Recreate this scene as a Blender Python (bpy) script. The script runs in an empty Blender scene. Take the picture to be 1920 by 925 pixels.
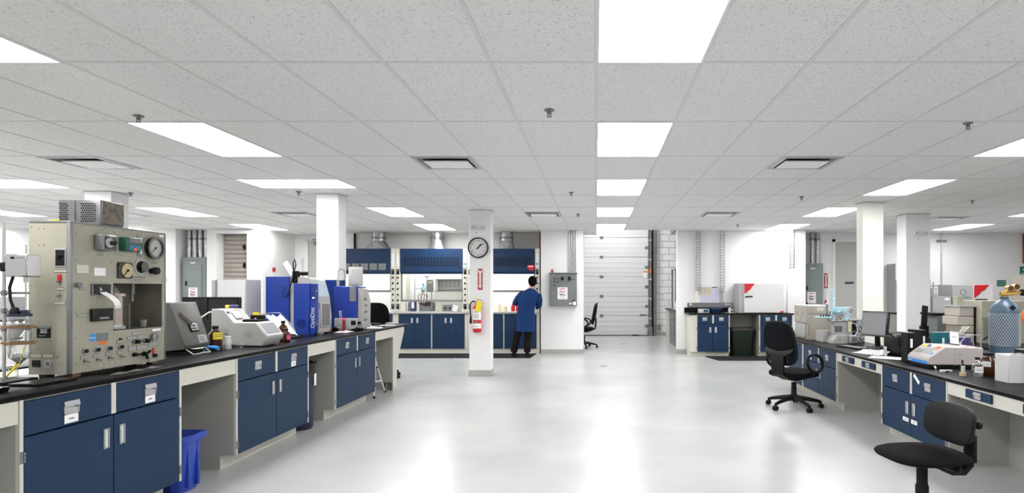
import bpy, bmesh, math, random
from mathutils import Matrix, Vector
random.seed(7)
SC = bpy.context.scene
C = SC.collection
PI = math.pi
# ------------------------------------------------------------------ camera
FX, CX, CY, CZ = 1133.0, 1118.0, 543.0, 1.42        # focal length in px, vanishing point, eye height
cam = bpy.data.cameras.new('camera'); cam.sensor_width = 36.0; cam.sensor_fit = 'HORIZONTAL'
cam.lens = 36.0 * FX / 1920.0
cam.shift_x = -(CX - 960.0) / 1920.0; cam.shift_y = (CY - 462.5) / 1920.0
cam.clip_start = 0.05; cam.clip_end = 100
co = bpy.data.objects.new('camera', cam); C.objects.link(co)
co.location = (0, 0, CZ); co.rotation_euler = (PI / 2, 0, 0)
SC.camera = co
# ------------------------------------------------------------------ world, exposure
w = bpy.data.worlds.new('world'); SC.world = w; w.use_nodes = True
w.node_tree.nodes['Background'].inputs[0].default_value = (0.8, 0.85, 1, 1)
w.node_tree.nodes['Background'].inputs[1].default_value = 0.3
SC.view_settings.view_transform = 'Standard'; SC.view_settings.look = 'None'
SC.view_settings.exposure = 0.0; SC.view_settings.gamma = 1.0
SC.view_settings.use_curve_mapping = False
LAMP = 20.0          # radiance of the ceiling panels
HOODLAMP = 13.0      # radiance of the tubes in the fume hoods
# ------------------------------------------------------------------ materials
MATS = {}
def mat(name, col, rough=0.5, metal=0.0, emit=None, es=1.0, noise=0.0, scale=8.0, bump=0.0, bscale=60.0,
        trans=0.0, alpha=1.0, coat=0.0, spec=0.5, col2=None, thr=None):
    m = bpy.data.materials.new(name); m.use_nodes = True
    nt = m.node_tree; b = nt.nodes['Principled BSDF']
    c = (col[0], col[1], col[2], 1)
    b.inputs['Base Color'].default_value = c
    b.inputs['Roughness'].default_value = rough
    b.inputs['Metallic'].default_value = metal
    b.inputs['Specular IOR Level'].default_value = spec
    if coat: b.inputs['Coat Weight'].default_value = coat; b.inputs['Coat Roughness'].default_value = 0.1
    if trans: b.inputs['Transmission Weight'].default_value = trans
    if alpha < 1: b.inputs['Alpha'].default_value = alpha
    if emit: b.inputs['Emission Color'].default_value = (*emit, 1); b.inputs['Emission Strength'].default_value = es
    geo = None
    if noise or bump or col2:
        geo = nt.nodes.new('ShaderNodeNewGeometry')
    if noise or col2:
        n = nt.nodes.new('ShaderNodeTexNoise'); n.inputs['Scale'].default_value = scale; n.inputs['Detail'].default_value = 5
        nt.links.new(geo.outputs['Position'], n.inputs['Vector'])
        r = nt.nodes.new('ShaderNodeValToRGB')
        a, z = (thr if thr else (0.3, 0.7))
        r.color_ramp.elements[0].position = a; r.color_ramp.elements[1].position = z
        if col2:
            r.color_ramp.elements[0].color = c; r.color_ramp.elements[1].color = (*col2, 1)
        else:
            r.color_ramp.elements[0].color = tuple(max(0, v * (1 - noise)) for v in col) + (1,)
            r.color_ramp.elements[1].color = tuple(min(1, v * (1 + noise)) for v in col) + (1,)
        nt.links.new(n.outputs['Fac'], r.inputs['Fac']); nt.links.new(r.outputs['Color'], b.inputs['Base Color'])
    if bump:
        n2 = nt.nodes.new('ShaderNodeTexNoise'); n2.inputs['Scale'].default_value = bscale; n2.inputs['Detail'].default_value = 3
        nt.links.new(geo.outputs['Position'], n2.inputs['Vector'])
        bp = nt.nodes.new('ShaderNodeBump'); bp.inputs['Strength'].default_value = bump; bp.inputs['Distance'].default_value = 0.01
        nt.links.new(n2.outputs['Fac'], bp.inputs['Height']); nt.links.new(bp.outputs['Normal'], b.inputs['Normal'])
    MATS[name] = m
    return m
def glassmat(name, tint=(1, 1, 1), gl=0.12, rough=0.02):
    m = bpy.data.materials.new(name); m.use_nodes = True; nt = m.node_tree
    for n in list(nt.nodes):
        if n.type != 'OUTPUT_MATERIAL': nt.nodes.remove(n)
    o = nt.nodes['Material Output']
    t = nt.nodes.new('ShaderNodeBsdfTransparent'); t.inputs[0].default_value = (*tint, 1)
    g = nt.nodes.new('ShaderNodeBsdfGlossy'); g.inputs['Roughness'].default_value = rough
    f = nt.nodes.new('ShaderNodeLayerWeight'); f.inputs[0].default_value = 0.35
    a = nt.nodes.new('ShaderNodeMath'); a.operation = 'ADD'; a.inputs[1].default_value = gl; a.use_clamp = True
    x = nt.nodes.new('ShaderNodeMixShader')
    nt.links.new(f.outputs['Facing'], a.inputs[0]); nt.links.new(a.outputs[0], x.inputs[0])
    nt.links.new(t.outputs[0], x.inputs[1]); nt.links.new(g.outputs[0], x.inputs[2]); nt.links.new(x.outputs[0], o.inputs[0])
    MATS[name] = m
def floormat():
    m = mat('floor', (0.50, 0.52, 0.52), 0.25, coat=0.0)
    nt = m.node_tree; b = nt.nodes['Principled BSDF']; geo = nt.nodes.new('ShaderNodeNewGeometry')
    def noise(s, d):
        n = nt.nodes.new('ShaderNodeTexNoise'); n.inputs['Scale'].default_value = s; n.inputs['Detail'].default_value = d
        n.inputs['Distortion'].default_value = 0.0
        nt.links.new(geo.outputs['Position'], n.inputs['Vector']); return n
    n1 = noise(0.9, 5); r = nt.nodes.new('ShaderNodeValToRGB')
    r.color_ramp.elements[0].position = 0.32; r.color_ramp.elements[1].position = 0.68
    r.color_ramp.elements[0].color = (0.42, 0.43, 0.43, 1); r.color_ramp.elements[1].color = (0.505, 0.51, 0.507, 1)
    nt.links.new(n1.outputs['Fac'], r.inputs['Fac']); nt.links.new(r.outputs['Color'], b.inputs['Base Color'])
    n2 = noise(2.3, 4); mr = nt.nodes.new('ShaderNodeMapRange')
    mr.inputs['To Min'].default_value = 0.20; mr.inputs['To Max'].default_value = 0.40
    nt.links.new(n2.outputs['Fac'], mr.inputs['Value']); pass
floormat()
def tilemat():
    m = mat('tile', (0.80, 0.80, 0.80), 0.9, spec=0.1)
    nt = m.node_tree; b = nt.nodes['Principled BSDF']; geo = nt.nodes.new('ShaderNodeNewGeometry')
    n = nt.nodes.new('ShaderNodeTexNoise'); n.inputs['Scale'].default_value = 75; n.inputs['Detail'].default_value = 2; n.inputs['Distortion'].default_value = 0.8
    nt.links.new(geo.outputs['Position'], n.inputs['Vector'])
    r = nt.nodes.new('ShaderNodeValToRGB'); e = r.color_ramp.elements
    e[0].position = 0.33; e[0].color = (0.60, 0.59, 0.58, 1); e[1].position = 0.43; e[1].color = (0.82, 0.815, 0.81, 1)
    nt.links.new(n.outputs['Fac'], r.inputs['Fac']); nt.links.new(r.outputs['Color'], b.inputs['Base Color'])
    bp = nt.nodes.new('ShaderNodeBump'); bp.inputs['Strength'].default_value = 0.5; bp.inputs['Distance'].default_value = 0.006
    nt.links.new(n.outputs['Fac'], bp.inputs['Height']); nt.links.new(bp.outputs['Normal'], b.inputs['Normal'])
tilemat()
mat('tbar', (0.70, 0.70, 0.695), 0.6)
mat('deck', (0.25, 0.25, 0.25), 0.9)
mat('wall', (0.82, 0.82, 0.82), 0.7, bump=0.03, bscale=90)
mat('wallgrey', (0.80, 0.80, 0.80), 0.7, bump=0.03, bscale=90)
mat('creamcol', (0.86, 0.86, 0.80), 0.6)
mat('base', (0.40, 0.385, 0.37), 0.6)
mat('lamp', (1, 1, 1), 0.5, emit=(1.0, 0.985, 0.975), es=LAMP)
mat('hoodlamp', (1, 1, 1), 0.5, emit=(1.0, 1.0, 0.98), es=HOODLAMP)
mat('lampframe', (0.80, 0.79, 0.83), 0.5)
mat('navy', (0.010, 0.033, 0.080), 0.45, spec=0.22, noise=0.12, scale=40)
mat('hoodblue', (0.007, 0.030, 0.085), 0.32, spec=0.3, noise=0.08, scale=20)
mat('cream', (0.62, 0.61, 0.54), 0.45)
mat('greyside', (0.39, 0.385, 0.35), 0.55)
mat('black_top', (0.008, 0.008, 0.009), 0.30, spec=0.08, noise=0.3, scale=14)
mat('steel', (0.62, 0.62, 0.62), 0.28, 1.0)
mat('galv', (0.46, 0.47, 0.48), 0.34, 1.0, noise=0.25, scale=14)
mat('chrome', (0.8, 0.8, 0.8), 0.12, 1.0)
mat('pull', (0.46, 0.47, 0.49), 0.35, 0.5)
mat('pullshade', (0.10, 0.12, 0.16), 0.5)
mat('white', (0.68, 0.68, 0.68), 0.45)
mat('paper', (0.9, 0.9, 0.9), 0.8)
mat('black', (0.006, 0.006, 0.0065), 0.5, spec=0.2)
mat('gloss_black', (0.008, 0.008, 0.009), 0.12)
mat('fabric', (0.005, 0.005, 0.0055), 0.9, spec=0.12, bump=0.3, bscale=700)
mat('rubber', (0.010, 0.010, 0.011), 0.8, spec=0.2)
mat('matrubber', (0.014, 0.014, 0.016), 0.75, spec=0.2, bump=0.3, bscale=120)
mat('beige', (0.345, 0.335, 0.265), 0.42, noise=0.08, scale=5)
mat('beigetrim', (0.22, 0.225, 0.23), 0.35, 0.4, noise=0.12, scale=6)
mat('chamber', (0.17, 0.16, 0.125), 0.6, noise=0.15, scale=9)
mat('pinkmetal', (0.50, 0.43, 0.39), 0.4, 0.45, noise=0.15, scale=20)
mat('rust', (0.09, 0.085, 0.08), 0.55, 0.5, col2=(0.24, 0.20, 0.16), scale=30)
mat('greymetal', (0.22, 0.22, 0.23), 0.35, 0.6, noise=0.15, scale=12)
mat('boxgrey', (0.17, 0.185, 0.185), 0.45, noise=0.04, scale=6)
mat('panelgrey', (0.21, 0.24, 0.24), 0.5)
mat('instgrey', (0.10, 0.10, 0.093), 0.5, noise=0.06, scale=8)
mat('offwhite', (0.42, 0.42, 0.41), 0.4)
mat('lightgrey', (0.42, 0.42, 0.43), 0.45)
mat('midgrey', (0.20, 0.20, 0.205), 0.45)
mat('optiblue', (0.012, 0.042, 0.30), 0.32)
mat('optidark', (0.012, 0.035, 0.20), 0.12)
mat('screen', (0.30, 0.31, 0.33), 0.2)
mat('screenblue', (0.42, 0.50, 0.58), 0.2, emit=(0.5, 0.62, 0.75), es=0.15)
mat('putty', (0.42, 0.385, 0.335), 0.45, noise=0.05, scale=6)
mat('screendark', (0.20, 0.19, 0.21), 0.2, emit=(0.5, 0.45, 0.45), es=0.12)
mat('lcd', (0.28, 0.31, 0.29), 0.25)
mat('red', (0.55, 0.012, 0.018), 0.35)
mat('darkred', (0.22, 0.012, 0.02), 0.35)
mat('signred', (0.42, 0.02, 0.03), 0.5)
mat('yellow', (0.85, 0.72, 0.02), 0.5)
mat('orange', (0.80, 0.15, 0.02), 0.5)
mat('pink', (0.9, 0.10, 0.30), 0.5)
mat('skyblue', (0.05, 0.28, 0.75), 0.4)
mat('cyan', (0.40, 0.68, 0.76), 0.4)
mat('teal', (0.008, 0.13, 0.15), 0.45)
mat('green', (0.006, 0.085, 0.05), 0.4)
mat('signgreen', (0.0, 0.16, 0.11), 0.45)
mat('bingreen', (0.010, 0.018, 0.011), 0.5, spec=0.25)
mat('binblue', (0.015, 0.055, 0.40), 0.4)
mat('bindark', (0.014, 0.022, 0.05), 0.4)
mat('bag', (0.01, 0.01, 0.011), 0.3, bump=0.6, bscale=40)
mat('purple', (0.045, 0.04, 0.16), 0.45)
mat('cream_dial', (0.50, 0.40, 0.23), 0.4)
mat('brown', (0.20, 0.11, 0.05), 0.6)
mat('darkbrown', (0.05, 0.03, 0.022), 0.4)
mat('amber', (0.055, 0.017, 0.006), 0.08)
mat('brass', (0.72, 0.48, 0.16), 0.25, 1.0)
mat('gasblue', (0.050, 0.098, 0.150), 0.35)
mat('net', (0.55, 0.60, 0.64), 0.4)
mat('coat', (0.008, 0.034, 0.125), 0.85, spec=0.2, bump=0.25, bscale=30)
mat('trouser', (0.009, 0.008, 0.0075), 0.9, spec=0.1, bump=0.2, bscale=40)
mat('skin', (0.50, 0.27, 0.18), 0.5)
mat('hair', (0.003, 0.0028, 0.0026), 0.8, spec=0.08, bump=0.3, bscale=180)
mat('doorwhite', (0.70, 0.71, 0.72), 0.45)
mat('doorgrey', (0.46, 0.455, 0.44), 0.5)
mat('beigedoor', (0.38, 0.35, 0.31), 0.55)
mat('liquid', (0.75, 0.68, 0.45), 0.2)
mat('pinkwhite', (0.50, 0.465, 0.455), 0.42)
mat('lavender', (0.66, 0.63, 0.80), 0.8)
mat('tissue', (0.88, 0.88, 0.86), 0.95)
mat('netblack', (0.006, 0.007, 0.008), 0.8, spec=0.1, alpha=0.85)
mat('print', (0.22, 0.22, 0.23), 0.7)
mat('copper', (0.33, 0.09, 0.04), 0.4, 0.6)
glassmat('glass', (0.93, 0.95, 0.95), 0.08)
glassmat('sash', (0.97, 0.98, 0.98), 0.0)
glassmat('acrylic', (0.88, 0.90, 0.90), 0.12)
# ------------------------------------------------------------------ mesh builder
class MB:
    def __init__(s, m=None):
        s.bm = bmesh.new(); s.mi = 0; s.m = m
    def _v(s, pts):
        if s.m is not None: pts = [s.m @ Vector(p) for p in pts]
        return [s.bm.verts.new(p) for p in pts]
    def _f(s, vs):
        try: f = s.bm.faces.new(vs); f.material_index = s.mi; return f
        except ValueError: return None
    def box(s, x0, x1, y0, y1, z0, z1, b=0.0, seg=1):
        if x0 > x1: x0, x1 = x1, x0
        if y0 > y1: y0, y1 = y1, y0
        if z0 > z1: z0, z1 = z1, z0
        v = s._v([(x0, y0, z0), (x1, y0, z0), (x1, y1, z0), (x0, y1, z0), (x0, y0, z1), (x1, y0, z1), (x1, y1, z1), (x0, y1, z1)])
        fs = [s._f([v[i] for i in q]) for q in ((3, 2, 1, 0), (4, 5, 6, 7), (0, 1, 5, 4), (1, 2, 6, 5), (2, 3, 7, 6), (3, 0, 4, 7))]
        if b > 0:
            b = min(b, 0.45 * min(x1 - x0, y1 - y0, z1 - z0))
            es = list({e for f in fs for e in f.edges})
            bmesh.ops.bevel(s.bm, geom=es, offset=b, segments=seg, affect='EDGES', profile=0.5, material=-1)
        return s
    def prism(s, pts, ax, a, b, bev=0.0):
        def p3(u, v, t): return {'x': (t, u, v), 'y': (u, t, v), 'z': (u, v, t)}[ax]
        A = s._v([p3(u, v, a) for u, v in pts]); B = s._v([p3(u, v, b) for u, v in pts]); n = len(pts)
        fs = [s._f(A[::-1]), s._f(B)]
        for i in range(n): fs.append(s._f([A[i], A[(i + 1) % n], B[(i + 1) % n], B[i]]))
        bmesh.ops.recalc_face_normals(s.bm, faces=[f for f in fs if f])
        if bev:
            es = list({e for f in fs if f for e in f.edges})
            bmesh.ops.bevel(s.bm, geom=es, offset=bev, segments=1, affect='EDGES', profile=0.5, material=-1)
        return s
    def rings(s, rs, cap=True, closed=False):
        R = [s._v(r) for r in rs]; n = len(R[0]); fs = []
        for k in range(len(R) - 1):
            for i in range(n): fs.append(s._f([R[k][i], R[k][(i + 1) % n], R[k + 1][(i + 1) % n], R[k + 1][i]]))
        if cap:
            fs.append(s._f(R[0][::-1])); fs.append(s._f(R[-1]))
        bmesh.ops.recalc_face_normals(s.bm, faces=[f for f in fs if f])
        return s
    def tube(s, pts, r, n=8, cap=True):
        pts = [Vector(p) for p in pts]; rs = []; up = None
        rad = r if isinstance(r, (list, tuple)) else [r] * len(pts)
        for i, p in enumerate(pts):
            t = (pts[min(i + 1, len(pts) - 1)] - pts[max(i - 1, 0)])
            if t.length < 1e-9: t = Vector((0, 0, 1))
            t.normalize()
            if up is None:
                up = Vector((0, 0, 1)) if abs(t.z) < 0.9 else Vector((1, 0, 0))
            a = t.cross(up)
            if a.length < 1e-6: a = t.orthogonal()
            a.normalize(); bq = t.cross(a).normalized(); up = -bq if False else a.cross(t).normalized()
            rs.append([p + (a * math.cos(2 * PI * k / n) + bq * math.sin(2 * PI * k / n)) * rad[i] for k in range(n)])
        return s.rings(rs, cap)
    def cyl(s, p0, p1, r0, r1=None, n=16):
        return s.tube([p0, p1], [r0, r0 if r1 is None else r1], n)
    def lathe(s, prof, c=(0, 0, 0), n=20, cap=True):
        return s.rings([[(c[0] + r * math.cos(2 * PI * k / n), c[1] + r * math.sin(2 * PI * k / n), c[2] + z) for k in range(n)] for r, z in prof], cap)
    def ring_flat(s, c, r0, r1, ax='y', t=0.004, n=24):
        def p(r, k, o):
            a, b = r * math.cos(2 * PI * k / n), r * math.sin(2 * PI * k / n)
            return {'y': (c[0] + a, c[1] + o, c[2] + b), 'x': (c[0] + o, c[1] + a, c[2] + b), 'z': (c[0] + a, c[1] + b, c[2] + o)}[ax]
        R = [s._v([p(r, k, o) for k in range(n)]) for r, o in ((r0, 0), (r1, 0), (r1, t), (r0, t))]
        fs = []
        for j in range(4):
            A, B = R[j], R[(j + 1) % 4]
            for k in range(n): fs.append(s._f([A[k], A[(k + 1) % n], B[(k + 1) % n], B[k]]))
        bmesh.ops.recalc_face_normals(s.bm, faces=[f for f in fs if f])
        return s
    def sphere(s, c, r, n=12, sx=1, sy=1, sz=1):
        rs = []
        for i in range(n // 2 + 1):
            a = -PI / 2 + PI * i / (n // 2); rr = max(1e-4, math.cos(a)) * r; z = math.sin(a) * r
            rs.append([(c[0] + rr * math.cos(2 * PI * k / n) * sx, c[1] + rr * math.sin(2 * PI * k / n) * sy, c[2] + z * sz) for k in range(n)])
        return s.rings(rs, True)
    def grid(s, f, nu, nv):
        V = [s._v([f(i / nu, j / nv) for i in range(nu + 1)]) for j in range(nv + 1)]
        for j in range(nv):
            for i in range(nu): s._f([V[j][i], V[j][i + 1], V[j + 1][i + 1], V[j + 1][i]])
        return s
    def text(s, string, size, M, ext=0.0006, align='CENTER'):
        cu = bpy.data.curves.new('t', 'FONT'); cu.body = string; cu.size = size; cu.align_x = align; cu.align_y = 'CENTER'
        cu.extrude = ext; cu.resolution_u = 2
        o = bpy.data.objects.new('t', cu); C.objects.link(o)
        dg = bpy.context.evaluated_depsgraph_get(); me = o.evaluated_get(dg).to_mesh()
        vs = s._v([M @ v.co for v in me.vertices])
        for p in me.polygons: s._f([vs[i] for i in p.vertices])
        o.evaluated_get(dg).to_mesh_clear(); bpy.data.objects.remove(o); bpy.data.curves.remove(cu)
        return s
# text frames: readable when looked at along the given direction
def frame_front(x, y, z, rot=0.0):      # text on a face that looks towards -Y
    return Matrix.Translation((x, y, z)) @ Matrix.Rotation(PI / 2, 4, 'X') @ Matrix.Rotation(rot, 4, 'Z')
def frame_right(x, y, z, rot=0.0):      # text on a face that looks towards +X
    return Matrix.Translation((x, y, z)) @ Matrix.Rotation(PI / 2, 4, 'Z') @ Matrix.Rotation(PI / 2, 4, 'X') @ Matrix.Rotation(rot, 4, 'Z')
def frame_left(x, y, z, rot=0.0):       # text on a face that looks towards -X
    return Matrix.Translation((x, y, z)) @ Matrix.Rotation(-PI / 2, 4, 'Z') @ Matrix.Rotation(PI / 2, 4, 'X') @ Matrix.Rotation(rot, 4, 'Z')
# ------------------------------------------------------------------ objects
def worldloc(o):
    v = Vector((0, 0, 0))
    while o: v += o.location; o = o.parent
    return v
def mesh_of(name, mb, mats, ang=38):
    me = bpy.data.meshes.new(name); mb.bm.to_mesh(me); mb.bm.free()
    for m in (mats if isinstance(mats, (list, tuple)) else [mats]): me.materials.append(MATS[m])
    me.polygons.foreach_set('use_smooth', [True] * len(me.polygons))
    me.set_sharp_from_angle(angle=math.radians(ang)); me.update()
    return me
def part(name, mb, mats, parent, world=False, label=None, ang=38):
    """one mesh object below its thing (or part); world=True: its vertices are given in room coordinates"""
    if world and parent is not None:
        bmesh.ops.translate(mb.bm, verts=mb.bm.verts, vec=-worldloc(parent))
    o = bpy.data.objects.new(name, mesh_of(name, mb, mats, ang)); C.objects.link(o); o.parent = parent
    if label: o['label'] = label
    return o
def link(name, me, parent, loc=(0, 0, 0), rz=0.0):
    o = bpy.data.objects.new(name, me); C.objects.link(o); o.parent = parent; o.location = loc; o.rotation_euler = (0, 0, rz); return o
def thing(name, label, cat, loc=(0, 0, 0), rz=0.0, group=None):
    o = bpy.data.objects.new(name, None); C.objects.link(o); o.empty_display_size = 0.1
    o.location = loc; o.rotation_euler = (0, 0, rz); o['label'] = label; o['category'] = cat
    if group: o['group'] = group
    return o
def solo(name, mb, mats, label, cat, group=None, loc=None):
    """a thing that is one mesh; vertices in room coordinates, origin moved to its base"""
    vs = mb.bm.verts
    if loc is None:
        xs = [v.co.x for v in vs]; ys = [v.co.y for v in vs]; zs = [v.co.z for v in vs]
        loc = ((min(xs) + max(xs)) / 2, (min(ys) + max(ys)) / 2, min(zs))
    bmesh.ops.translate(mb.bm, verts=vs, vec=-Vector(loc))
    o = bpy.data.objects.new(name, mesh_of(name, mb, mats)); C.objects.link(o); o.location = loc
    o['label'] = label; o['category'] = cat
    if group: o['group'] = group
    return o
def struct(name, mb, mats, parent=None):
    o = bpy.data.objects.new(name, mesh_of(name, mb, mats)); C.objects.link(o)
    if parent: o.parent = parent
    else: o['kind'] = 'structure'
    return o
def copy_tree(o, parent=None):
    c = o.copy(); C.objects.link(c); c.parent = parent
    for ch in list(o.children): copy_tree(ch, c)
    return c
# measured picture points turned into room points on a known plane
def on_x(X, x, y):
    d = X * FX / (x - CX); return Vector((X, d, CZ - (y - CY) * d / FX))
def on_y(Y, x, y): return Vector(((x - CX) * Y / FX, Y, CZ - (y - CY) * Y / FX))
def on_z(Z, x, y):
    d = (CZ - Z) * FX / (y - CY); return Vector(((x - CX) * d / FX, d, Z))
# ================================================================== STRUCTURE
CEIL = 2.72
XA, XB = -15.86, 12.2
YA, YB = -2.634, 14.66
def yl(k): return 3.466 + 1.22 * k
b = MB(); b.box(XA - .2, XB + .2, YA - .2, 19.0, -0.2, 0.0); struct('floor', b, 'floor')
# ceiling deck with a notch where the loading bay rises behind the opening
b = MB()
for x0, x1, y1 in ((XA, -0.29, YB), (-0.29, 1.80, 13.34), (1.80, XB, YB)):
    b.box(x0, x1, YA, y1, 2.76, 2.84)
ceiling = struct('ceiling', b, 'deck')
# fixtures laid into the grid: (x0, x1, y0, y1)
LIGHTS = []
def addl(x0, x1, y0, y1, col, row): LIGHTS.append((x0, x1, y0, y1, col, row))
COLS = [(0.0, 'above the central aisle'), (-3.66, 'above the left bench'), (-7.32, 'left of the left bench'), (-10.37, 'at the far left'), (-13.42, 'added along the left wall to brighten it'),  # outermost left column is added to brighten the dark far left walls
        (3.66, 'above the right bench'), (7.32, 'on the far right side')]
for cx, cn in COLS:
    for i, k in enumerate((-3, -1, 1, 3, 5, 7)):
        y0 = yl(k)
        if cx in (-3.66, -7.32) and k == 3: addl(cx - .61, cx + .61, y0, y0 + .61, cn, i)
        else: addl(cx, cx + .61, y0, y0 + 1.22, cn, i)
VENTS = [(-1.83, yl(2), 'ceiling supply grille left of the central aisle lights, nearest'), (1.83, yl(2), 'ceiling supply grille right of the central aisle lights, nearest'),
         (-5.49, yl(2), 'ceiling supply grille above the beige apparatus'), (-1.22, yl(5) + .61, 'ceiling supply grille just beyond the clock column'),
         (1.83, yl(5) + .61, 'ceiling supply grille in front of the calendar wall'), (-8.54, yl(5) + .61, 'ceiling supply grille at the far left near the grey electrical panel'),
         (-5.49, yl(5) + .61, 'ceiling supply grille beyond the left white column'), (6.10, yl(6), 'white ceiling diffuser right of the right white columns')]
occ = [(l[0], l[1], l[2], l[3]) for l in LIGHTS] + [(v[0], v[0] + .61, v[1], v[1] + .61) for v in VENTS]
def tile_mesh(w, d):
    b = MB(); b.box(-w / 2, w / 2, -d / 2, d / 2, 0, 0.016, 0.003); return mesh_of('ceiling_tile', b, 'tile')
FULL = tile_mesh(0.604, 1.214); HALF = tile_mesh(0.604, 0.604)
cells = []
nx = int(round((XB - XA) / .61))
for i in range(nx):
    x0 = XA + .61 * i
    for k in range(-5, 10):
        if k >= 8 and -0.6 < x0 < 1.82: continue
        subs = [(yl(k), 1.22)]
        hit = [o for o in occ if o[0] < x0 + .3 < o[1] and o[2] < yl(k) + 1.2 and o[3] > yl(k) + .02]
        if hit:
            if any(o[3] - o[2] > 1 for o in hit): continue
            subs = [(yl(k) + .61 * j, .61) for j in (0, 1) if not any(o[2] < yl(k) + .61 * j + .3 < o[3] for o in hit)]
        for y0, d in subs:
            yc = y0 + d / 2
            if yc + d / 2 > YB + .1 : continue
            if k >= 9: continue
            px = CX + FX * (x0 + .3) / max(yc, .1); py = CY - FX * (CEIL - CZ) / max(yc, .1)
            vis = yc > 2.2 and -250 < px < 2170
            cells.append(((0 if vis else 1, yc if yc > 0 else 99), x0 + .305, yc, d))
cells.sort(key=lambda c: c[0])
rest = MB()
for n, (_, x, y, d) in enumerate(cells):
    if n < 296: link('ceiling_tile', FULL if d > 1 else HALF, ceiling, (x, y, CEIL + .004))
    else: rest.box(x - .302, x + .302, y - d / 2 + .003, y + d / 2 - .003, CEIL + .006, CEIL + .022)
o = struct('ceiling_tile_field', rest, 'tile', ceiling); o['kind'] = 'stuff'
for i in range(nx + 1):
    x = XA + .61 * i; y1 = 13.34 if -0.29 < x < 1.80 else YB
    b = MB(); b.box(x - .012, x + .012, YA, y1, CEIL, CEIL + .004); b.box(x - .002, x + .002, YA, y1, CEIL + .006, CEIL + .03)
    struct('ceiling_runner', b, 'tbar', ceiling)
for k in range(-5, 10):
    b = MB()
    for x0, x1 in (((XA, XB),) if k < 9 else ((XA, -.3), (1.81, XB))):
        b.box(x0, x1, yl(k) - .012, yl(k) + .012, CEIL + .001, CEIL + .0045)
    struct('ceiling_cross_tee', b, 'tbar', ceiling)
# walls -----------------------------------------------------------------
def wall(name, boxes, m='wall'):
    b = MB()
    for q in boxes: b.box(*q)
    return struct(name, b, m)
H = 2.76
wall('wall_left', [(XA - .2, XA, YA, 13.5, 0, H)])
wall('wall_right', [(XB, XB + .2, YA, 15.0, 0, H)])
wall('wall_rear', [(XA - .2, XB + .2, YA - .2, YA, 0, H)])
wall('wall_back_left', [(XA, -9.05, 13.0, 13.6, 0, H), (-9.05, -7.3, 13.42, 13.6, 0, H), (-8.38, -8.20, 13.0, 13.42, 0, H),
                        (-8.20, -7.48, 13.0, 13.42, 2.64, H), (-7.48, -7.18, 13.0, 14.4, 0, H)])
wall('wall_back_door', [(-7.48, -6.9, 14.4, 14.55, 0, H), (-6.9, -5.98, 14.4, 14.55, 2.62, H), (-5.98, -5.75, 14.05, 14.55, 0, H)], 'wallgrey')
wall('wall_back_hoods', [(-5.75, -1.22, 14.05, 14.25, 0, H)])
wall('wall_back_pier', [(-1.22, -0.29, 13.3, 14.25, 0, H)])
b = MB(); b.box(1.80, 4.19, 13.35, 13.62, 0, H, 0.0); b.box(1.79, 2.2, 13.342, 13.6, 0, 2.719, 0.035, 3); struct('wall_back_right', b, 'wall')
wall('wall_back_pilaster', [(4.19, 4.58, 13.22, 14.0, 0, H)])
wall('wall_back_recess', [(4.58, 5.50, 14.0, 14.2, 0, H), (5.50, 6.55, 14.0, 14.2, 2.55, H), (6.55, 7.7, 14.0, 14.2, 0, H)], 'wallgrey')
wall('wall_back_far_right', [(7.7, XB, 14.0, 14.2, 0, H)])
# loading bay
wall('wall_bay_left', [(-3.15, -3.0, 14.25, 18.8, 0, 4.2)])
wall('wall_bay_right', [(3.2, 3.35, 13.62, 18.8, 0, 4.2)])
wall('wall_bay_front', [(-3.15, 3.35, 13.36, 13.5, 2.765, 4.2)])
wall('ceiling_bay', [(-3.15, 3.35, 13.36, 18.8, 4.2, 4.3)])
b = MB(); b.box(-3.0, -2.3, 18.62, 18.8, 0, 4.2); b.box(-2.3, 1.62, 18.62, 18.8, 3.62, 4.2); b.box(1.62, 3.2, 18.66, 18.8, 0, 4.2)
wb = struct('wall_bay_back', b, 'wall')
b = MB(); b.box(-.196, .196, -.03, .03, .004, .196, .006); blk = mesh_of('concrete_block', b, 'wall')
for r in range(18):
    for c in range(4):
        xx = 1.84 + .2 + .4 * c - (.2 if r % 2 else 0)
        if xx < 1.84: continue
        link('concrete_block', blk, wb, (xx, 18.63, .1 + .2 * r))
b = MB(); b.box(1.62, 1.83, 18.60, 18.66, 0, .1); b.box(1.83, 3.2, 18.585, 18.6, 0, .1); struct('baseboard_bay', b, 'base')
# baseboards
def bb(name, q):
    b = MB()
    for x in q: b.box(*x)
    struct(name, b, 'base')
bb('baseboard_pier', [(-1.22, -0.285, 13.288, 13.3, 0, .10), (-.29, -.278, 13.3, 14.25, 0, .10)])
bb('baseboard_back_right', [(1.788, 2.0, 13.33, 13.342, 0, .10), (1.777, 1.789, 13.342, 13.62, 0, .1)])
bb('baseboard_back_left', [(XA, -9.05, 12.988, 13.0, 0, .1), (-7.48, -7.18, 12.988, 13.0, 0, .1), (-7.18, -7.168, 13.0, 14.4, 0, .1)])
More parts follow.
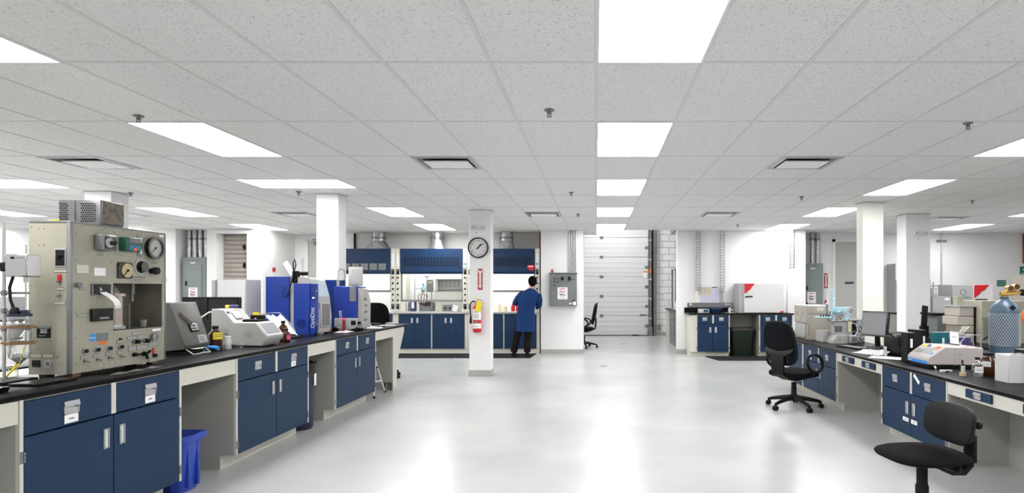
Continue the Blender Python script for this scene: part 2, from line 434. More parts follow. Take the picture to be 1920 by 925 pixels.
# sectional door of the bay
def door_root(name, mb, m): return struct(name, mb, m)
b = MB(); b.box(-2.3, 1.62, 18.60, 18.62, 0.0, 3.62); d1 = door_root('door_1', b, 'lightgrey')
b = MB()
b.box(-2.28, 1.60, 18.555, 18.60, .004, .598, .008)
for z in (.15, .30, .45): b.box(-2.28, 1.60, 18.549, 18.556, z - .022, z + .022, .003)
pm = mesh_of('door_panel', b, 'doorwhite')
for i in range(6): link('door_panel', pm, d1, (0, 0, .6 * i + .01))
b = MB(); b.box(-.055, .055, -.012, .0, -.045, .045, .004); b.box(-.02, .02, -.03, -.01, -.03, .03, .004); hm = mesh_of('door_hinge', b, ['midgrey'])
for i in range(1, 6): link('door_hinge', hm, d1, (.163, 18.553, .6 * i + .01))
for i in range(0, 6): link('door_hinge', hm, d1, (1.55, 18.553, .6 * i + .3))
b = MB(); b.box(1.33, 1.55, 18.53, 18.55, .62, .66, .005); part('door_handle', b, 'midgrey', d1)
b = MB(); b.box(1.10, 1.3, 18.535, 18.552, .0, .03); b.box(-2.2, 1.6, 18.52, 18.6, 0, .012); part('door_seal', b, 'rubber', d1)
b = MB(); b.box(1.63, 1.70, 18.50, 18.58, 0, 4.1, .01); b.box(1.75, 1.83, 18.46, 18.6, 0, 4.1, .01); part('door_track', b, 'greymetal', d1)
b = MB(); b.box(1.70, 1.75, 18.50, 18.58, 0, 4.1); part('door_track', b, 'black', d1)
for i in range(6):
    b = MB(); b.box(1.58, 1.70, 18.48, 18.52, .5 + .6 * i, .56 + .6 * i, .004); part('track_bracket', b, 'steel', d1)
b = MB(); b.box(1.57, 1.72, 18.44, 18.56, 0, .28, .01); part('track_guard', b, 'greymetal', d1)
b = MB(); b.box(1.62, 1.68, 18.485, 18.5, 1.92, 2.06); part('tag', b, 'orange', d1)
b = MB(); b.box(1.44, 1.56, 18.535, 18.55, 1.78, 2.0); b.mi = 1; b.box(1.44, 1.56, 18.533, 18.536, 1.94, 1.98); part('warning_label', b, ['paper', 'orange'], d1)
# narrow roll shutter at the back left
b = MB(); b.box(-8.20, -7.48, 13.33, 13.42, 0, 2.64); d2 = door_root('door_2', b, 'beigedoor')
b = MB(); b.box(-.355, .355, -.02, .02, .003, .097, .012, 2); sl = mesh_of('shutter_slat', b, 'beigedoor')
for i in range(26): link('shutter_slat', sl, d2, (-7.84, 13.31, .1 * i))
for z in (1.95, 2.35):
    b = MB(); b.prism([(-7.77, z), (-7.735, z - .07), (-7.70, z), (-7.735, z + .07)], 'y', 13.27, 13.29); part('shutter_hinge', b, 'black', d2)
b = MB(); b.box(-8.26, -8.17, 12.985, 13.0, 0, 2.70); b.box(-7.51, -7.42, 12.985, 13.0, 0, 2.70); b.box(-8.26, -7.42, 12.98, 12.999, 2.62, 2.70); struct('trim_1', b, 'wall')
# personnel door
b = MB(); b.box(-6.86, -6.02, 14.40, 14.44, .01, 2.58, .004); d3 = door_root('door_3', b, 'doorgrey')
b = MB(); b.box(-6.90, -6.86, 14.37, 14.5, 0, 2.62); b.box(-6.02, -5.98, 14.37, 14.5, 0, 2.62); b.box(-6.9, -5.98, 14.37, 14.5, 2.58, 2.62); part('door_frame', b, 'wallgrey', d3)
b = MB(); b.box(-6.70, -6.3, 14.31, 14.39, 2.47, 2.55, .01); part('door_closer', b, 'midgrey', d3)
b = MB(); b.tube([(-6.3, 14.35, 2.54), (-6.6, 14.26, 2.6), (-6.75, 14.37, 2.6)], .01, 6); part('closer_arm', b, 'midgrey', d3)
for z in (.4, 1.3, 2.25):
    b = MB(); b.cyl((-6.87, 14.385, z), (-6.87, 14.385, z + .1), .012, n=8); part('door_hinge', b, 'midgrey', d3)
b = MB(); b.box(-6.2, -6.06, 14.34, 14.36, 1.47, 1.5, .005); b.cyl((-6.09, 14.35, 1.485), (-6.09, 14.41, 1.485), .012, n=8); part('door_handle', b, 'steel', d3)
# right grey door
b = MB(); b.box(5.53, 6.52, 13.99, 14.03, .01, 2.52, .004); d4 = door_root('door_4', b, 'doorgrey')
b = MB(); b.box(5.47, 5.53, 13.97, 14.1, 0, 2.58); b.box(6.52, 6.58, 13.97, 14.1, 0, 2.58); b.box(5.47, 6.58, 13.97, 14.1, 2.52, 2.58); part('door_frame', b, 'wallgrey', d4)
b = MB(); b.box(5.76, 5.96, 13.98, 13.99, 1.58, 1.60); b.mi = 1; b.box(5.76, 5.96, 13.98, 13.99, 1.55, 1.575); part('door_sign', b, ['purple', 'navy'], d4)
# ================================================================== COLUMNS
def column(x0, x1, y0, y1, m, label, plinth=True, trim=0.0):
    t = thing('column', label, 'column', ((x0 + x1) / 2, (y0 + y1) / 2, 0))
    b = MB(); b.box(x0, x1, y0, y1, 0, CEIL - .001, .006); part('shaft', b, m, t, True)
    b = MB(); b.box(x0 - .011, x1 + .011, y0 - .011, y1 + .011, 0, .10, .002); part('plinth', b, 'base', t, True)
    b = MB(); b.box(x0 - .012, x1 + .012, y0 - .012, y1 + .012, CEIL - .012, CEIL - .0005, .002); part('ceiling_trim', b, 'tbar', t, True)
    return t
column(-3.80, -3.50, 8.20, 8.46, 'wall', 'white square column rising between the two blue analysers')
column(-2.075, -1.725, 9.87, 10.12, 'wall', 'white square column carrying the clock and fire extinguisher')
column(3.97, 4.28, 9.0, 9.22, 'creamcol', 'cream white column behind the computer monitor on the right bench')
column(5.33, 5.75, 10.4, 10.72, 'wall', 'pale grey column with emergency lamp heads on the right')
column(-6.78, -6.42, 8.0, 8.3, 'wall', 'white column mostly hidden behind the beige apparatus')
# ================================================================== CEILING FIXTURES
ORD = ['first', 'second', 'third', 'fourth', 'fifth', 'sixth']
for x0, x1, y0, y1, cn, row in LIGHTS:
    rt = ' set crosswise' if x1 - x0 > 1 else ''
    t = thing('ceiling_light', f'lit ceiling panel{rt}, {ORD[5 - row]} from the back wall, {cn}', 'ceiling light', ((x0 + x1) / 2, (y0 + y1) / 2, CEIL - .004), 0, 'recessed ceiling light panels')
    b = MB(); b.box(x0 + .012, x1 - .012, y0 + .012, y1 - .012, CEIL + .004, CEIL + .012); part('diffuser', b, 'lamp', t, True)
    b = MB()
    for q in ((x0 + .003, x0 + .016, y0 + .003, y1 - .003), (x1 - .016, x1 - .003, y0 + .003, y1 - .003), (x0 + .016, x1 - .016, y0 + .003, y0 + .016), (x0 + .016, x1 - .016, y1 - .016, y1 - .003)):
        b.box(*q, CEIL - .004, CEIL + .005)
    part('frame', b, 'lampframe', t, True)
for x, y, lab in VENTS:
    t = thing('ceiling_vent', lab, 'vent', (x + .305, y + .305, CEIL - .01), 0, 'ceiling air grilles')
    b = MB()
    for q in ((x + .01, x + .05, y + .01, y + .60), (x + .56, x + .60, y + .01, y + .60), (x + .05, x + .56, y + .01, y + .05), (x + .05, x + .56, y + .56, y + .60)):
        b.box(*q, CEIL - .008, CEIL + .003, .002)
    part('frame', b, 'pull', t, True)
    b = MB(); b.prism([(x + .05, CEIL + .0), (x + .09, CEIL + .04), (x + .05, CEIL + .04)], 'y', y + .05, y + .56)
    b.prism([(x + .56, CEIL + .0), (x + .52, CEIL + .04), (x + .56, CEIL + .04)], 'y', y + .05, y + .56)
    b.box(x + .05, x + .56, y + .05, y + .06, CEIL, CEIL + .04); b.box(x + .05, x + .56, y + .52, y + .56, CEIL, CEIL + .04)
    part('throat', b, 'midgrey', t, True)
    b = MB(); b.box(x + .08, x + .53, y + .20, y + .54, CEIL - .010, CEIL + .004, .004); part('face_plate', b, 'paper', t, True)
SPR = [(260, 218, 'above the perforated metal box'), (1030, 207, 'left of the nearest aisle lights'), (1815, 231, 'at the upper right'), (1071, 361, 'left of the third aisle light'),
       (1503, 369, 'beyond the right supply grille'), (560, 360, 'beside the left crosswise light'), (245, 362, 'over the hidden column'), (1823, 376, 'right of the cream column'),
       (1084, 402, 'left of the fourth aisle light'), (1383, 422, 'before the calendar wall')]
for x, y, lab in SPR:
    d = (CEIL - CZ) * FX / (CY - y); p = Vector(((x - CX) * d / FX, d, CEIL))
    t = thing('sprinkler', 'small chrome sprinkler head in the ceiling ' + lab, 'sprinkler', p, 0, 'ceiling sprinklers')
    b = MB(); b.lathe([(.036, -.005), (.036, .0), (.02, .004)], n=16); part('escutcheon', b, 'midgrey', t)
    b = MB(); b.cyl((0, 0, 0), (0, 0, -.03), .010, n=8); b.tube([(-.014, 0, -.012), (-.014, 0, -.035), (0, 0, -.045)], .003, 6); b.tube([(.014, 0, -.012), (.014, 0, -.035), (0, 0, -.045)], .003, 6)
    part('frame', b, 'midgrey', t)
    b = MB(); b.cyl((0, 0, -.045), (0, 0, -.048), .02, n=12); part('deflector', b, 'midgrey', t)
# unseen pair of panels added to brighten the loading bay
for y, lab in ((15.2, 'near the lab'), (17.2, 'near the overhead door')):
    t = thing('bay_fill_light', 'added unseen light panel high in the loading bay ' + lab, 'ceiling light', (0.4, y, 4.14), 0, 'added loading bay lights')
    b = MB(); b.box(-.3, 1.1, y - .34, y + .34, 4.14, 4.15); part('diffuser', b, 'lamp', t, True)
    b = MB(); b.box(-.33, 1.13, y - .37, y + .37, 4.15, 4.2); part('housing', b, 'white', t, True)
# ================================================================== BENCH CABINETS
def pull_drawer(x, z, parent, y=-.021, w=.095, h=.07):
    b = MB(); e = .006
    b.box(x - w / 2, x + w / 2, y - .005, y, z - h / 2, z - h / 2 + e); b.box(x - w / 2, x - w / 2 + e, y - .005, y, z - h / 2, z + h / 2); b.box(x + w / 2 - e, x + w / 2, y - .005, y, z - h / 2, z + h / 2)
    b.prism([(y, z + h * .5), (y - .005, z + h * .5), (y - .010, z + h * .16), (y - .010, z + h * .10), (y - .002, z + h * .25)], 'x', x - w / 2, x + w / 2)
    b.mi = 1; b.box(x - w / 2 + e, x + w / 2 - e, y - .0015, y, z - h / 2 + e, z + h * .4); b.mi = 2; b.box(x + w * .2, x + w / 2 - e, y - .002, y - .001, z - h * .05, z + h * .3)  # dark strip at one side is the recess shadow, painted on
    return part('handle', b, ['pull', 'lightgrey', 'pullshade'], parent, label='brushed metal cup pull')
def pull_door(x, z, parent, y=-.021, w=.042, h=.115):
    b = MB(); e = .005
    b.box(x - w / 2, x + w / 2, y - .0015, y, z - h / 2, z + h / 2); b.box(x - w / 2, x - w / 2 + .012, y - .010, y - .001, z - h / 2, z + h / 2, .002); b.box(x + w / 2 - e, x + w / 2, y - .006, y - .001, z - h / 2, z + h / 2)
    b.mi = 1; b.box(x - .004, x + .010, y - .003, y - .001, z - h / 2 + .01, z + h / 2 - .01)
    return part('handle', b, ['pull', 'white'], parent, label='brushed metal door pull')
def card(x, z, parent, y=-.021, w=.085, h=.045, rot=0.0):
    b = MB(Matrix.Translation((x, y, z)) @ Matrix.Rotation(rot, 4, 'Y'))
    b.box(-w / 2, w / 2, -.002, 0, -h / 2, h / 2); b.mi = 1; b.box(-w * .18, w * .18, -.0025, -.0018, -.004, .004)
    return part('label_card', b, ['paper', 'print'], parent)
def cabinet(label, loc, rz, w, top=.872, split=.687, bot=.112, toe=.11, depth=.60, sides='greyside', cards=(), doors=2, drawers=None, gap=.038,
            left_knee=True, cards_door=(), group='blue bench cabinets', sw=.02):
    t = thing('base_cabinet', label, 'cabinet', loc, rz, group)
    b = MB()
    for x0, x1 in ((0, sw), (w - sw, w)):
        b.prism([(0.0, bot), (toe, bot), (toe, 0), (depth, 0), (depth, top), (0.0, top)], 'x', x0, x1)
    b.box(sw, w - sw, depth - .02, depth, .0, top); b.box(sw, w - sw, .0, depth, bot - .0, bot + .018); b.box(sw, w - sw, .02, depth, top - .02, top)
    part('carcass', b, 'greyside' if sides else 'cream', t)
    b = MB()
    for x0, x1 in ((0, sw), (w - sw, w)): b.box(x0, x1, -.0205, .0, bot, top)
    n = drawers if drawers is not None else doors
    cw = (w - 2 * sw) / n
    b.box(0.0, w, toe - .004, toe + .002, 0, bot)
    for i in range(1, n): b.box(sw + cw * i - gap / 2 + .002, sw + cw * i + gap / 2 - .002, -.0205, .02, split + .004, top)
    b.box(sw, w - sw, -.002, .01, top - .012, top)
    part('face_frame', b, 'cream', t)
    for i in range(n):
        x0 = sw + cw * i + (gap / 2 if i else .003); x1 = sw + cw * (i + 1) - (gap / 2 if i < n - 1 else .003)
        if split < top - .03:
            b = MB(); b.box(x0, x1, -.021, -.001, split + .004, top - .010, .002); dr = part('drawer', b, 'navy', t)
            pull_drawer((x0 + x1) / 2, (split + top) / 2 + .005, dr, h=min(.07, (top - split) * .45))
            if i in cards: card((x0 + x1) / 2, (split + top) / 2 - .055, dr)
    dw = (w - 2 * sw) / doors
    for i in range(doors):
        x0 = sw + dw * i + .003; x1 = sw + dw * (i + 1) - .003
        b = MB(); b.box(x0, x1, -.021, -.001, bot + .003, split - .004, .002); do = part('door', b, 'navy', t)
        hx = x1 - .055 if i == 0 and doors > 1 else x0 + .055
        pull_door(hx, split - .13, do)
        if i in cards_door: card(hx + (-.03 if i == 0 else .0), split - .24, do, w=.10, h=.035)
        for z in (bot + .08, split - .10):
            xx = x0 - .014 if i == 0 else x1 + .014
            b = MB(); b.box(xx - .008, xx + .010, -.0225, -.018, z - .03, z + .03, .001)
            for q in (-.018, 0, .018): b.cyl((xx + .012 * (1 if i == 0 else -1), -.024, z + q - .007), (xx + .012 * (1 if i == 0 else -1), -.024, z + q + .007), .006, n=6)
            part('hinge', b, 'midgrey', do)
    return t
L = PI / 2
XF = -2.855
cabinet('navy two-door cabinet under the beige test apparatus, nearest on the left bench', (XF, 2.97, 0), L, 1.16, cards=(0, 1))
cabinet('navy two-door cabinet under the white touchscreen analyser on the left bench', (XF, 4.757, 0), L, 1.20, cards=(1,))
cabinet('navy two-door cabinet of the left bench beside the dark waste bin, under the blue analysers', (XF, 6.565, 0), L, 1.21)
def knee(label, loc, rz, w, top=.872, h=.115, depth=.60, back=.48, drawers=False, name='knee_space_frame', boards=True):
    t = thing(name, label, 'bench panel', loc, rz, 'knee space fronts')
    b = MB(); b.box(0, w, -.018, .004, top - h, top, .001); part('apron', b, 'cream', t)
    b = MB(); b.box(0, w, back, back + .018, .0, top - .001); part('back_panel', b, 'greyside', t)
    if drawers:
        for c in (.30, .76):
            b = MB(); b.box(w * c - .15, w * c + .15, -.034, -.018, top - .078, top - .014, .002); dr = part('drawer', b, 'navy', t)
            pull_drawer(w * c, top - .046, dr, y=-.034, w=.085, h=.05)
    return t
knee('cream apron over the open knee space at the near left corner', (XF, 2.20, 0), L, .767)
knee('cream apron over the knee space holding the blue recycling bin', (XF, 4.133, 0), L, .621)
knee('cream apron over the knee space holding the dark waste bin', (XF, 5.96, 0), L, .602)
knee('cream apron over the knee space holding the white step stool', (XF, 7.778, 0), L, .72)
# tapered end gable of the left bench
t = thing('bench_end_gable', 'cream tapered gable panel carrying the far end of the left bench', 'bench panel', (-2.9, 8.5, 0))
b = MB(); b.prism([(8.50, .0), (8.66, .0), (8.66, .36), (8.98, .80), (8.98, .871), (8.50, .871)], 'x', -2.857, -2.875); part('front_face', b, 'cream', t, True)
b = MB(); b.prism([(-2.876, .112), (-2.965, .112), (-2.965, 0), (-3.45, 0), (-3.45, .871), (-2.876, .871)], 'y', 8.50, 8.52); part('side_board', b, 'greyside', t, True)
b = MB(); b.box(-2.985, -2.967, 8.50, 8.66, 0, .112); part('kick_board', b, 'cream', t, True)
b = MB(); b.prism([(8.64, .0), (8.66, .0), (8.66, .36), (8.98, .80), (8.98, .871), (8.64, .871)], 'x', -2.876, -3.45); part('far_board', b, 'cream', t, True)
# worktops of the left island
def worktop(name, x0, x1, y0, y1, z0, z1, label):
    b = MB(); b.box(x0, x1, y0, y1, z0, z1, .005, 2); return solo(name, b, 'black_top', label, 'worktop')
worktop('worktop', -3.475, -2.83, 2.0, 9.16, .8725, .902, 'long black worktop of the left bench')
worktop('worktop', -4.47, -3.825, 2.0, 9.16, .8725, .902, 'black worktop on the rear half of the left island')
b = MB(); b.box(-3.495, -3.477, 2.0, 8.18, 0, .89); b.box(-3.823, -3.806, 2.0, 8.18, 0, .89); b.box(-3.806, -3.495, 2.0, 8.18, .86, .89); solo('service_spine', b, 'cream', 'low cream service spine between the two halves of the left island', 'bench panel')
b = MB(); b.box(-4.44, -3.83, 2.1, 8.9, 0.0, .872); solo('rear_cabinet_row', b, 'cream', 'cream cabinet row behind the left bench', 'cabinet')
# right, desk-height bench
RX = 2.85
cabinet('navy two-door desk cabinet behind the near black stool on the right bench', (RX, 6.0, 0), -L, 1.13, top=.677, split=.475, bot=.09, toe=.07, depth=.48, cards_door=(0, 1))
cabinet('navy desk cabinet beside the mesh armchair on the right bench', (RX, 8.28, 0), -L, 1.17, top=.677, split=.475, bot=.09, toe=.07, depth=.48, cards=(0,))
cabinet('navy single-door desk cabinet at the far end of the right bench', (RX, 8.90, 0), -L, .615, top=.677, split=.67, bot=.09, toe=.07, depth=.48, doors=1)
knee('cream apron with two shallow navy drawers beside the mesh armchair', (RX, 7.108, 0), -L, 1.106, top=.677, h=.10, depth=.48, back=.48, drawers=True)
knee('cream apron with two shallow navy drawers nearest on the right bench', (RX, 4.868, 0), -L, 1.35, top=.677, h=.10, depth=.48, back=.48, drawers=True)
worktop('worktop', 2.82, 3.66, 2.9, 9.05, .6775, .706, 'long low black worktop of the right bench')
b = MB(Matrix.Translation((2.828, 5.335, .628)) @ Matrix.Rotation(-L, 4, 'Z') @ Matrix.Rotation(.62, 4, 'Y')); b.box(-.055, .055, -.0015, 0, -.016, .016)
solo('paper_label', b, 'paper', 'tilted white paper label stuck on a navy drawer of the right bench', 'label')
# back counter below the white oven
BY = 12.70
cabinet('navy two-door cabinet below the calendar', (2.10, BY, 0), 0, .70, top=.885, split=.70, bot=.11, toe=.08, depth=.6)
cabinet('navy two-door cabinet below the white oven', (3.42, BY, 0), 0, .71, top=.885, split=.70, bot=.11, toe=.08, depth=.6)
t = thing('counter_end_panel', 'cream filler panel closing the left end of the oven counter', 'bench panel', (2.04, BY + .3, 0))
b = MB(); b.prism([(1.985, BY - .002), (2.099, BY - .002), (2.099, BY + .6), (1.985, BY + .6)], 'z', .11, .885); part('board', b, 'cream', t, True)
b = MB(); b.box(1.985, 2.099, BY + .08, BY + .6, 0, .11); part('kick', b, 'cream', t, True)
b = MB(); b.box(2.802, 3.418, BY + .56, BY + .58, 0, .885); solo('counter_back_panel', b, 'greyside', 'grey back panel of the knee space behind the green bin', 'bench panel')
t = thing('oven_counter', 'black counter top under the white oven', 'worktop', (3.05, 13.0, .886))
b = MB(); b.box(1.94, 4.165, BY - .03, 13.345, .886, .915, .004); part('slab', b, 'black_top', t, True)
b = MB(); b.box(1.94, 3.01, 13.32, 13.3415, .9155, 1.02, .002); solo('splashback', b, 'black_top', 'low black splashback behind the tub on the oven counter', 'splashback')
# second rank of low benches on the right
b = MB(); b.box(4.75, 6.6, 6.3, 9.9, .68, .71, .004); solo('worktop', b, 'black_top', 'low black worktop behind the gas cylinder', 'worktop')
t = thing('bench_support', 'cream support frame below the worktop behind the gas cylinder', 'bench panel', (5.6, 8, 0))
for x in (4.8, 6.5):
    for y in (6.4, 8.0, 9.8):
        b = MB(); b.box(x, x + .05, y - .05, y, 0, .679); part('leg', b, 'cream', t, True)
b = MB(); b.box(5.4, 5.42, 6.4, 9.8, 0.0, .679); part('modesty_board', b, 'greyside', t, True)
b = MB(); b.box(6.5, 9.6, 12.7, 13.5, .88, .91, .004); solo('worktop', b, 'black_top', 'black worktop along the far right wall', 'worktop')
b = MB(); b.box(6.52, 9.58, 12.74, 13.48, 0, .879); solo('base_cabinet', b, 'greyside', 'grey cabinet run below the far right worktop', 'cabinet')
# ================================================================== BEIGE TEST APPARATUS
PX = -3.06; PYN = 3.51; PYF = 4.29; PXB = -3.295; PZ0 = .925; PZ1 = 1.82
def A_(zx, zy): return (zx / 2.7206, 360 + zy / 2.7206)
def B_(zx, zy): return (130 + zx / 5.779, 400 + zy / 5.779)
def C_(zx, zy): return (130 + zx / 5.442, 540 + zy / 5.442)
def fr(p): q = on_x(PX, *p); return q.y, q.z           # point of the front plate as (Y, Z)
def nr(p): q = on_y(PYN, *p); return q.x, q.z          # point of the near side plate as (X, Z)
ap = thing('test_apparatus', 'tall beige metal test apparatus covered with gauges, knobs and a glass-fronted chamber', 'instrument', (-3.18, 3.9, .902))
OY0, OY1, OZ0, OZ1 = 3.827, 4.26, 1.157, 1.459
b = MB()
b.box(PXB, PX - .004, PYN + .004, PYN + .012, PZ0, PZ1 - .004); b.box(PXB, PX - .004, PYF - .012, PYF, PZ0, PZ1 - .004)
b.box(PXB, PXB + .008, PYN + .012, PYF - .012, PZ0, PZ1 - .004); b.box(PXB, PX - .004, PYN + .004, PYF, PZ0, PZ0 + .01)
part('casing', b, 'beige', ap, True)
b = MB()
for q in ((PYN + .02, OY0, PZ0, PZ1 - .01), (OY1, PYF - .008, PZ0, PZ1 - .01), (OY0, OY1, PZ0, OZ0), (OY0, OY1, OZ1, PZ1 - .01)): b.box(PX - .006, PX, *q)
part('front_panel', b, 'beige', ap, True)
b = MB(); b.box(PXB - .002, PX - .018, PYN, PYN + .005, PZ0, PZ1 - .015); part('side_panel', b, 'beige', ap, True)
b = MB(); b.box(PXB - .004, PX + .003, PYN - .002, PYF + .003, PZ1 - .014, PZ1, .009, 2); b.box(PX - .02, PX + .004, PYN - .003, PYN + .022, PZ0, PZ1 - .008, .008, 2)
b.box(PX - .012, PX + .004, PYF - .010, PYF + .004, PZ0, PZ1 - .008, .004); part('edge_trim', b, 'beigetrim', ap, True)
b = MB(); b.box(PXB + .01, PX - .006, OY0 - .01, OY0, OZ0 - .01, OZ1 + .01); b.box(PXB + .01, PX - .006, OY1, OY1 + .01, OZ0 - .01, OZ1 + .01)
b.box(PXB + .01, PXB + .02, OY0, OY1, OZ0, OZ1); b.box(PXB + .02, PX - .006, OY0, OY1, OZ0 - .01, OZ0); b.box(PXB + .02, PX - .006, OY0, OY1, OZ1, OZ1 + .01)
chm = part('chamber', b, 'chamber', ap, True)
for y in (PYN + .07, PYF - .07):
    b = MB(); b.box(PX - .06, PX - .02, y - .03, y + .03, .903, .926); part('foot', b, 'brown', ap, True)
    b = MB(); b.box(PXB + .02, PXB + .06, y - .03, y + .03, .903, .926); part('foot', b, 'brown', ap, True)
# pressure cell in the chamber
cx, cy = PX - .105, 3.965
b = MB(); b.lathe([(.046, 0), (.046, .20)], (cx, cy, OZ0 + .02), 20); cell = part('pressure_cell', b, 'pinkmetal', ap, True)
b = MB(); b.lathe([(.064, 0), (.064, .018), (.05, .02), (.05, .03)], (cx, cy, OZ0 + .004), 20); part('flange', b, 'steel', cell, True)
b = MB(); b.lathe([(.062, 0), (.062, .018)], (cx, cy, OZ0 + .218), 20); part('flange', b, 'pinkmetal', cell, True)
b = MB(); b.lathe([(.03, 0), (.03, .016), (.02, .02), (.02, .032), (.01, .034), (.008, .052)], (cx, cy, OZ0 + .236), 14); part('head_fitting', b, 'greymetal', cell, True)
b = MB(); b.cyl((PX - .07, 4.075, OZ1), (PX - .07, 4.075, OZ1 - .12), .008); b.cyl((PX - .07, 4.09, OZ1), (PX - .07, 4.09, OZ1 - .07), .005); b.cyl((PX - .09, 4.075, OZ0), (PX - .09, 4.075, OZ0 + .17), .004); part('chamber_rod', b, 'greymetal', ap, True)
b = MB(); b.box(PXB + .02, PXB + .03, 3.99, 4.11, OZ0 + .03, OZ0 + .22); b.mi = 1
for z in (.08, .15): b.cyl((PXB + .03, 4.06, OZ0 + z), (PXB + .045, 4.06, OZ0 + z), .01, n=10)
part('chamber_plate', b, ['beige', 'black'], ap, True)
b = MB(); b.lathe([(.02, 0), (.024, .05)], (PX - .07, 4.17, OZ0 + .004), 12); part('chamber_cup', b, 'midgrey', ap, True)
# front plate fittings
def plate(name, f, p0, p1, t, m, bev=.001, parent=ap, label=None):
    (y0, z1), (y1, z0) = fr(f(*p0)), fr(f(*p1)); b = MB(); b.box(PX, PX + t, y0, y1, z0, z1, bev); return part(name, b, m, parent, True, label)
def knob(name, f, p, r, t, m, n=16, r2=None, parent=ap, x=PX, label=None):
    y, z = fr(f(*p)); b = MB(); b.cyl((x, y, z), (x + t, y, z), r, r if r2 is None else r2, n); return part(name, b, m, parent, True, label)
def tag(f, p0, p1, m='offwhite', bar=True):
    (y0, z1), (y1, z0) = fr(f(*p0)), fr(f(*p1)); b = MB()
    b.box(PX, PX + .0012, y0, y1, z0, z1); b.mi = 1; b.box(PX + .001, PX + .0018, y0 + .002, y1 - .002, z0 + .002, z1 - .002); b.mi = 2
    if bar: b.box(PX + .0015, PX + .0022, y0 + (y1 - y0) * .15, y1 - (y1 - y0) * .15, (z0 + z1) / 2 - .0015, (z0 + z1) / 2 + .0015)
    return part('label_plate', b, ['black', m, 'print'], ap, True)
tm = plate('timer', B_, (265, 225), (442, 410), .045, 'beigetrim', .006, label='square timer with black dial')
(y0, z1), (y1, z0) = fr(B_(305, 250)), fr(B_(430, 395))
b = MB(); b.box(PX + .044, PX + .048, y0, y1, z0, z1, .002); part('timer_face', b, 'gloss_black', tm, True)
b = MB(); b.cyl((PX + .048, (y0 + y1) / 2 - .012, (z0 + z1) / 2), (PX + .052, (y0 + y1) / 2 - .012, (z0 + z1) / 2), .030, n=20); part('timer_scale', b, 'lightgrey', tm, True)
b = MB(); b.cyl((PX + .048, (y0 + y1) / 2, (z0 + z1) / 2), (PX + .075, (y0 + y1) / 2, (z0 + z1) / 2), .014, n=12); part('timer_knob', b, 'black', tm, True)
plate('controller_backplate', B_, (490, 205), (700, 470), .003, 'beige')
ct = plate('controller', B_, (530, 256), (698, 420), .05, 'green', .004, label='green digital temperature controller')
(y0, z1), (y1, z0) = fr(B_(560, 268)), fr(B_(690, 335)); b = MB(); b.box(PX + .05, PX + .052, y0, y1, z0, z1); part('display', b, 'gloss_black', ct, True)
(y0, z1), (y1, z0) = fr(B_(560, 340)), fr(B_(690, 415)); b = MB(); b.box(PX + .05, PX + .0515, y0, y1, z0, z1); b.mi = 1
for i in range(4):
    for j in range(2): b.box(PX + .051, PX + .054, y0 + (y1 - y0) * (.12 + .22 * i), y0 + (y1 - y0) * (.24 + .22 * i), z0 + (z1 - z0) * (.15 + .42 * j), z0 + (z1 - z0) * (.4 + .42 * j))
b.mi = 2; b.box(PX + .053, PX + .056, y0 + (y1 - y0) * .36, y0 + (y1 - y0) * .62, z0 + .001, z0 + (z1 - z0) * .5)
part('keypad', b, ['teal', 'skyblue', 'orange'], ct, True)
sp = plate('switch_strip', B_, (730, 230), (783, 478), .004, 'greymetal')
for zy in (290, 420):
    (y0, z1), (y1, z0) = fr(B_(748, zy - 28)), fr(B_(768, zy + 28)); b = MB(); b.box(PX + .004, PX + .014, y0, y1, z0, z1, .003); part('slide_switch', b, 'white', sp, True)
def gauge(f, p, r, rim='gloss_black', face='offwhite', ang=.7, nm='pressure_gauge', t=.035, label=None):
    y, z = fr(f(*p)); b = MB(); b.cyl((PX, y, z), (PX + t * .6, y, z), r * .9, n=28); b.ring_flat((PX + t * .6, y, z), r * .78, r, 'x', t * .4, 28); g = part(nm, b, rim, ap, True, label)
    b = MB(); b.cyl((PX + t * .6, y, z), (PX + t * .7, y, z), r * .8, n=28); b.mi = 1
    for k in range(11):
        a = -.75 * PI + 1.5 * PI * k / 10; s_, c_ = math.sin(a), math.cos(a)
        b.tube([(PX + t * .72, y + s_ * r * .6, z + c_ * r * .6), (PX + t * .72, y + s_ * r * .72, z + c_ * r * .72)], r * .018, 4)
    part('dial', b, [face, 'print'], g, True)
    b = MB(); s_, c_ = math.sin(ang), math.cos(ang); b.tube([(PX + t * .76, y - s_ * r * .15, z - c_ * r * .15), (PX + t * .76, y + s_ * r * .6, z + c_ * r * .6)], [r * .04, r * .015], 6)
    b.cyl((PX + t * .72, y, z), (PX + t * .85, y, z), r * .08, n=10); part('needle', b, 'black', g, True)
    return g
gauge(B_, (895, 380), .078, ang=-2.3 + PI * 2, label='large round pressure gauge with black rim')
sg = plate('square_gauge', B_, (514, 530), (672, 710), .012, 'gloss_black', .004, label='square black gauge with tan dial')
y, z = fr(B_(603, 622)); b = MB(); b.cyl((PX + .012, y, z), (PX + .018, y, z), .046, n=26); part('dial', b, 'cream_dial', sg, True)
b = MB(); b.tube([(PX + .021, y, z), (PX + .021, y - .032, z - .032)], .0025, 6); b.cyl((PX + .018, y, z), (PX + .024, y, z), .008, n=10); part('needle', b, 'black', sg, True)
k1 = knob('knob_scale', B_, (768, 583), .055, .003, 'offwhite', 26)
knob('regulator_knob', B_, (772, 585), .043, .032, 'gloss_black', 9, .036)
k2 = knob('hand_valve', B_, (880, 628), .018, .03, 'black', 10); knob('valve_grip', B_, (905, 625), .026, .028, 'black', 7, x=PX + .008)
plate('note_card', B_, (75, 557), (205, 653), .003, 'cream'); plate('data_label', B_, (268, 590), (392, 680), .0015, 'paper')
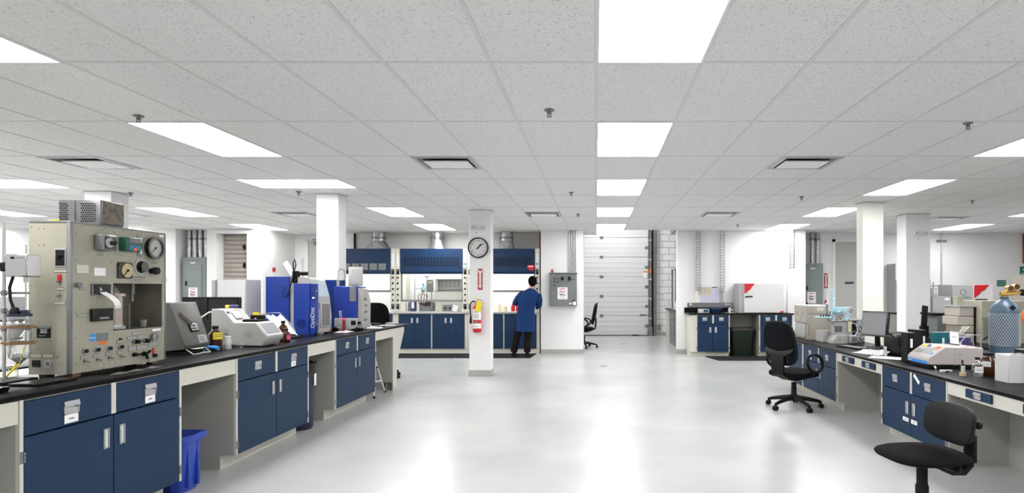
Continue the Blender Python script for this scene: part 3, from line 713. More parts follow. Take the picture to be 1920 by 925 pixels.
for q in ((300, 438, 362, 460), (508, 440, 680, 468), (838, 522, 950, 548), (684, 688, 824, 702), (710, 718, 803, 740), (108, 808, 180, 832)): tag(B_, q[:2], q[2:])
plate('bent_tag', B_, (975, 232), (1022, 262), .001, 'paper')
knob('cam_latch', B_, (78, 780), .016, .025, 'greymetal', 8)
pr = plate('strip_printer', B_, (230, 765), (430, 888), .012, 'greymetal', .003)
(y0, z1), (y1, z0) = fr(B_(243, 772)), fr(B_(425, 878)); b = MB(); b.box(PX + .012, PX + .014, y0, y1, z0, z1)
b.mi = 1; b.text('h', .035, frame_right(PX + .0145, y0 + .052, z0 + .03)); part('printer_face', b, ['gloss_black', 'paper'], pr, True)
pts = [fr(C_(*q)) for q in ((320, 48), (340, 95), (348, 140), (362, 180), (392, 212))]
b = MB(); wd = .026
V = [(b._v([(PX + .014 + .05 * math.sin(i * .7) + .008 * i, p[0] - wd, p[1]), (PX + .014 + .05 * math.sin(i * .7) + .008 * i, p[0] + wd, p[1] + .004)])) for i, p in enumerate(pts)]
for i in range(4): b._f([V[i][0], V[i][1], V[i + 1][1], V[i + 1][0]])
part('paper_strip', b, 'paper', pr, True)
dp = plate('display_unit', C_, (206, 215), (417, 330), .022, 'gloss_black', .003)
(y0, z1), (y1, z0) = fr(C_(275, 300)), fr(C_(372, 316)); b = MB(); b.box(PX + .022, PX + .0225, y0, y1, z0, z1); part('display_digits', b, 'midgrey', dp, True)
plate('logo_plate', C_, (206, 475), (272, 540), .0015, 'skyblue'); lp = plate('model_plate', C_, (276, 466), (397, 536), .0015, 'boxgrey')
y, z = fr(C_(238, 512)); b = MB(); b.tube([(PX + .002, y - .022 + .0044 * k, z + (.005 if k % 2 else -.004) * (1.6 if k == 1 else 1)) for k in range(11)], .0012, 5); part('logo_lettering', b, 'paper', ap, True)
(y0, z1), (y1, z0) = fr(C_(288, 485)), fr(C_(385, 515)); b = MB()
for i in range(3): b.box(PX + .0015, PX + .002, y0, y1 - .01 * i, z1 - .006 * i - .002, z1 - .006 * i)
part('lettering', b, 'midgrey', lp, True)
plate('orange_tag', C_, (302, 550), (380, 574), .0012, 'orange')
for p in ((152, 646), (277, 632), (400, 618), (517, 603)):
    g = knob('push_button', C_, p, .0175, .010, 'pull', 16); y, z = fr(C_(*p)); b = MB(); b.cyl((PX + .01, y, z), (PX + .018, y, z), .0125, n=14); part('button_cap', b, 'gloss_black', g, True)
knob('pilot_lamp', C_, (513, 524), .008, .012, 'darkbrown', 10)
for q in ((112, 698, 185, 722), (243, 680, 307, 704), (365, 664, 425, 688), (483, 648, 545, 672), (482, 538, 545, 562), (78, 266, 180, 294), (640, 450, 725, 474), (590, 500, 678, 524), (693, 488, 775, 513), (598, 600, 680, 638), (688, 588, 787, 624), (808, 562, 894, 590), (815, 724, 893, 752)): tag(C_, q[:2], q[2:])
tag(C_, (840, 416), (932, 440), 'paper', False)
for p in ((152, 748), (282, 732), (402, 712), (520, 698)):
    y, z = fr(C_(*p)); b = MB(); b.cyl((PX, y, z), (PX + .006, y, z), .009, n=8); b.cyl((PX + .006, y, z), (PX + .03, y + .004, z - .006), .003, .0045, 8); part('toggle_switch', b, 'greymetal', ap, True)
for p in ((243, 797), (308, 785), (370, 777), (430, 768), (488, 760), (543, 754)):
    y, z = fr(C_(*p)); b = MB(); b.ring_flat((PX, y, z), .0045, .009, 'x', .003, 12); b.mi = 1; b.cyl((PX, y, z), (PX + .001, y, z), .0046, n=10); part('test_socket', b, ['cream', 'black'], ap, True)
for p in ((672, 550), (772, 540)): knob('valve_knob', C_, p, .014, .03, 'black', 10); knob('valve_stem', C_, (p[0] - 26, p[1]), .008, .014, 'midgrey', 8)
y, z = fr(C_(655, 682)); b = MB(); b.cyl((PX, y, z), (PX + .02, y, z), .013, n=10); b.box(PX + .016, PX + .024, y - .012, y + .045, z - .007, z + .007, .003); part('lever_valve', b, 'black', ap, True)
y, z = fr(C_(752, 675)); b = MB(); b.cyl((PX, y, z), (PX + .02, y, z), .014, n=10)
for k in range(3): a = k * 2.09 + .6; b.tube([(PX + .022, y, z), (PX + .03, y + .035 * math.cos(a), z + .035 * math.sin(a))], [.011, .008], 6)
part('star_knob', b, 'black', ap, True)
gauge(C_, (850, 500), .026, 'midgrey', 'offwhite', 3.1, 'small_gauge', .02)
(y0, z1), (y1, z0) = fr(C_(842, 615)), fr(C_(862, 680)); b = MB(); b.box(PX, PX + .006, y0, y1, z0, z1, .002); part('flow_slider', b, 'red', ap, True)
knob('slider_knob', C_, (862, 690), .012, .02, 'black', 10)
for f, pl in ((B_, ((150, 140), (380, 166), (592, 192), (788, 214), (70, 224), (68, 508), (468, 264), (460, 528), (1002, 745), (842, 742), (676, 740), (458, 792), (1024, 796))), (C_, ((60, 250), (62, 516), (62, 784), (136, 858), (350, 824), (556, 794), (740, 766), (914, 740), (968, 660), (956, 366), (465, 462), (795, 432), (966, 210)))):
    for p in pl:
        y, z = fr(f(*p)); b = MB(); b.lathe([(.005, 0), (.0035, .002)], (0, 0, 0), 8); bmesh.ops.transform(b.bm, matrix=Matrix.Translation((PX, y, z)) @ Matrix.Rotation(PI / 2, 4, 'Y'), verts=b.bm.verts); part('screw', b, 'greymetal', ap, True)
# near side plate fittings
def splate(name, p0, p1, t, m, bev=.001, parent=ap, label=None):
    (x0, z1), (x1, z0) = nr(A_(*p0)), nr(A_(*p1)); b = MB(); b.box(x0, x1, PYN - t, PYN, z0, z1, bev); return part(name, b, m, parent, True, label)
vf = splate('variac_frame', (282, 288), (338, 384), .004, 'pull'); fp_ = splate('dial_panel', (286, 296), (333, 377), .006, 'gloss_black', parent=vf)
x, z = nr(A_(308, 330)); b = MB(); b.cyl((x, PYN - .006, z), (x, PYN - .024, z), .012, .009, n=12); part('dial_knob', b, 'black', vf, True)
def stag(p0, p1):
    (x0, z1), (x1, z0) = nr(A_(*p0)), nr(A_(*p1)); b = MB(); b.box(x0, x1, PYN - .0012, PYN, z0, z1); b.mi = 1; b.box(x0 + .002, x1 - .002, PYN - .0018, PYN - .001, z0 + .002, z1 - .002); b.mi = 2
    b.box(x0 + .006, x1 - .006, PYN - .0024, PYN - .0015, (z0 + z1) / 2 - .001, (z0 + z1) / 2 + .001); part('label_plate', b, ['black', 'cream', 'print'], ap, True)
for q in ((278, 398, 340, 412), (288, 488, 327, 502), (278, 560, 334, 575), (158, 827, 213, 846), (218, 827, 275, 846)): stag(q[:2], q[2:])
splate('red_switch', (300, 421, ), (315, 455), .012, 'red', .002)
x, z = nr(A_(306, 460)); b = MB(); b.cyl((x, PYN, z), (x, PYN - .02, z), .007, n=8); part('toggle_switch', b, 'greymetal', ap, True)
x, z = nr(A_(305, 527)); b = MB(); b.cyl((x, PYN, z), (x, PYN - .022, z - .006), .005, n=8); b.cyl((x, PYN, z), (x, PYN - .004, z), .009, n=8); part('toggle_switch', b, 'greymetal', ap, True)
np_ = splate('name_plate', (188, 689), (260, 746), .002, 'black')
(x0, z1), (x1, z0) = nr(A_(195, 692)), nr(A_(256, 742)); b = MB(); b.box(x0, x1, PYN - .003, PYN - .0018, z1 - .005, z1)
for i in range(3): b.box(x0 + .014, x1 - .016, PYN - .003, PYN - .0018, z1 - .0165 - .0088 * i, z1 - .0105 - .0088 * i)
b.tube([((x0 + x1) / 2 - .028 + .0045 * k, PYN - .0028, z0 + .008 + (.004 if k % 2 else -.003) * (1.6 if k == 1 else 1)) for k in range(10)], .0012, 5); part('lettering', b, 'lightgrey', np_, True)
splate('power_inlet', (165, 858), (207, 894), .006, 'gloss_black', .002)
x, z = nr(A_(247, 879)); b = MB(); b.ring_flat((x, PYN - .006, z), .014, .021, 'y', .006, 20); b.mi = 1; b.cyl((x, PYN, z), (x, PYN - .002, z), .014, n=16); part('round_socket', b, ['pull', 'midgrey'], ap, True)
for p in ((200, 188), (225, 188), (200, 272), (225, 272), (190, 762), (257, 762), (190, 803), (257, 803), (292, 841), (316, 880), (160, 180), (160, 480)):
    x, z = nr(A_(*p)); b = MB(); b.cyl((x, PYN, z), (x, PYN - .002, z), .004, n=8); part('screw', b, 'midgrey', ap, True)
# perforated power box on top
t = thing('perforated_box', 'grey perforated metal box with a rusty end on top of the beige apparatus', 'instrument', (-3.2, 3.83, PZ1 + .001))
b = MB(); b.box(-3.33, -3.068, 3.738, 3.925, PZ1 + .001, PZ1 + .155, .008, 2); part('housing', b, 'greymetal', t, True)
b = MB(); b.box(-3.072, -3.06, 3.745, 3.918, PZ1 + .008, PZ1 + .150, .004); part('end_plate', b, 'rust', t, True)
b = MB(); b.box(-3.262, -3.222, 3.733, 3.738, PZ1 + .005, PZ1 + .150, .001); part('cover_strip', b, 'greymetal', t, True)
for x0, x1 in ((-3.318, -3.272), (-3.185, -3.10)):
    b = MB()
    for i in range(int((x1 - x0) / .0135) + 1):
        for j in range(9):
            zz = PZ1 + .022 + j * .0135; xx = x0 + i * .0135 + (.0067 if j % 2 else 0); b.cyl((xx, 3.7385, zz), (xx, 3.7365, zz), .005, n=6)
    o = part('perforation', b, 'black', t, True)
b = MB(); b.tube([(-3.32, 3.735, PZ1 + .03), (-3.35, 3.70, PZ1 + .02), (-3.38, 3.69, PZ1 - .01), (-3.40, 3.72, PZ1 - .2)], .005, 6); part('cable', b, 'yellow', t, True)
b = MB(); b.grid(lambda u, v: (-2.96 + .13 * (v - .5) * 1.0, 3.60 + .42 * u + .03 * v, .9035 + .004 * math.sin(u * 9 + v * 5) ** 2), 14, 6); solo('plastic_bag', b, 'acrylic', 'flat clear plastic bag on the worktop before the beige apparatus', 'bag')
# ================================================================== LEFT BENCH EQUIPMENT
ZT = .9025
def bottle(name, label, cat, x, y, z, r, h, m='amber', capm='black', lab=None, labm='paper', neck=.38, group=None, capr=None):
    t = thing(name, label, cat, (x, y, z), 0, group)
    nr_ = r * neck
    b = MB(); b.lathe([(r * .92, 0), (r, r * .12), (r, h * .62), (r * .9, h * .70), (nr_, h * .82), (nr_, h * .9)], n=18); part('body', b, m, t, ang=50)
    cr = capr or nr_ * 1.2
    b = MB(); b.lathe([(cr, h * .88), (cr, h * .985), (cr * .9, h)], n=16); part('cap', b, capm, t)
    if lab:
        a0, a1, z0, z1 = lab; b = MB(); n = 8
        b.rings([[( (r + e) * math.cos(a0 + (a1 - a0) * k / n), (r + e) * math.sin(a0 + (a1 - a0) * k / n), zz * h) for k in range(n + 1)] for zz, e in ((z0, .0008), (z1, .0008))], cap=False)
        b.mi = 1
        for q in (.35, .6): b.rings([[((r + .0013) * math.cos(a0 + (a1 - a0) * k / n), (r + .0013) * math.sin(a0 + (a1 - a0) * k / n), zz * h) for k in range(1, n)] for zz in (z0 + (z1 - z0) * q, z0 + (z1 - z0) * (q + .07))], cap=False)
        part('label_wrap', b, [labm, 'print'], t)
    return t
# flow unit with sloped front, propped on a wire stand
t = thing('sloped_test_unit', 'dark grey sloped-front metal unit with a brown lever beside the beige apparatus', 'instrument', (-3.33, 4.9, ZT))
F0, F1 = 4.745, 5.05
b = MB(); b.prism([(-3.225, .975), (-3.345, 1.315), (-3.47, 1.315), (-3.47, .925), (-3.24, .945)], 'y', F0, F1, .004); body = part('body', b, 'instgrey', t, True)
def slope(y, s): return Vector((-3.225 - .12 * s, y, .975 + .34 * s))
nrm = Vector((.34, 0, .12)).normalized()
b = MB(); b.rings([[slope(F0 + .05, .72) + nrm * .006 + Vector((0, dy, dz)) for dy, dz in ((-.012, .02), (.012, .02), (.012, -.01), (-.012, -.01))], [slope(F0 + .13, .47) + nrm * .016 + Vector((0, dy, dz)) for dy, dz in ((-.012, .012), (.012, .012), (.012, -.012), (-.012, -.012))]]); part('lever', b, 'darkbrown', t, True)
M = Matrix.Translation(slope(F0 + .16, .42)) @ Matrix.Rotation(math.atan2(.12, .34) * -1, 4, 'Y')
b = MB(M); b.box(0, .012, -.05, .05, -.045, .04, .01, 2); part('window_bezel', b, 'black', t, True)
b = MB(M); b.box(.012, .014, -.04, .04, -.035, .03, .004); b.mi = 1
for i in range(9): b.box(.014, .0155, -.034 + .008 * (i % 5) * 1.6, -.028 + .008 * (i % 5) * 1.6, -.025 + .022 * (i // 5), -.012 + .022 * (i // 5))
part('window', b, ['chrome', 'gloss_black'], t, True)
M = Matrix.Translation(slope(F0 + .225, .12)) @ Matrix.Rotation(-math.atan2(.12, .34), 4, 'Y')
b = MB(M); b.box(0, .002, -.055, .055, -.035, .035); b.mi = 1; b.box(.002, .003, -.045, .045, -.028, .028); b.mi = 2
for i in range(4): b.box(.003, .0035, -.04, .03 - .01 * (i % 2), -.022 + .012 * i, -.017 + .012 * i)
part('name_plate', b, ['greymetal', 'lightgrey', 'black'], t, True)
for y in (F0 + .02, (F0 + F1) / 2, F1 - .02):
    for s_ in (.03, .95):
        q = slope(y, s_); b = MB(); b.cyl(q, q + nrm * .003, .005, n=8); part('screw', b, 'greymetal', t, True)
b = MB(); b.tube([(-3.25, F0 + .03, .95), (-3.19, F0 + .04, .905), (-3.17, F0 + .08, .906), (-3.175, F0 + .14, .912), (-3.17, F0 + .20, .906), (-3.19, F0 + .25, .905), (-3.25, F0 + .25, .95)], .004, 6); part('wire_stand', b, 'white', t, True)
b = MB(); b.box(-3.45, -3.27, F0 + .03, F1 - .03, ZT, .925); part('foot', b, 'rubber', t, True)
b = MB(); b.tube([(-3.17, 5.07, .925), (-3.22, 5.085, .93), (-3.30, 5.10, .925)], .018, 10); solo('blue_hose', b, 'skyblue', 'short bright blue hose lying behind the sloped grey unit', 'hose')
# black screen behind the analyser
t = thing('flat_monitor', 'wide black monitor standing behind the white touchscreen analyser', 'monitor', (-4.0, 5.9, .903))
b = MB(); b.box(-4.07, -3.50, 5.93, 5.97, .97, 1.345, .006); part('bezel', b, 'black', t, True)
b = MB(); b.box(-4.05, -3.52, 5.925, 5.931, .99, 1.325); part('screen', b, 'gloss_black', t, True)
b = MB(); b.box(-4.07, -3.50, 5.90, 5.93, 1.10, 1.13, .003); b.box(-4.07, -3.5, 5.90, 5.93, 1.22, 1.232, .003); b.box(-3.82, -3.81, 5.915, 5.93, 1.13, 1.34); part('front_rail', b, 'gloss_black', t, True)
b = MB(); b.box(-3.98, -3.86, 5.95, 6.0, .91, 1.1); b.box(-4.05, -3.83, 5.85, 6.05, .903, .915, .004); part('stand', b, 'black', t, True)
# white touchscreen analyser
t = thing('touchscreen_analyser', 'low white analyser with sloped colour touchscreen on the left bench', 'instrument', (-3.2, 5.6, ZT))
Y0, Y1 = 5.43, 5.72
prof = [(-3.46, .92), (-3.005, .905), (-2.955, .985), (-3.06, 1.118), (-3.255, 1.118), (-3.35, 1.235), (-3.46, 1.24)]
b = MB(); b.prism([(x, z + .004) for x, z in prof], 'y', Y0, Y1, .005); part('body', b, 'offwhite', t, True)
for x in (-3.42, -3.05):
    for y in (Y0 + .03, Y1 - .05):
        b = MB(); b.box(x - .015, x + .015, y, y + .03, ZT, .915); part('foot', b, 'rubber', t, True)
d = Vector((-3.06 + 2.955, 0, 1.118 - .985)); nn = Vector((.133, 0, .105)).normalized()
def sq(y, s, e): return Vector((-2.955, y, .989)) + d * s + nn * e
def slab(b, y0, y1, s0, s1, e0, e1): b.rings([[sq(y0, s0, e), sq(y1, s0, e), sq(y1, s1, e), sq(y0, s1, e)] for e in (e0, e1)])
b = MB(); slab(b, Y0 + .012, Y1 - .012, .08, .95, 0, .006); sc_ = part('screen_bezel', b, 'white', t, True)
b = MB(); slab(b, Y0 + .03, Y1 - .03, .18, .88, .006, .008); part('screen', b, 'screen', sc_, True)
for j in range(6):
    b = MB()
    for i in range(9): b.box(-3.44 + .0155 * i, -3.429 + .0155 * i, Y0 - .001, Y0 + .001, 1.055 - .021 * j, 1.063 - .021 * j)
    part('vent_row', b, 'midgrey', t, True)
b = MB()
for j in range(6):
    for i in range(6):
        if abs(i - 2.5) + abs(j - 2.5) < 4.6: b.cyl((-3.155 + .012 * i, Y0 + .001, .99 + .009 * j), (-3.155 + .012 * i, Y0 - .001, .99 + .009 * j), .0035, n=6)
part('speaker_grille', b, 'print', t, True)
b = MB(); b.box(-3.335, -3.31, Y0 - .002, Y0, 1.015, 1.023); part('brand_badge', b, 'black', t, True)
M = Matrix.Translation((-3.30, 5.55, 1.186)) @ Matrix.Rotation(math.atan2(.117, .095), 4, 'Y')
b = MB(M); b.box(-.04, .04, -.05, .05, -.002, .006, .002); part('top_plate', b, 'white', t, True)
b = MB(); b.box(-3.335, -3.315, 5.44, 5.475, 1.213, 1.219); part('badge', b, 'purple', t, True)
b = MB(); b.box(-3.24, -3.10, 5.53, 5.68, 1.121, 1.145, .004); b.box(-3.23, -3.11, 5.64, 5.69, 1.145, 1.18, .004); b.mi = 1; b.cyl((-3.13, 5.55, 1.145), (-3.13, 5.55, 1.158), .007, n=10); b.cyl((-3.13, 5.65, 1.18), (-3.13, 5.65, 1.195), .007, n=10); part('cup_holder', b, ['black', 'white'], t, True)
b = MB(); b.tube([(-3.46, 5.50, 1.21), (-3.50, 5.47, 1.215), (-3.56, 5.45, 1.17), (-3.58, 5.45, 1.09), (-3.55, 5.45, 1.01), (-3.48, 5.44, .975), (-3.40, 5.42, .975)], .007, 8); part('hose', b, 'white', t, True)
b = MB(); b.cyl((-3.40, 5.60, 1.262), (-3.33, 5.62, 1.262), .016, n=12); b.mi = 1; b.cyl((-3.43, 5.592, 1.262), (-3.40, 5.60, 1.262), .014, n=10); solo('squeeze_bottle', b, ['purple', 'yellow'], 'small purple bottle with yellow cap lying on the white analyser', 'bottle')
bottle('amber_bottle', 'amber glass bottle with yellow label before the white analyser', 'bottle', -3.26, 5.17, ZT, .054, .205, lab=(-1.3, .3, .45, .74), labm='yellow')
bottle('plastic_jar', 'small white plastic jar beside the amber bottle', 'jar', -3.19, 5.235, ZT, .027, .11, 'white', 'white', neck=.8, capr=.023)
bottle('glass_vial', 'tiny clear vial in front of the white analyser', 'vial', -3.10, 5.28, ZT, .013, .055, 'glass', 'lightgrey', neck=.7)
bottle('amber_bottle', 'amber bottle with pink label beyond the white analyser screen', 'bottle', -3.12, 6.02, ZT, .043, .205, lab=(-2.2, .5, .15, .38), labm='pink')
bottle('amber_bottle', 'short amber bottle tucked behind the touchscreen', 'bottle', -3.04, 5.93, ZT, .036, .13, lab=(-1.0, .8, .2, .55), labm='pink')
# wire literature stand
t = thing('literature_stand', 'wire stand holding crumpled papers with a yellow tag before the blue analyser', 'paper holder', (-3.3, 6.35, ZT))
b = MB(); b.tube([(-3.50, 6.2, 1.16), (-3.42, 6.2, 1.17), (-3.28, 6.26, 1.0), (-3.24, 6.3, .905)], .005, 6); b.tube([(-3.46, 6.45, 1.17), (-3.38, 6.45, 1.17), (-3.26, 6.5, 1.02), (-3.22, 6.5, .905)], .005, 6); b.tube([(-3.50, 6.2, 1.16), (-3.46, 6.45, 1.17)], .005, 6); part('wire_frame', b, 'pull', t, True)
b = MB(); b.grid(lambda u, v: (-3.42 + .20 * v + .012 * math.sin(9 * u), 6.22 + .30 * u, 1.14 - .20 * v + .018 * math.sin(7 * u + 4 * v)), 12, 8); part('paper', b, 'paper', t, True)
b = MB(); b.grid(lambda u, v: (-3.44 + .14 * v, 6.28 + .20 * u, 1.145 - .16 * v + .01 * math.sin(11 * u + 2 * v)), 10, 6); part('paper', b, 'paper', t, True)
b = MB(); b.box(-3.515, -3.45, 6.185, 6.195, 1.145, 1.185); part('yellow_tag', b, 'yellow', t, True)
b = MB(); b.box(-3.40, -3.16, 6.22, 6.52, ZT, .925, .006); part('tray', b, 'black', t, True)
# OptiDist distillation analyser
t = thing('distillation_analyser', 'tall blue and white distillation analyser lettered OptiDist', 'instrument', (-3.45, 7.0, ZT))
Y0, Y1 = 6.82, 7.19
b = MB(); b.box(-3.744, -3.477, Y0 + .02, Y1, .92, 1.565, .004); part('rear_cabinet', b, 'optiblue', t, True)
b = MB(); b.box(-3.56, -3.51, Y0 + .016, Y0 + .02, 1.33, 1.46); part('vent_grid', b, 'optidark', t, True)
b = MB(); b.prism([(-3.476, .92), (-3.155, .92), (-3.145, 1.10), (-3.17, 1.34), (-3.225, 1.53), (-3.26, 1.556), (-3.476, 1.56)], 'y', Y0 + .04, Y1, .006); part('main_housing', b, 'offwhite', t, True)
b = MB(); b.prism([(-3.407, .93), (-3.40, .905), (-3.23, .905), (-3.225, 1.486), (-3.407, 1.486)], 'y', Y0 - .02, Y0 + .039, .004); part('side_door', b, 'optiblue', t, True)
b = MB(); b.prism([(-3.224, .905), (-3.165, .92), (-3.15, 1.1), (-3.155, 1.485), (-3.224, 1.486)], 'y', Y0 - .012, Y0 + .039, .004); fs = part('front_strip', b, 'optiblue', t, True)
b = MB(); b.box(-3.22, -3.165, Y0 - .015, Y0 - .011, 1.30, 1.475, .002); part('smoked_window', b, 'optidark', t, True)
b = MB(); b.text('OptiDist', .066, frame_front(-3.195, Y0 - .0135, 1.10, PI / 2), .001); part('lettering', b, 'white', fs, True, label='white vertical lettering OptiDist')
b = MB(); b.cyl((-3.32, Y0 - .021, 1.03), (-3.32, Y0 - .0195, 1.03), .055, n=24); part('round_cover', b, 'optidark', t, True)
b = MB(); b.box(-3.20, -3.172, Y0 - .017, Y0 - .0145, 1.315, 1.335); part('small_label', b, 'paper', t, True)
for z in (1.02, 1.4): 
    b = MB(); b.cyl((-3.165, Y0 - .005, z), (-3.13, Y0 - .005, z), .008, n=8); part('door_latch', b, 'greymetal', t, True)
b = MB(); b.rings([[(-3.178, Y0 + .07, 1.335), (-3.178, Y1 - .04, 1.335), (-3.222, Y1 - .04, 1.51), (-3.222, Y0 + .07, 1.51)], [(-3.168, Y0 + .07, 1.338), (-3.168, Y1 - .04, 1.338), (-3.212, Y1 - .04, 1.513), (-3.212, Y0 + .07, 1.513)]]); part('screen', b, 'screenblue', t, True)
b = MB(); b.box(-3.155, -3.138, Y0 + .07, Y1 - .05, .98, 1.27, .006); rc = part('receiver_bay', b, 'lightgrey', t, True)
b = MB(); b.box(-3.145, -3.135, Y0 + .10, Y1 - .08, 1.0, 1.25); part('bay_window', b, 'midgrey', rc, True)
b = MB(); b.box(-3.15, -3.14, Y1 - .05, Y1 - .02, .935, .955); part('indicator', b, 'orange', t, True)
for x in (-3.7, -3.2):
    for y in (Y0 + .06, Y1 - .04): b = MB(); b.cyl((x, y, ZT), (x, y, .925), .02, n=10); part('foot', b, 'rubber', t, True)
b = MB(); b.tube([(-3.43, Y0 + .03, 1.56), (-3.43, Y0 + .02, 1.72), (-3.415, Y0 + .02, 1.76), (-3.40, Y0 + .02, 1.70), (-3.43, Y0 + .0, 1.55), (-3.46, Y0 - .0, 1.42), (-3.49, Y0, 1.33)], .006, 6); part('sensor_cable', b, 'black', t, True)
b = MB(); b.box(-3.45, -3.39, Y0 + .03, Y0 + .1, 1.49, 1.63, .006); b.cyl((-3.38, Y0 + .06, 1.60), (-3.29, Y0 + .06, 1.60), .022, n=12); part('probe_head', b, 'black', t, True)
b = MB(); b.cyl((-3.36, Y0 + .1, 1.56), (-3.36, Y0 + .1, 1.78), .012, n=12); part('glass_tube', b, 'glass', t, True)
M = Matrix.Translation((-3.50, Y0 + .06, 1.66)) @ Matrix.Rotation(-.55, 4, 'Y'); b = MB(M); b.box(-.03, .03, -.004, .004, -.085, .085, .002); part('paper_flag', b, 'paper', t, True)
b = MB(); b.cyl((-3.69, Y0 + .1, 1.565), (-3.69, Y0 + .1, 1.62), .01, n=8); b.mi = 1; b.cyl((-3.69, Y0 + .1, 1.62), (-3.69, Y0 + .1, 1.67), .017, n=10); part('beacon', b, ['white', 'red'], t, True)
# second blue analyser
t = thing('distillation_analyser', 'shorter blue analyser with a white tablet screen on top', 'instrument', (-3.15, 7.7, ZT))
Y0, Y1 = 7.55, 7.88
b = MB(); b.box(-3.41, -3.27, Y0 + .03, Y1, .93, 1.54, .004); part('rear_cabinet', b, 'optidark', t, True)
b = MB(); b.box(-3.27, -3.0, Y0, Y1, 1.06, 1.46, .008); part('front_cabinet', b, 'optiblue', t, True)
b = MB(); b.box(-3.08, -3.005, Y0 - .006, Y0, 1.27, 1.455, .002); part('smoked_window', b, 'midgrey', t, True)
b = MB(); b.prism([(-3.27, .96), (-3.22, .925), (-3.02, .925), (-2.985, .96), (-2.985, 1.06), (-3.27, 1.06)], 'y', Y0 - .01, Y1, .006); part('base', b, 'lightgrey', t, True)
b = MB(); b.prism([(-3.0, .93), (-2.945, .93), (-2.94, 1.25), (-2.975, 1.42), (-3.0, 1.44)], 'y', Y0 + .05, Y1, .004); part('front_face', b, 'offwhite', t, True)
for z in (1.02, 1.12, 1.2, 1.28):
    b = MB(); b.box(-2.945, -2.935, Y0 + .12, Y0 + .2, z, z + .03, .002); part('side_button', b, 'midgrey', t, True)
b = MB(); b.box(-3.06, -3.0, Y0 - .016, Y0 - .01, .975, 1.03, .004); b.cyl((-2.985, Y0 + .02, 1.0), (-2.955, Y0 + .02, 1.0), .018, n=10); part('power_knob', b, 'black', t, True)
M = Matrix.Translation((-3.045, Y0 + .10, 1.585)) @ Matrix.Rotation(.25, 4, 'Z') @ Matrix.Rotation(-.12, 4, 'X')
b = MB(M); b.box(-.085, .085, -.018, .018, -.12, .12, .012, 2); tb = part('tablet', b, 'offwhite', t, True)
b = MB(M); b.box(-.045, .055, -.0195, -.018, -.085, .085); part('tablet_screen', b, 'lightgrey', tb, True)
b = MB(); b.cyl((-3.05, Y0 + .12, 1.455), (-3.05, Y0 + .12, 1.50), .015, n=10); part('tablet_post', b, 'midgrey', t, True)
b = MB(); b.cyl((-3.25, Y0 + .05, 1.46), (-3.25, Y0 + .05, 1.53), .018, n=10); b.cyl((-3.25, Y0 + .05, 1.53), (-3.25, Y0 + .05, 1.64), .008, n=8); part('probe_port', b, 'steel', t, True)
b = MB(); b.tube([(-3.25, Y0 + .05, 1.64), (-3.22, Y0 + .05, 1.68), (-3.17, Y0 + .05, 1.66), (-3.155, Y0 + .05, 1.58), (-3.19, Y0 + .05, 1.48)], .004, 6); part('probe_cable', b, 'black', t, True)
for x in (-3.35, -3.05):
    b = MB(); b.box(x - .03, x + .03, Y0 + .05, Y1 - .05, ZT, .93); part('foot', b, 'rubber', t, True)
b = MB(); b.grid(lambda u, v: (-3.12 + .16 * u, 7.18 + .22 * v, ZT + .004 + .022 * abs(math.sin(5 * u + 3 * v)) * math.sin(PI * u) * math.sin(PI * v)), 12, 10); solo('paper_towel', b, 'tissue', 'crumpled white paper towel beside the OptiDist analyser', 'towel')
t = thing('graduated_cylinder', 'tall clear graduated cylinder standing before the second blue analyser', 'glassware', (-3.14, 7.42, ZT))
b = MB(); b.lathe([(.017, .01), (.017, .25), (.020, .255)], n=16, cap=False); part('tube', b, 'glass', t)
b = MB(); b.lathe([(.035, 0), (.035, .006), (.017, .012)], n=16); part('foot', b, 'glass', t)
bottle('marker_bottle', 'small bottle with a pink top beside the OptiDist analyser', 'bottle', -3.04, 7.28, ZT, .02, .17, 'darkred', 'pink', neck=.9)
# clutter on the far end of the bench
for i, (x, y, w_, h_, rz, m, lab) in enumerate(((-2.98, 8.12, .20, .26, .3, 'paper', 'loose white sheet on the bench end near the second blue analyser'), (-3.20, 8.40, .2, .28, -.2, 'paper', 'loose white sheet behind the crumpled glove'), (-3.0, 8.68, .22, .16, .1, 'paper', 'small note sheet at the far corner of the left bench'))):
    b = MB(Matrix.Translation((x, y, ZT)) @ Matrix.Rotation(rz, 4, 'Z')); b.box(-w_ / 2, w_ / 2, -h_ / 2, h_ / 2, 0, .002); solo('paper_sheet', b, m, lab, 'paper')
b = MB(); b.box(-3.30, -3.13, 8.56, 8.76, ZT, .935, .004); b.mi = 1; b.box(-3.24, -3.19, 8.553, 8.561, .91, .93); solo('black_box', b, ['black', 'paper'], 'flat black box with a white label on the far end of the left bench', 'box')
b = MB(); b.box(-3.08, -2.95, 8.82, 8.98, ZT, .93, .004); solo('note_pad', b, 'offwhite', 'white note pad on the far corner of the left bench', 'pad')
b = MB(); b.sphere((-3.19, 8.22, ZT + .028), .05, 10, 1.1, 1.3, .55); b.sphere((-3.23, 8.2, ZT + .07), .03, 8, 1, 1, 1.2); b.tube([(-3.23, 8.2, .95), (-3.27, 8.2, .99), (-3.25, 8.22, 1.03)], [.02, .022, .014], 8); solo('crumpled_glove', b, 'tissue', 'crumpled white glove on the far end of the left bench', 'glove')
# tall white box cabinet on the rear worktop
t = thing('tall_white_unit', 'tall pale grey box unit with hinge strip behind the white analyser', 'instrument', (-3.95, 6.75, .903))
b = MB(); b.box(-4.15, -3.826, 6.6, 6.9, .903, 1.53, .004); part('casing', b, 'lightgrey', t, True)
b = MB(); b.box(-4.13, -3.835, 6.592, 6.6, .915, 1.52, .002); part('door', b, 'white', t, True)
b = MB(); b.cyl((-4.165, 6.598, .93), (-4.165, 6.598, 1.52), .012, n=8); b.box(-4.20, -4.155, 6.60, 6.62, .92, 1.52); part('hinge_strip', b, 'pull', t, True)
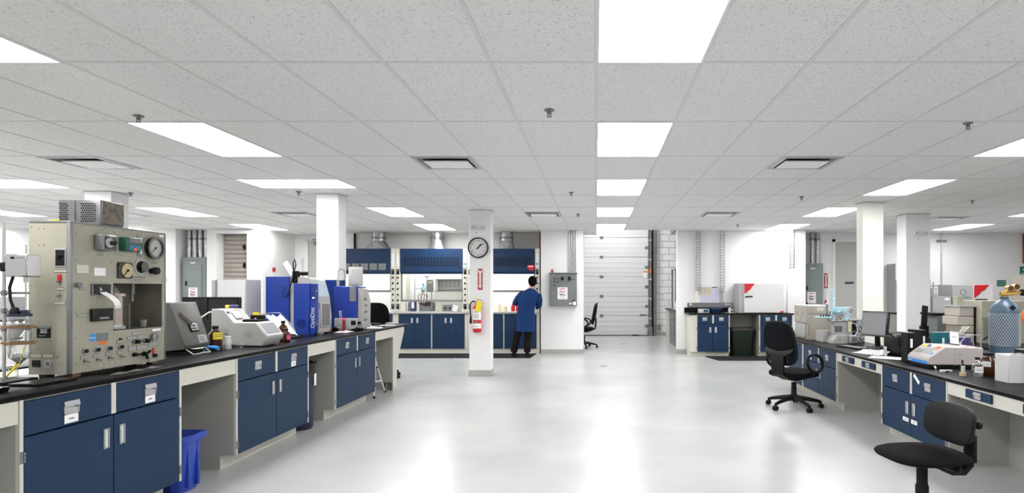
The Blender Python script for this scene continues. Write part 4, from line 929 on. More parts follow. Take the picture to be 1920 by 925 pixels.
# retort stand with stirrer motor and reaction vessel at the left edge
t = thing('retort_stand', 'steel retort stand with clamps at the left edge of the bench', 'lab stand', (-3.32, 3.36, ZT))
b = MB(); b.cyl((-3.32, 3.36, ZT), (-3.32, 3.36, 1.79), .008, n=12); part('rod', b, 'steel', t, True)
b = MB(); b.box(-3.43, -3.22, 3.26, 3.46, ZT, .918, .003); part('base', b, 'black', t, True)
b = MB(); b.box(-3.34, -3.275, 3.34, 3.38, 1.53, 1.565, .004); b.cyl((-3.32, 3.36, 1.52), (-3.32, 3.36, 1.57), .016, n=10); part('boss_head', b, 'black', t, True)
for z in (1.40, 1.30, 1.20):
    b = MB(); b.cyl((-3.34, 3.36, z), (-3.18, 3.36, z), .006, n=8); b.cyl((-3.32, 3.36, z - .014), (-3.32, 3.36, z + .014), .013, n=8); part('clamp_arm', b, 'greymetal', t, True)
t = thing('stirrer_motor', 'brushed steel stirrer motor box clamped to the retort stand', 'stirrer', (-3.24, 3.36, 1.50))
b = MB(); b.box(-3.29, -3.165, 3.33, 3.42, 1.49, 1.615, .006); part('housing', b, 'steel', t, True)
b = MB(); b.box(-3.255, -3.235, 3.329, 3.331, 1.588, 1.6); b.mi = 1; b.box(-3.23, -3.18, 3.329, 3.331, 1.592, 1.597); part('logo', b, ['black', 'midgrey'], t, True)
b = MB(); b.cyl((-3.215, 3.38, 1.615), (-3.215, 3.38, 1.67), .005, n=8); b.cyl((-3.218, 3.38, 1.49), (-3.218, 3.38, 1.10), .0035, n=8); b.cyl((-3.218, 3.38, 1.46), (-3.218, 3.38, 1.49), .01, n=8); part('stirrer_shaft', b, 'steel', t, True)
b = MB(); b.tube([(-3.27, 3.36, 1.49), (-3.28, 3.35, 1.43), (-3.27, 3.345, 1.36), (-3.25, 3.35, 1.30)], .007, 8); b.mi = 1; b.lathe([(.026, 0), (.028, .02), (.014, .05)], (-3.25, 3.35, 1.27), 12); part('power_cord', b, ['black', 'black'], t, True)
t = thing('reaction_vessel', 'clear glass reaction vessel with rounded bottom held by brown clamps', 'glassware', (-3.235, 3.36, 1.04))
b = MB(); b.lathe([(.008, 1.005), (.02, 1.02), (.045, 1.04), (.050, 1.07), (.050, 1.27)], (-3.235, 3.36, 0), 20, cap=False); part('vessel', b, 'glass', t, True)
b = MB(); b.lathe([(.008, 1.008), (.043, 1.043), (.047, 1.068)], (-3.235, 3.36, 0), 18); part('liquid', b, 'acrylic', t, True)
for z in (1.115, 1.205):
    b = MB(); b.ring_flat((-3.235, 3.36, z), .051, .064, 'z', .014, 20); b.box(-3.33, -3.285, 3.35, 3.37, z, z + .012); b.box(-3.185, -3.15, 3.35, 3.37, z, z + .012); part('clamp_ring', b, 'brown', t, True)
b = MB(); b.cyl((-3.235, 3.36, 1.27), (-3.235, 3.36, 1.285), .055, n=18); b.cyl((-3.20, 3.36, 1.285), (-3.20, 3.36, 1.305), .02, n=10); part('lid', b, 'bindark', t, True)
t = thing('filter_funnel', 'white pleated filter paper cone in a clear funnel at the left edge', 'funnel', (-3.30, 3.20, 1.02))
b = MB(); rs = []
for r_, z in ((.006, 1.02), (.075, 1.16)):
    rs.append([(-3.275 + (r_ * (1 + (.16 if k % 2 else 0))) * math.cos(2 * PI * k / 28), 3.20 + (r_ * (1 + (.16 if k % 2 else 0))) * math.sin(2 * PI * k / 28), z + (.012 if k % 2 else 0)) for k in range(28)])
b.rings(rs, cap=False); part('filter_paper', b, 'paper', t, True)
b = MB(); b.lathe([(.008, .96), (.008, 1.01), (.08, 1.13)], (-3.275, 3.20, 0), 20, cap=False); part('funnel', b, 'glass', t, True)
b = MB(); b.ring_flat((-3.275, 3.20, 1.07), .045, .052, 'z', .008, 20); b.tube([(-3.235, 3.165, 1.075), (-3.16, 3.06, 1.075)], .005, 6); part('support_ring', b, 'brown', t, True)
bottle('glass_jar', 'small clear jar with metal lid under the funnel at the left edge', 'jar', -3.41, 3.52, ZT, .033, .075, 'glass', 'steel', neck=.85, capr=.03)
for o in list(C.objects):
    if o.parent is None and o.name in ('retort_stand', 'stirrer_motor', 'reaction_vessel'): o.location.x += .027
    if o.parent is None and o.name == 'filter_funnel': o.location += Vector((-.145, .33, .06))
b = MB(); b.prism([(-3.20, .903), (-2.97, .903), (-2.955, .93), (-2.965, .93), (-2.975, .908), (-3.20, .908)], 'y', 2.86, 3.05); solo('black_tray', b, 'gloss_black', 'shallow black tray on the near corner of the left bench', 'tray')
b = MB(); b.box(-3.14, -2.97, 3.22, 3.46, ZT, .916, .003); solo('black_plate', b, 'black_top', 'flat black plate on the worktop left of the beige apparatus', 'plate')
b = MB(); b.tube([(-3.39, 3.47, .915), (-3.36, 3.46, .94), (-3.31, 3.47, .99), (-3.303, 3.48, 1.05)], .0045, 6); b.tube([(-3.39, 3.485, .93), (-3.35, 3.475, .97), (-3.31, 3.48, 1.03), (-3.303, 3.49, 1.09)], .0045, 6); solo('yellow_cable', b, 'yellow', 'yellow cable pair curling up the near side of the beige apparatus', 'cable')
# ------------------------------------------------------------------ below the left bench
def bin_rect(name, label, x, y, w0, d0, w1, d1, h, m, rim, rz=0):
    t = thing(name, label, 'bin', (x, y, 0), rz)
    b = MB()
    def rr(w_, d_, z, r=.04):
        out = []
        for sx, sy, a in ((1, 1, 0), (-1, 1, PI / 2), (-1, -1, PI), (1, -1, 1.5 * PI)):
            for k in range(4): out.append((sx * (w_ / 2 - r) + r * math.cos(a + k * PI / 6), sy * (d_ / 2 - r) + r * math.sin(a + k * PI / 6), z))
        return out
    b.rings([rr(w0, d0, .004), rr(w1, d1, h)], cap=False); b.rings([rr(w0 - .01, d0 - .01, .012), rr(w1 - .012, d1 - .012, h)], cap=False); f = b._f(b._v(rr(w0, d0, .006))); part('body', b, m, t)
    b = MB(); o_, i_ = rr(w1 + .05, d1 + .05, h - .04, .05), rr(w1 - .006, d1 - .006, h, .04)
    b.rings([o_, rr(w1 + .04, d1 + .04, h, .05), i_], cap=False); part('rim', b, rim, t)
    return t, rr
t, rr = bin_rect('recycling_bin', 'bright blue recycling bin under the left bench', -3.03, 4.275, .32, .18, .38, .21, .40, 'binblue', 'binblue')
for s in (-1, 1):
    b = MB(); b.box(s * .10 - .012, s * .10 + .012, -.108, -.08, .03, .34, .004); part('rib', b, 'binblue', t)
    b = MB(); b.box(.155, .188, s * .05 - .012, s * .05 + .012, .03, .34, .004); part('rib', b, 'binblue', t)
b = MB(); b.grid(lambda u, v: (-.15 + .30 * u, -.08 + .16 * v, .36 + .02 * math.sin(3 * u + 2 * v)), 6, 6); part('waste_paper', b, 'paper', t)
t = thing('waste_bin', 'tall dark navy waste bin with black bag under the left bench', 'bin', (-3.03, 6.17, 0))
b = MB(); b.lathe([(.12, .0), (.13, .03), (.158, .64), (.165, .64), (.165, .66), (.155, .66)], n=24); b2 = part('body', b, 'bindark', t)
b = MB(); b.rings([[((.168 + .006 * math.sin(5 * k)) * math.cos(2 * PI * k / 24), (.168 + .006 * math.sin(5 * k)) * math.sin(2 * PI * k / 24), z + .02 * math.sin(3 * k)) for k in range(24)] for z in (.57, .665)] + [[(.15 * math.cos(2 * PI * k / 24), .15 * math.sin(2 * PI * k / 24), .66) for k in range(24)], [(.10 * math.cos(2 * PI * k / 24), .10 * math.sin(2 * PI * k / 24), .45) for k in range(24)]], cap=False); part('bag', b, 'bag', t)
b = MB(); b.box(.155, .162, -.02, .02, .44, .56); part('sticker', b, 'paper', t)
t = thing('step_stool', 'folded white tubular step stool under the far end of the left bench', 'step stool', (-3.0, 8.1, 0))
for s in (0, .16):
    b = MB(); b.tube([(-2.89 - .0, 7.86 + s * .5, .01), (-2.93, 7.93 + s * .5, .30), (-2.97, 7.98 + s * .5, .60)], .012, 8) if s == 0 else b.tube([(-2.92, 8.34, .01), (-2.95, 8.16, .34), (-2.97, 8.02, .60)], .012, 8); part('leg', b, 'white', t, True)
b = MB(); b.tube([(-2.97, 7.98, .60), (-2.965, 8.0, .66), (-2.965, 8.06, .68), (-2.965, 8.10, .64), (-2.97, 8.02, .52)], .012, 8); part('handle', b, 'white', t, True)
b = MB(); b.tube([(-2.92, 7.90, .20), (-2.93, 8.25, .18)], .009, 6); part('crossbar', b, 'white', t, True)
b = MB(); b.box(-3.2, -2.93, 7.92, 8.12, .36, .385, .004); part('step_tread', b, 'rubber', t, True)
for p in ((-2.89, 7.86), (-2.92, 8.34)): b = MB(); b.cyl((p[0], p[1], 0), (p[0], p[1], .03), .016, n=10); part('foot_cap', b, 'rubber', t, True)
# ================================================================== OFFICE CHAIRS
def five_star(t, r=.32, h=.42, seat_z=.42, rz0=.3):
    for k in range(5):
        a = rz0 + 2 * PI * k / 5; c, s = math.cos(a), math.sin(a)
        b = MB(); b.tube([(.03 * c, .03 * s, .125), (.15 * c, .15 * s, .11), (.28 * c, .28 * s, .085), (r * c, r * s, .07)], [.032, .026, .02, .018], 8); lg = part('base_arm', b, 'black', t)
        b = MB()
        for e in (-.016, .016): b.cyl((r * c - s * (e - .009), r * s + c * (e - .009), .029), (r * c - s * (e + .009), r * s + c * (e + .009), .029), .028, n=14)
        b.cyl((r * c, r * s, .03), (r * c, r * s, .075), .009, n=8); part('caster', b, 'black', lg)
    b = MB(); b.lathe([(.045, .085), (.045, .15), (.032, .17), (.030, .30), (.022, .31)], n=16); part('column_sleeve', b, 'black', t)
    b = MB(); b.cyl((0, 0, .30), (0, 0, seat_z - .05), .014, n=12); part('gas_lift', b, 'chrome', t)
def rounded_pad(b, w, d, z0, z1, bulge=.02, nx=14, power=4.0, dome=.012):
    n = 32; rs = []
    def sup(sc, z):
        out = []
        for k in range(n):
            a = 2 * PI * k / n; c, s = math.cos(a), math.sin(a)
            out.append((math.copysign(abs(c) ** (2 / power), c) * w / 2 * sc, math.copysign(abs(s) ** (2 / power), s) * d / 2 * sc, z))
        return out
    for sc, z in ((.86, z0), (.97, z0 + .012), (1.0, (z0 + z1) / 2), (.97, z1 - .012), (.85, z1), (.5, z1 + dome), (.08, z1 + dome * 1.2)): rs.append(sup(sc, z))
    b.rings(rs)
def mesh_chair(label, x, y, rz, seat_z=.45, arms=True, back_h=.50, group=None, solid=False):
    """front looks along local -y"""
    t = thing('office_chair', label, 'chair', (x, y, 0), rz, group)
    five_star(t, seat_z=seat_z)
    b = MB(); rounded_pad(b, .50, .48, seat_z - .06, seat_z + .015); part('seat', b, 'fabric', t)
    b = MB(); b.box(-.10, .10, -.12, .12, seat_z - .10, seat_z - .058, .01); b.tube([(.05, .0, seat_z - .09), (.2, -.02, seat_z - .10), (.25, -.03, seat_z - .09)], .008, 6); part('tilt_mechanism', b, 'black', t)
    def bk(u, v):      # u across -1..1, v up 0..1
        wv = .225 * (1 - .12 * (2 * v - .9) ** 2); return Vector((u * wv, .23 + .10 * v - .05 * (u * u) * 1.0 + .02 * math.sin(v * PI), seat_z + .10 + back_h * v))
    m = 'fabric' if solid else 'netblack'
    b = MB(); n = 28; ring = []
    for k in range(n):
        a = 2 * PI * k / n; c, s = math.cos(a), math.sin(a); ring.append((math.copysign(abs(c) ** .5, c), .5 + .5 * math.copysign(abs(s) ** .5, s)))
    rs = []
    for sc, off in ((.02, .006), (.6, .006), (.97, .004), (.97, -.004), (.6, -.006), (.02, -.006)):
        rs.append([bk(u * sc, .5 + (v - .5) * sc) + Vector((0, off * (4 if solid else 1), 0)) for u, v in ring])
    b.rings(rs); part('backrest', b, m, t)
    pts = [bk(u, v) for u, v in ring] ; pts += pts[:2]
    if not solid: b = MB(); b.tube(pts, .016, 8, cap=False); part('back_frame', b, 'black', t)
    b = MB()
    if solid: b.tube([(0, .05, seat_z - .08), (0, .22, seat_z - .07), (0, .29, seat_z), (0, .30, seat_z + .25)], [.02, .024, .024, .016], 10)
    else:
        b.rings([[(-.07, .14, seat_z - .09), (.07, .14, seat_z - .09), (.07, .14, seat_z - .06), (-.07, .14, seat_z - .06)], [(-.08, .29, seat_z - .02), (.08, .29, seat_z - .02), (.08, .27, seat_z - .0), (-.08, .27, seat_z - .0)], [(-.10, .31, seat_z + .20), (.10, .31, seat_z + .20), (.10, .28, seat_z + .20), (-.10, .28, seat_z + .20)], [(-.20, .28, seat_z + .26), (.20, .28, seat_z + .26), (.20, .25, seat_z + .30), (-.20, .25, seat_z + .30)]])
    part('back_support', b, 'black', t)
    if arms:
        for s in (-1, 1):
            pp = []
            for k in range(15):
                a = 2 * PI * k / 14; pp.append((s * (.285 + .01 * math.cos(a)), -.02 + .15 * math.cos(a) + .03 * math.sin(a), seat_z + .12 + .105 * math.sin(a)))
            b = MB(); b.tube(pp, .018, 8, cap=False); b.tube([(s * .20, 0, seat_z - .05), (s * .27, 0, seat_z - .03), (s * .285, -.01, seat_z + .02)], .016, 8); part('armrest', b, 'black', t)
    return t
mesh_chair('black mesh-back office armchair with loop arms before the right bench', 2.37, 7.25, 2.15, seat_z=.44)
mesh_chair('black padded chair half hidden behind the far end of the left bench', -3.46, 9.72, PI, seat_z=.66, arms=False, back_h=.46, solid=True)
# armless task stool nearest the camera, right
t = thing('task_stool', 'armless black task chair with a ribbed back stem nearest on the right', 'chair', (1.86, 3.45, 0))
five_star(t, seat_z=.50)
b = MB(Matrix.Rotation(.15, 4, 'Z')); rounded_pad(b, .47, .44, .455, .50, power=2.8, dome=.008); part('seat', b, 'fabric', t)
b = MB(); b.lathe([(.036, .1), (.036, .30), (.030, .31), (.030, .455)], n=18); part('stem', b, 'black', t)
b = MB(); b.tube([(.02, .0, .44), (.10, -.0, .415), (.17, -.01, .385), (.225, -.012, .385), (.258, -.015, .425), (.266, -.015, .50), (.266, -.015, .66)], [.022, .024, .026, .027, .027, .025, .022], 12); part('back_stem', b, 'black', t)
b = MB()
for i in range(12): b.ring_flat((.266, -.015, .44 + .013 * i), .02, .034, 'z', .006, 14)
part('stem_bellows', b, 'rubber', t)
b = MB(Matrix.Translation((.185, -.0, .655)) @ Matrix.Rotation(PI / 2 + .15, 4, 'Z') @ Matrix.Rotation(.20, 4, 'X'))
n = 30; ring = []
for k in range(n):
    a = 2 * PI * k / n; c, s = math.cos(a), math.sin(a); ring.append((math.copysign(abs(c) ** .62, c) * .19, math.copysign(abs(s) ** .62, s) * .112))
def bp_(u, v, off): return (u, off + .9 * u * u, v)
b.rings([[bp_(u * sc, v * sc, off) for u, v in ring] for sc, off in ((.05, .035), (.7, .034), (.98, .022), (1.0, .008), (.96, -.008), (.7, -.016), (.05, -.018))]); part('backrest', b, 'black', t)
b = MB(); b.cyl((.266, -.05, .66), (.266, .03, .66), .016, n=10); b.sphere((.285, -.06, .655), .022, 10); part('back_knob', b, 'black', t)
b = MB(); b.cyl((.11, -.03, .425), (.13, -.12, .425), .02, n=10); b.sphere((.13, -.12, .425), .024, 10); part('height_knob', b, 'black', t)
# chair seen through the bay opening
mesh_chair('black office chair half hidden by the wall edge in the loading bay', -.30, 14.72, -PI / 2 - .1, seat_z=.48)
# ================================================================== FUME HOODS
HY = 13.32
def hood(label, x0, w_, kind):
    t = thing('fume_hood', label, 'fume hood', (x0, HY, 0), 0, 'fume hoods along the back wall')
    D = .72; pw = .105; Z0, Z1, ZS = .93, 2.32, 1.76
    b = MB(); b.box(pw, w_ - pw, D - .02, D, Z0, Z1); b.box(0, .02, .0, D, Z0 - .0, Z1); b.box(w_ - .02, w_, 0, D, Z0, Z1); b.box(.02, w_ - .02, .03, D, Z1 - .02, Z1); b.box(.02, pw, D - .02, D, Z0, Z1); b.box(w_ - pw, w_ - .02, D - .02, D, Z0, Z1); part('shell', b, 'cream', t)
    for xa in (0, w_ - pw):
        b = MB(); b.box(xa + .001, xa + pw - .001, -.002, .16, Z0, Z1, .006); ps = part('post', b, 'cream', t)
        xc = xa + pw / 2
        for i in range(5):
            b = MB(); b.cyl((xc, -.002, 1.18 + .125 * i), (xc, -.03, 1.18 + .125 * i), .021, .017, n=12); part('service_knob', b, 'black', ps)
        for z in (1.75, .985):
            b = MB(); b.box(xc - .032, xc + .032, -.012, -.002, z, z + .115, .003); b.mi = 1; b.box(xc - .012, xc + .012, -.016, -.012, z + .07, z + .10, .002); part('outlet', b, ['gloss_black', 'midgrey'], ps)
        b = MB(); b.box(xc - .02, xc + .02, -.004, -.002, 1.93, 2.2); b.mi = 1
        for i in range(9): b.box(xc - .015, xc + .012, -.0045, -.0035, 1.95 + .027 * i, 1.955 + .027 * i)
        part('instruction_strip', b, ['paper', 'print'], ps)
        if kind and xa:
            b = MB(); b.box(xc - .045, xc + .03, -.02, -.002, 1.90, 2.02, .004); b.mi = 1; b.box(xc - .035, xc + .02, -.021, -.0195, 1.96, 2.0); part('airflow_monitor', b, ['white', 'skyblue'], ps)
    b = MB(); b.prism([(.0, ZS + .04), (.02, ZS), (.05, ZS), (.05, Z1 - .002), (-.012, Z1 - .002), (-.012, ZS + .05)], 'x', pw, w_ - pw); up = part('upper_panel', b, 'hoodblue', t)
    if kind:
        b = MB(); n = 17
        for i in range(n):
            for j in range(7):
                xx = w_ / 2 - .62 + 1.24 * i / n + .008; b.box(xx, xx + .056, -.0145, -.0118, 1.93 + .03 * j, 1.945 + .03 * j)
        part('vent_slots', b, 'black', up)
    else:
        for i in range(6):
            xx = w_ - pw - .18 - .195 * i; b = MB(); b.box(xx - .08, xx + .08, -.02, -.012, 1.85, 1.99, .003); b.mi = 1; b.box(xx - .065, xx + .065, -.023, -.0195, 1.865, 1.935); b.box(xx - .065, xx + .065, -.023, -.0195, 1.94, 1.978); part('gauge_plate', b, ['panelgrey', 'midgrey'], up)
    zs = 1.17 if kind == 1 else 1.38
    b = MB(); b.box(pw, w_ - pw, .05, .075, zs - .022, zs + .022, .004); b.box(pw, pw + .03, .05, .07, zs, ZS + .1); b.box(w_ - pw - .03, w_ - pw, .05, .07, zs, ZS + .1); sh = part('sash_frame', b, 'midgrey', t)
    b = MB(); b.box(pw + .03, w_ - pw - .03, .058, .063, zs + .02, ZS + .1); part('sash_glass', b, 'sash', sh)
    b = MB(); b.box(.02, w_ - .02, .0, D - .02, .905, .93, .003); b.box(0.0, w_, -.03, .06, .885, .93, .008); part('work_surface', b, 'offwhite', t)
    b = MB(); b.box(pw, w_ - pw, .12, .62, Z1 - .10, Z1 - .09); part('lamp', b, 'hoodlamp', t)
    b = MB(); b.box(pw + .01, w_ - pw - .01, D - .06, D - .02, Z0, Z1 - .12); part('baffle', b, 'white', t)
    # base cabinet
    b = MB(); b.box(0, w_, .02, D, .105, .884); b.box(0.0, w_, .03, D, 0, .105); part('base_carcass', b, 'cream', t)
    cw = (w_ - .10) / 2
    for c in range(2):
        for i in range(2):
            xa = .05 + c * cw + .015 + i * (cw - .03) / 2; xb = xa + (cw - .03) / 2
            b = MB(); b.box(xa + .002, xb - .002, .0, .021, .115, .872, .002); do = part('door', b, 'navy', t)
            pull_door(xb - .06 if i == 0 else xa + .06, .735, do, y=.0)
    return t
hood('left fume hood with a row of square plates, half hidden by a column', -5.70, 1.27, 0)
hood('middle fume hood holding a glass apparatus and cream instrument', -4.425, 1.585, 1)
hood('right fume hood where the person in the blue coat works', -2.835, 1.585, 2)
def duct(label, x, flare):
    t = thing('exhaust_duct', label, 'duct', (x, 13.7, 2.321), 0, 'fume hood exhaust ducts')
    b = MB(); b.cyl((x, 13.7, 2.52), (x, 13.7, 2.719), .15, n=28); part('pipe', b, 'galv', t, True)
    b = MB(); b.ring_flat((x, 13.7, 2.55), .15, .158, 'z', .06, 28); part('joint_band', b, 'greymetal', t, True)
    n = 28; rs = []
    for f, z in ((1, 2.321), (0, 2.52)):
        ring = []
        for k in range(n):
            a = 2 * PI * k / n + PI / 4; c, s = math.cos(a), math.sin(a); m_ = max(abs(c), abs(s)); w2 = flare
            ring.append((x + (c / m_ * w2 if f else c * .15), 13.7 + (s / m_ * .17 if f else s * .15), z))
        rs.append(ring)
    b = MB(); b.rings(rs, cap=False); part('transition', b, 'galv', t, True)
duct('galvanised duct with flared base above the left fume hood', -4.93, .26)
duct('galvanised duct above the middle fume hood', -3.60, .17)
duct('galvanised duct above the right fume hood, beside the clock column', -2.03, .17)
b = MB(); b.box(-5.62, -5.58, 14.0, 14.04, 2.325, 2.719); solo('black_strut', b, 'black', 'thin black vertical strut above the left fume hood', 'strut')
b = MB(); b.cyl((-1.29, 13.85, 2.325), (-1.29, 13.85, 2.719), .018, n=10); b.cyl((-1.24, 13.85, 2.325), (-1.24, 13.85, 2.719), .010, n=8); solo('conduit_pipe', b, 'copper', 'thin copper coloured pipe pair above the right end of the hoods', 'pipe')
# anti-fatigue mats
for x0, x1, lab in ((-4.75, -2.93, 'black floor mat before the middle fume hood'), (-2.90, -1.36, 'black floor mat under the person at the right fume hood')):
    b = MB(); b.prism([(x0, 12.46), (x1, 12.46), (x1 + .04, 13.30), (x0, 13.30)], 'z', 0, .012); solo('floor_mat', b, 'matrubber', lab, 'mat')
b = MB(); b.prism([(2.44, 12.02), (3.62, 12.02), (3.62, 12.76), (2.30, 12.76)], 'z', 0, .012); b.box(2.83, 3.39, 12.76, 13.2, 0, .012); solo('floor_mat', b, 'matrubber', 'black floor mat before the oven counter', 'mat')
# things inside the hoods
HZ = .931
t = thing('cream_instrument', 'cream bench instrument with a rack window inside the middle fume hood', 'instrument', (-3.25, 13.75, HZ))
b = MB(); b.box(-3.63, -2.98, 13.60, 13.92, HZ, 1.38, .006); b.box(-3.60, -2.98, 13.80, 13.94, 1.38, 1.66, .004); part('body', b, 'cream', t, True)
b = MB(); b.box(-3.62, -2.98, 13.78, 13.80, 1.62, 1.68); b.box(-3.63, -3.58, 13.62, 13.80, 1.38, 1.67, .004); b.box(-3.63, -2.98, 13.60, 13.80, 1.64, 1.67, .004); part('top_frame', b, 'cream', t, True)
b = MB(); b.box(-3.56, -3.0, 13.72, 13.725, 1.42, 1.62); part('rack_window', b, 'lightgrey', t, True)
for i in range(6): b = MB(); b.cyl((-3.50 + .095 * i, 13.70, 1.47), (-3.50 + .095 * i, 13.70, 1.62), .008, n=8); part('rack_pin', b, 'midgrey', t, True)
b = MB(); b.box(-3.63, -2.98, 13.592, 13.60, 1.375, 1.39); part('seam_strip', b, 'midgrey', t, True)
t = thing('control_box', 'small dark control box with round knobs in the middle fume hood', 'instrument', (-3.27, 13.5, HZ))
b = MB(); b.box(-3.42, -3.12, 13.42, 13.56, HZ, 1.075, .004); part('case', b, 'boxgrey', t, True)
for x in (-3.35, -3.25): b = MB(); b.cyl((x, 13.42, 1.0), (x, 13.40, 1.0), .022, n=12); part('knob', b, 'black', t, True)
b = MB(Matrix.Translation((-3.13, 13.40, 1.0)) @ Matrix.Rotation(.25, 4, 'Y') @ Matrix.Rotation(.2, 4, 'X')); b.box(-.06, .06, -.002, .0, -.07, .08); solo('paper_note', b, 'paper', 'white paper note leaning on the control box in the middle hood', 'paper')
b = MB(Matrix.Translation((-2.95, 13.33, .94)) @ Matrix.Rotation(.5, 4, 'Y')); b.box(-.06, .05, -.04, .02, -.0, .004); solo('paper_note', b, 'paper', 'white paper scrap on the sill of the middle hood', 'paper')
t = thing('distillation_rig', 'tangled glass and tube distillation rig inside the middle fume hood', 'glassware', (-3.86, 13.65, HZ))
b = MB(); b.cyl((-3.84, 13.68, HZ), (-3.84, 13.68, 1.72), .009, n=8); b.box(-3.89, -3.79, 13.66, 13.70, 1.70, 1.72); b.cyl((-4.12, 13.72, HZ), (-4.12, 13.72, 1.75), .007, n=8); b.cyl((-4.12, 13.72, 1.44), (-3.84, 13.68, 1.44), .006, n=8); part('rod', b, 'greymetal', t, True)
b = MB(); b.lathe([(.02, 0), (.05, .03), (.05, .09), (.02, .13), (.02, .19)], (-3.90, 13.62, 1.36), 12); part('flask', b, 'greymetal', t, True)
b = MB(); b.cyl((-3.89, 13.6, 1.40), (-3.89, 13.6, 1.50), .035, n=12); part('adapter', b, 'cyan', t, True)
for i in range(4):
    b = MB(); b.tube([(-3.9 + .02 * i, 13.6, 1.36 - .02 * i), (-4.0 + .07 * i, 13.57, 1.28), (-3.98 + .05 * i, 13.55, 1.10), (-3.88 + .04 * i, 13.56, 1.05), (-3.75 + .02 * i, 13.58, 1.18)], .009, 6); part('tubing', b, ['brown', 'black', 'copper', 'rubber'][i], t, True)
b = MB(); b.box(-3.98, -3.66, 13.58, 13.74, HZ, 1.13, .005); part('heater', b, 'greymetal', t, True)
t = thing('digital_reader', 'grey handheld meter on a bracket inside the middle fume hood', 'meter', (-3.70, 13.66, 1.32))
b = MB(); b.box(-3.78, -3.65, 13.50, 13.56, 1.36, 1.64, .005); part('case', b, 'greymetal', t, True)
b = MB(); b.box(-3.75, -3.67, 13.495, 13.50, 1.55, 1.60); part('screen', b, 'cream_dial', t, True)
b = MB(); b.cyl((-3.69, 13.53, HZ), (-3.69, 13.53, 1.40), .01, n=8); part('bracket', b, 'midgrey', t, True)
t = thing('blue_carton', 'blue and white carton inside the middle fume hood', 'box', (-4.1, 13.55, HZ))
b = MB(); b.box(-4.16, -4.04, 13.50, 13.60, HZ, 1.16, .003); part('carton', b, 'purple', t, True)
b = MB(); b.box(-4.13, -4.07, 13.498, 13.50, 1.0, 1.14); part('carton_label', b, 'paper', t, True)
b = MB(); b.lathe([(.045, 0), (.05, .16), (.04, .2)], (-4.24, 13.58, HZ), 14); solo('steel_beaker', b, 'steel', 'steel beaker at the left end of the middle fume hood', 'beaker')
b = MB(); b.lathe([(.055, 0), (.055, .13), (.06, .135)], (-4.93, 13.5, HZ), 16); solo('steel_cup', b, 'steel', 'steel cup in the left fume hood', 'beaker')
bottle('small_bottle', 'small black bottle beside the steel cup in the left fume hood', 'bottle', -5.05, 13.5, HZ, .022, .1, 'gloss_black', 'black')
bottle('reagent_jar', 'pale yellow reagent jar in the right fume hood, taller', 'jar', -2.16, 13.5, HZ, .045, .16, 'liquid', 'liquid', neck=.7)
bottle('reagent_jar', 'pale yellow reagent jar in the right fume hood, shorter', 'jar', -2.04, 13.5, HZ, .05, .10, 'liquid', 'lightgrey', neck=.8)
for i, x in enumerate((-1.86, -1.75, -1.66)):
    bottle('red_wash_bottle', ['red capped bottle nearest the yellow jars in the right hood', 'middle red bottle in the right hood before the person', 'red bottle closest to the hand of the person'][i], 'bottle', x, 13.50 - .03 * i, HZ, .045, .17 + .02 * (i % 2), 'red', 'red', neck=.5)
b = MB(); b.prism([(-1.52, 1.90), (-1.46, 1.83), (-1.40, 1.83), (-1.36, 1.90), (-1.36, 1.96), (-1.52, 1.96)], 'y', 13.285, 13.305); b.mi = 1; b.box(-1.49, -1.39, 13.283, 13.286, 1.915, 1.935); solo('red_sticker', b, ['red', 'paper'], 'red warning sticker on the blue panel of the right fume hood', 'sticker')
# ================================================================== PERSON AT THE HOOD
def loft(b, secs, n=20):
    """secs: (centre, half width vector, half depth vector)"""
    b.rings([[Vector(c) + Vector(u) * math.cos(2 * PI * k / n) + Vector(v) * math.sin(2 * PI * k / n) for k in range(n)] for c, u, v in secs])
def limb(b, pts, rr, n=14): b.tube(pts, rr, n)
def fuse(b, voxel, mats, name, parent, smooth=6, label=None):
    me = bpy.data.meshes.new('tmp'); b.bm.to_mesh(me); b.bm.free(); o = bpy.data.objects.new('tmp', me); C.objects.link(o)
    m = o.modifiers.new('r', 'REMESH'); m.mode = 'VOXEL'; m.voxel_size = voxel; m.use_smooth_shade = True
    s = o.modifiers.new('s', 'SMOOTH'); s.iterations = smooth; s.factor = .5
    dg = bpy.context.evaluated_depsgraph_get(); me2 = bpy.data.meshes.new_from_object(o.evaluated_get(dg)); bpy.data.objects.remove(o); bpy.data.meshes.remove(me)
    me2.name = name; me2.materials.clear()
    for q in (mats if isinstance(mats, list) else [mats]): me2.materials.append(MATS[q])
    me2.polygons.foreach_set('use_smooth', [True] * len(me2.polygons))
    c = bpy.data.objects.new(name, me2); C.objects.link(c); c.parent = parent
    if parent is not None: me2.transform(Matrix.Translation(-worldloc(parent)))
    if label: c['label'] = label
    return c
PYc = 12.72
pe = thing('person', 'person in blue lab coat and dark trousers at the right fume hood, from behind', 'person', (-1.55, PYc, .012))
HX, NX = -1.345, -1.375
def V3(x, y, z): return Vector((x, PYc + y, z))
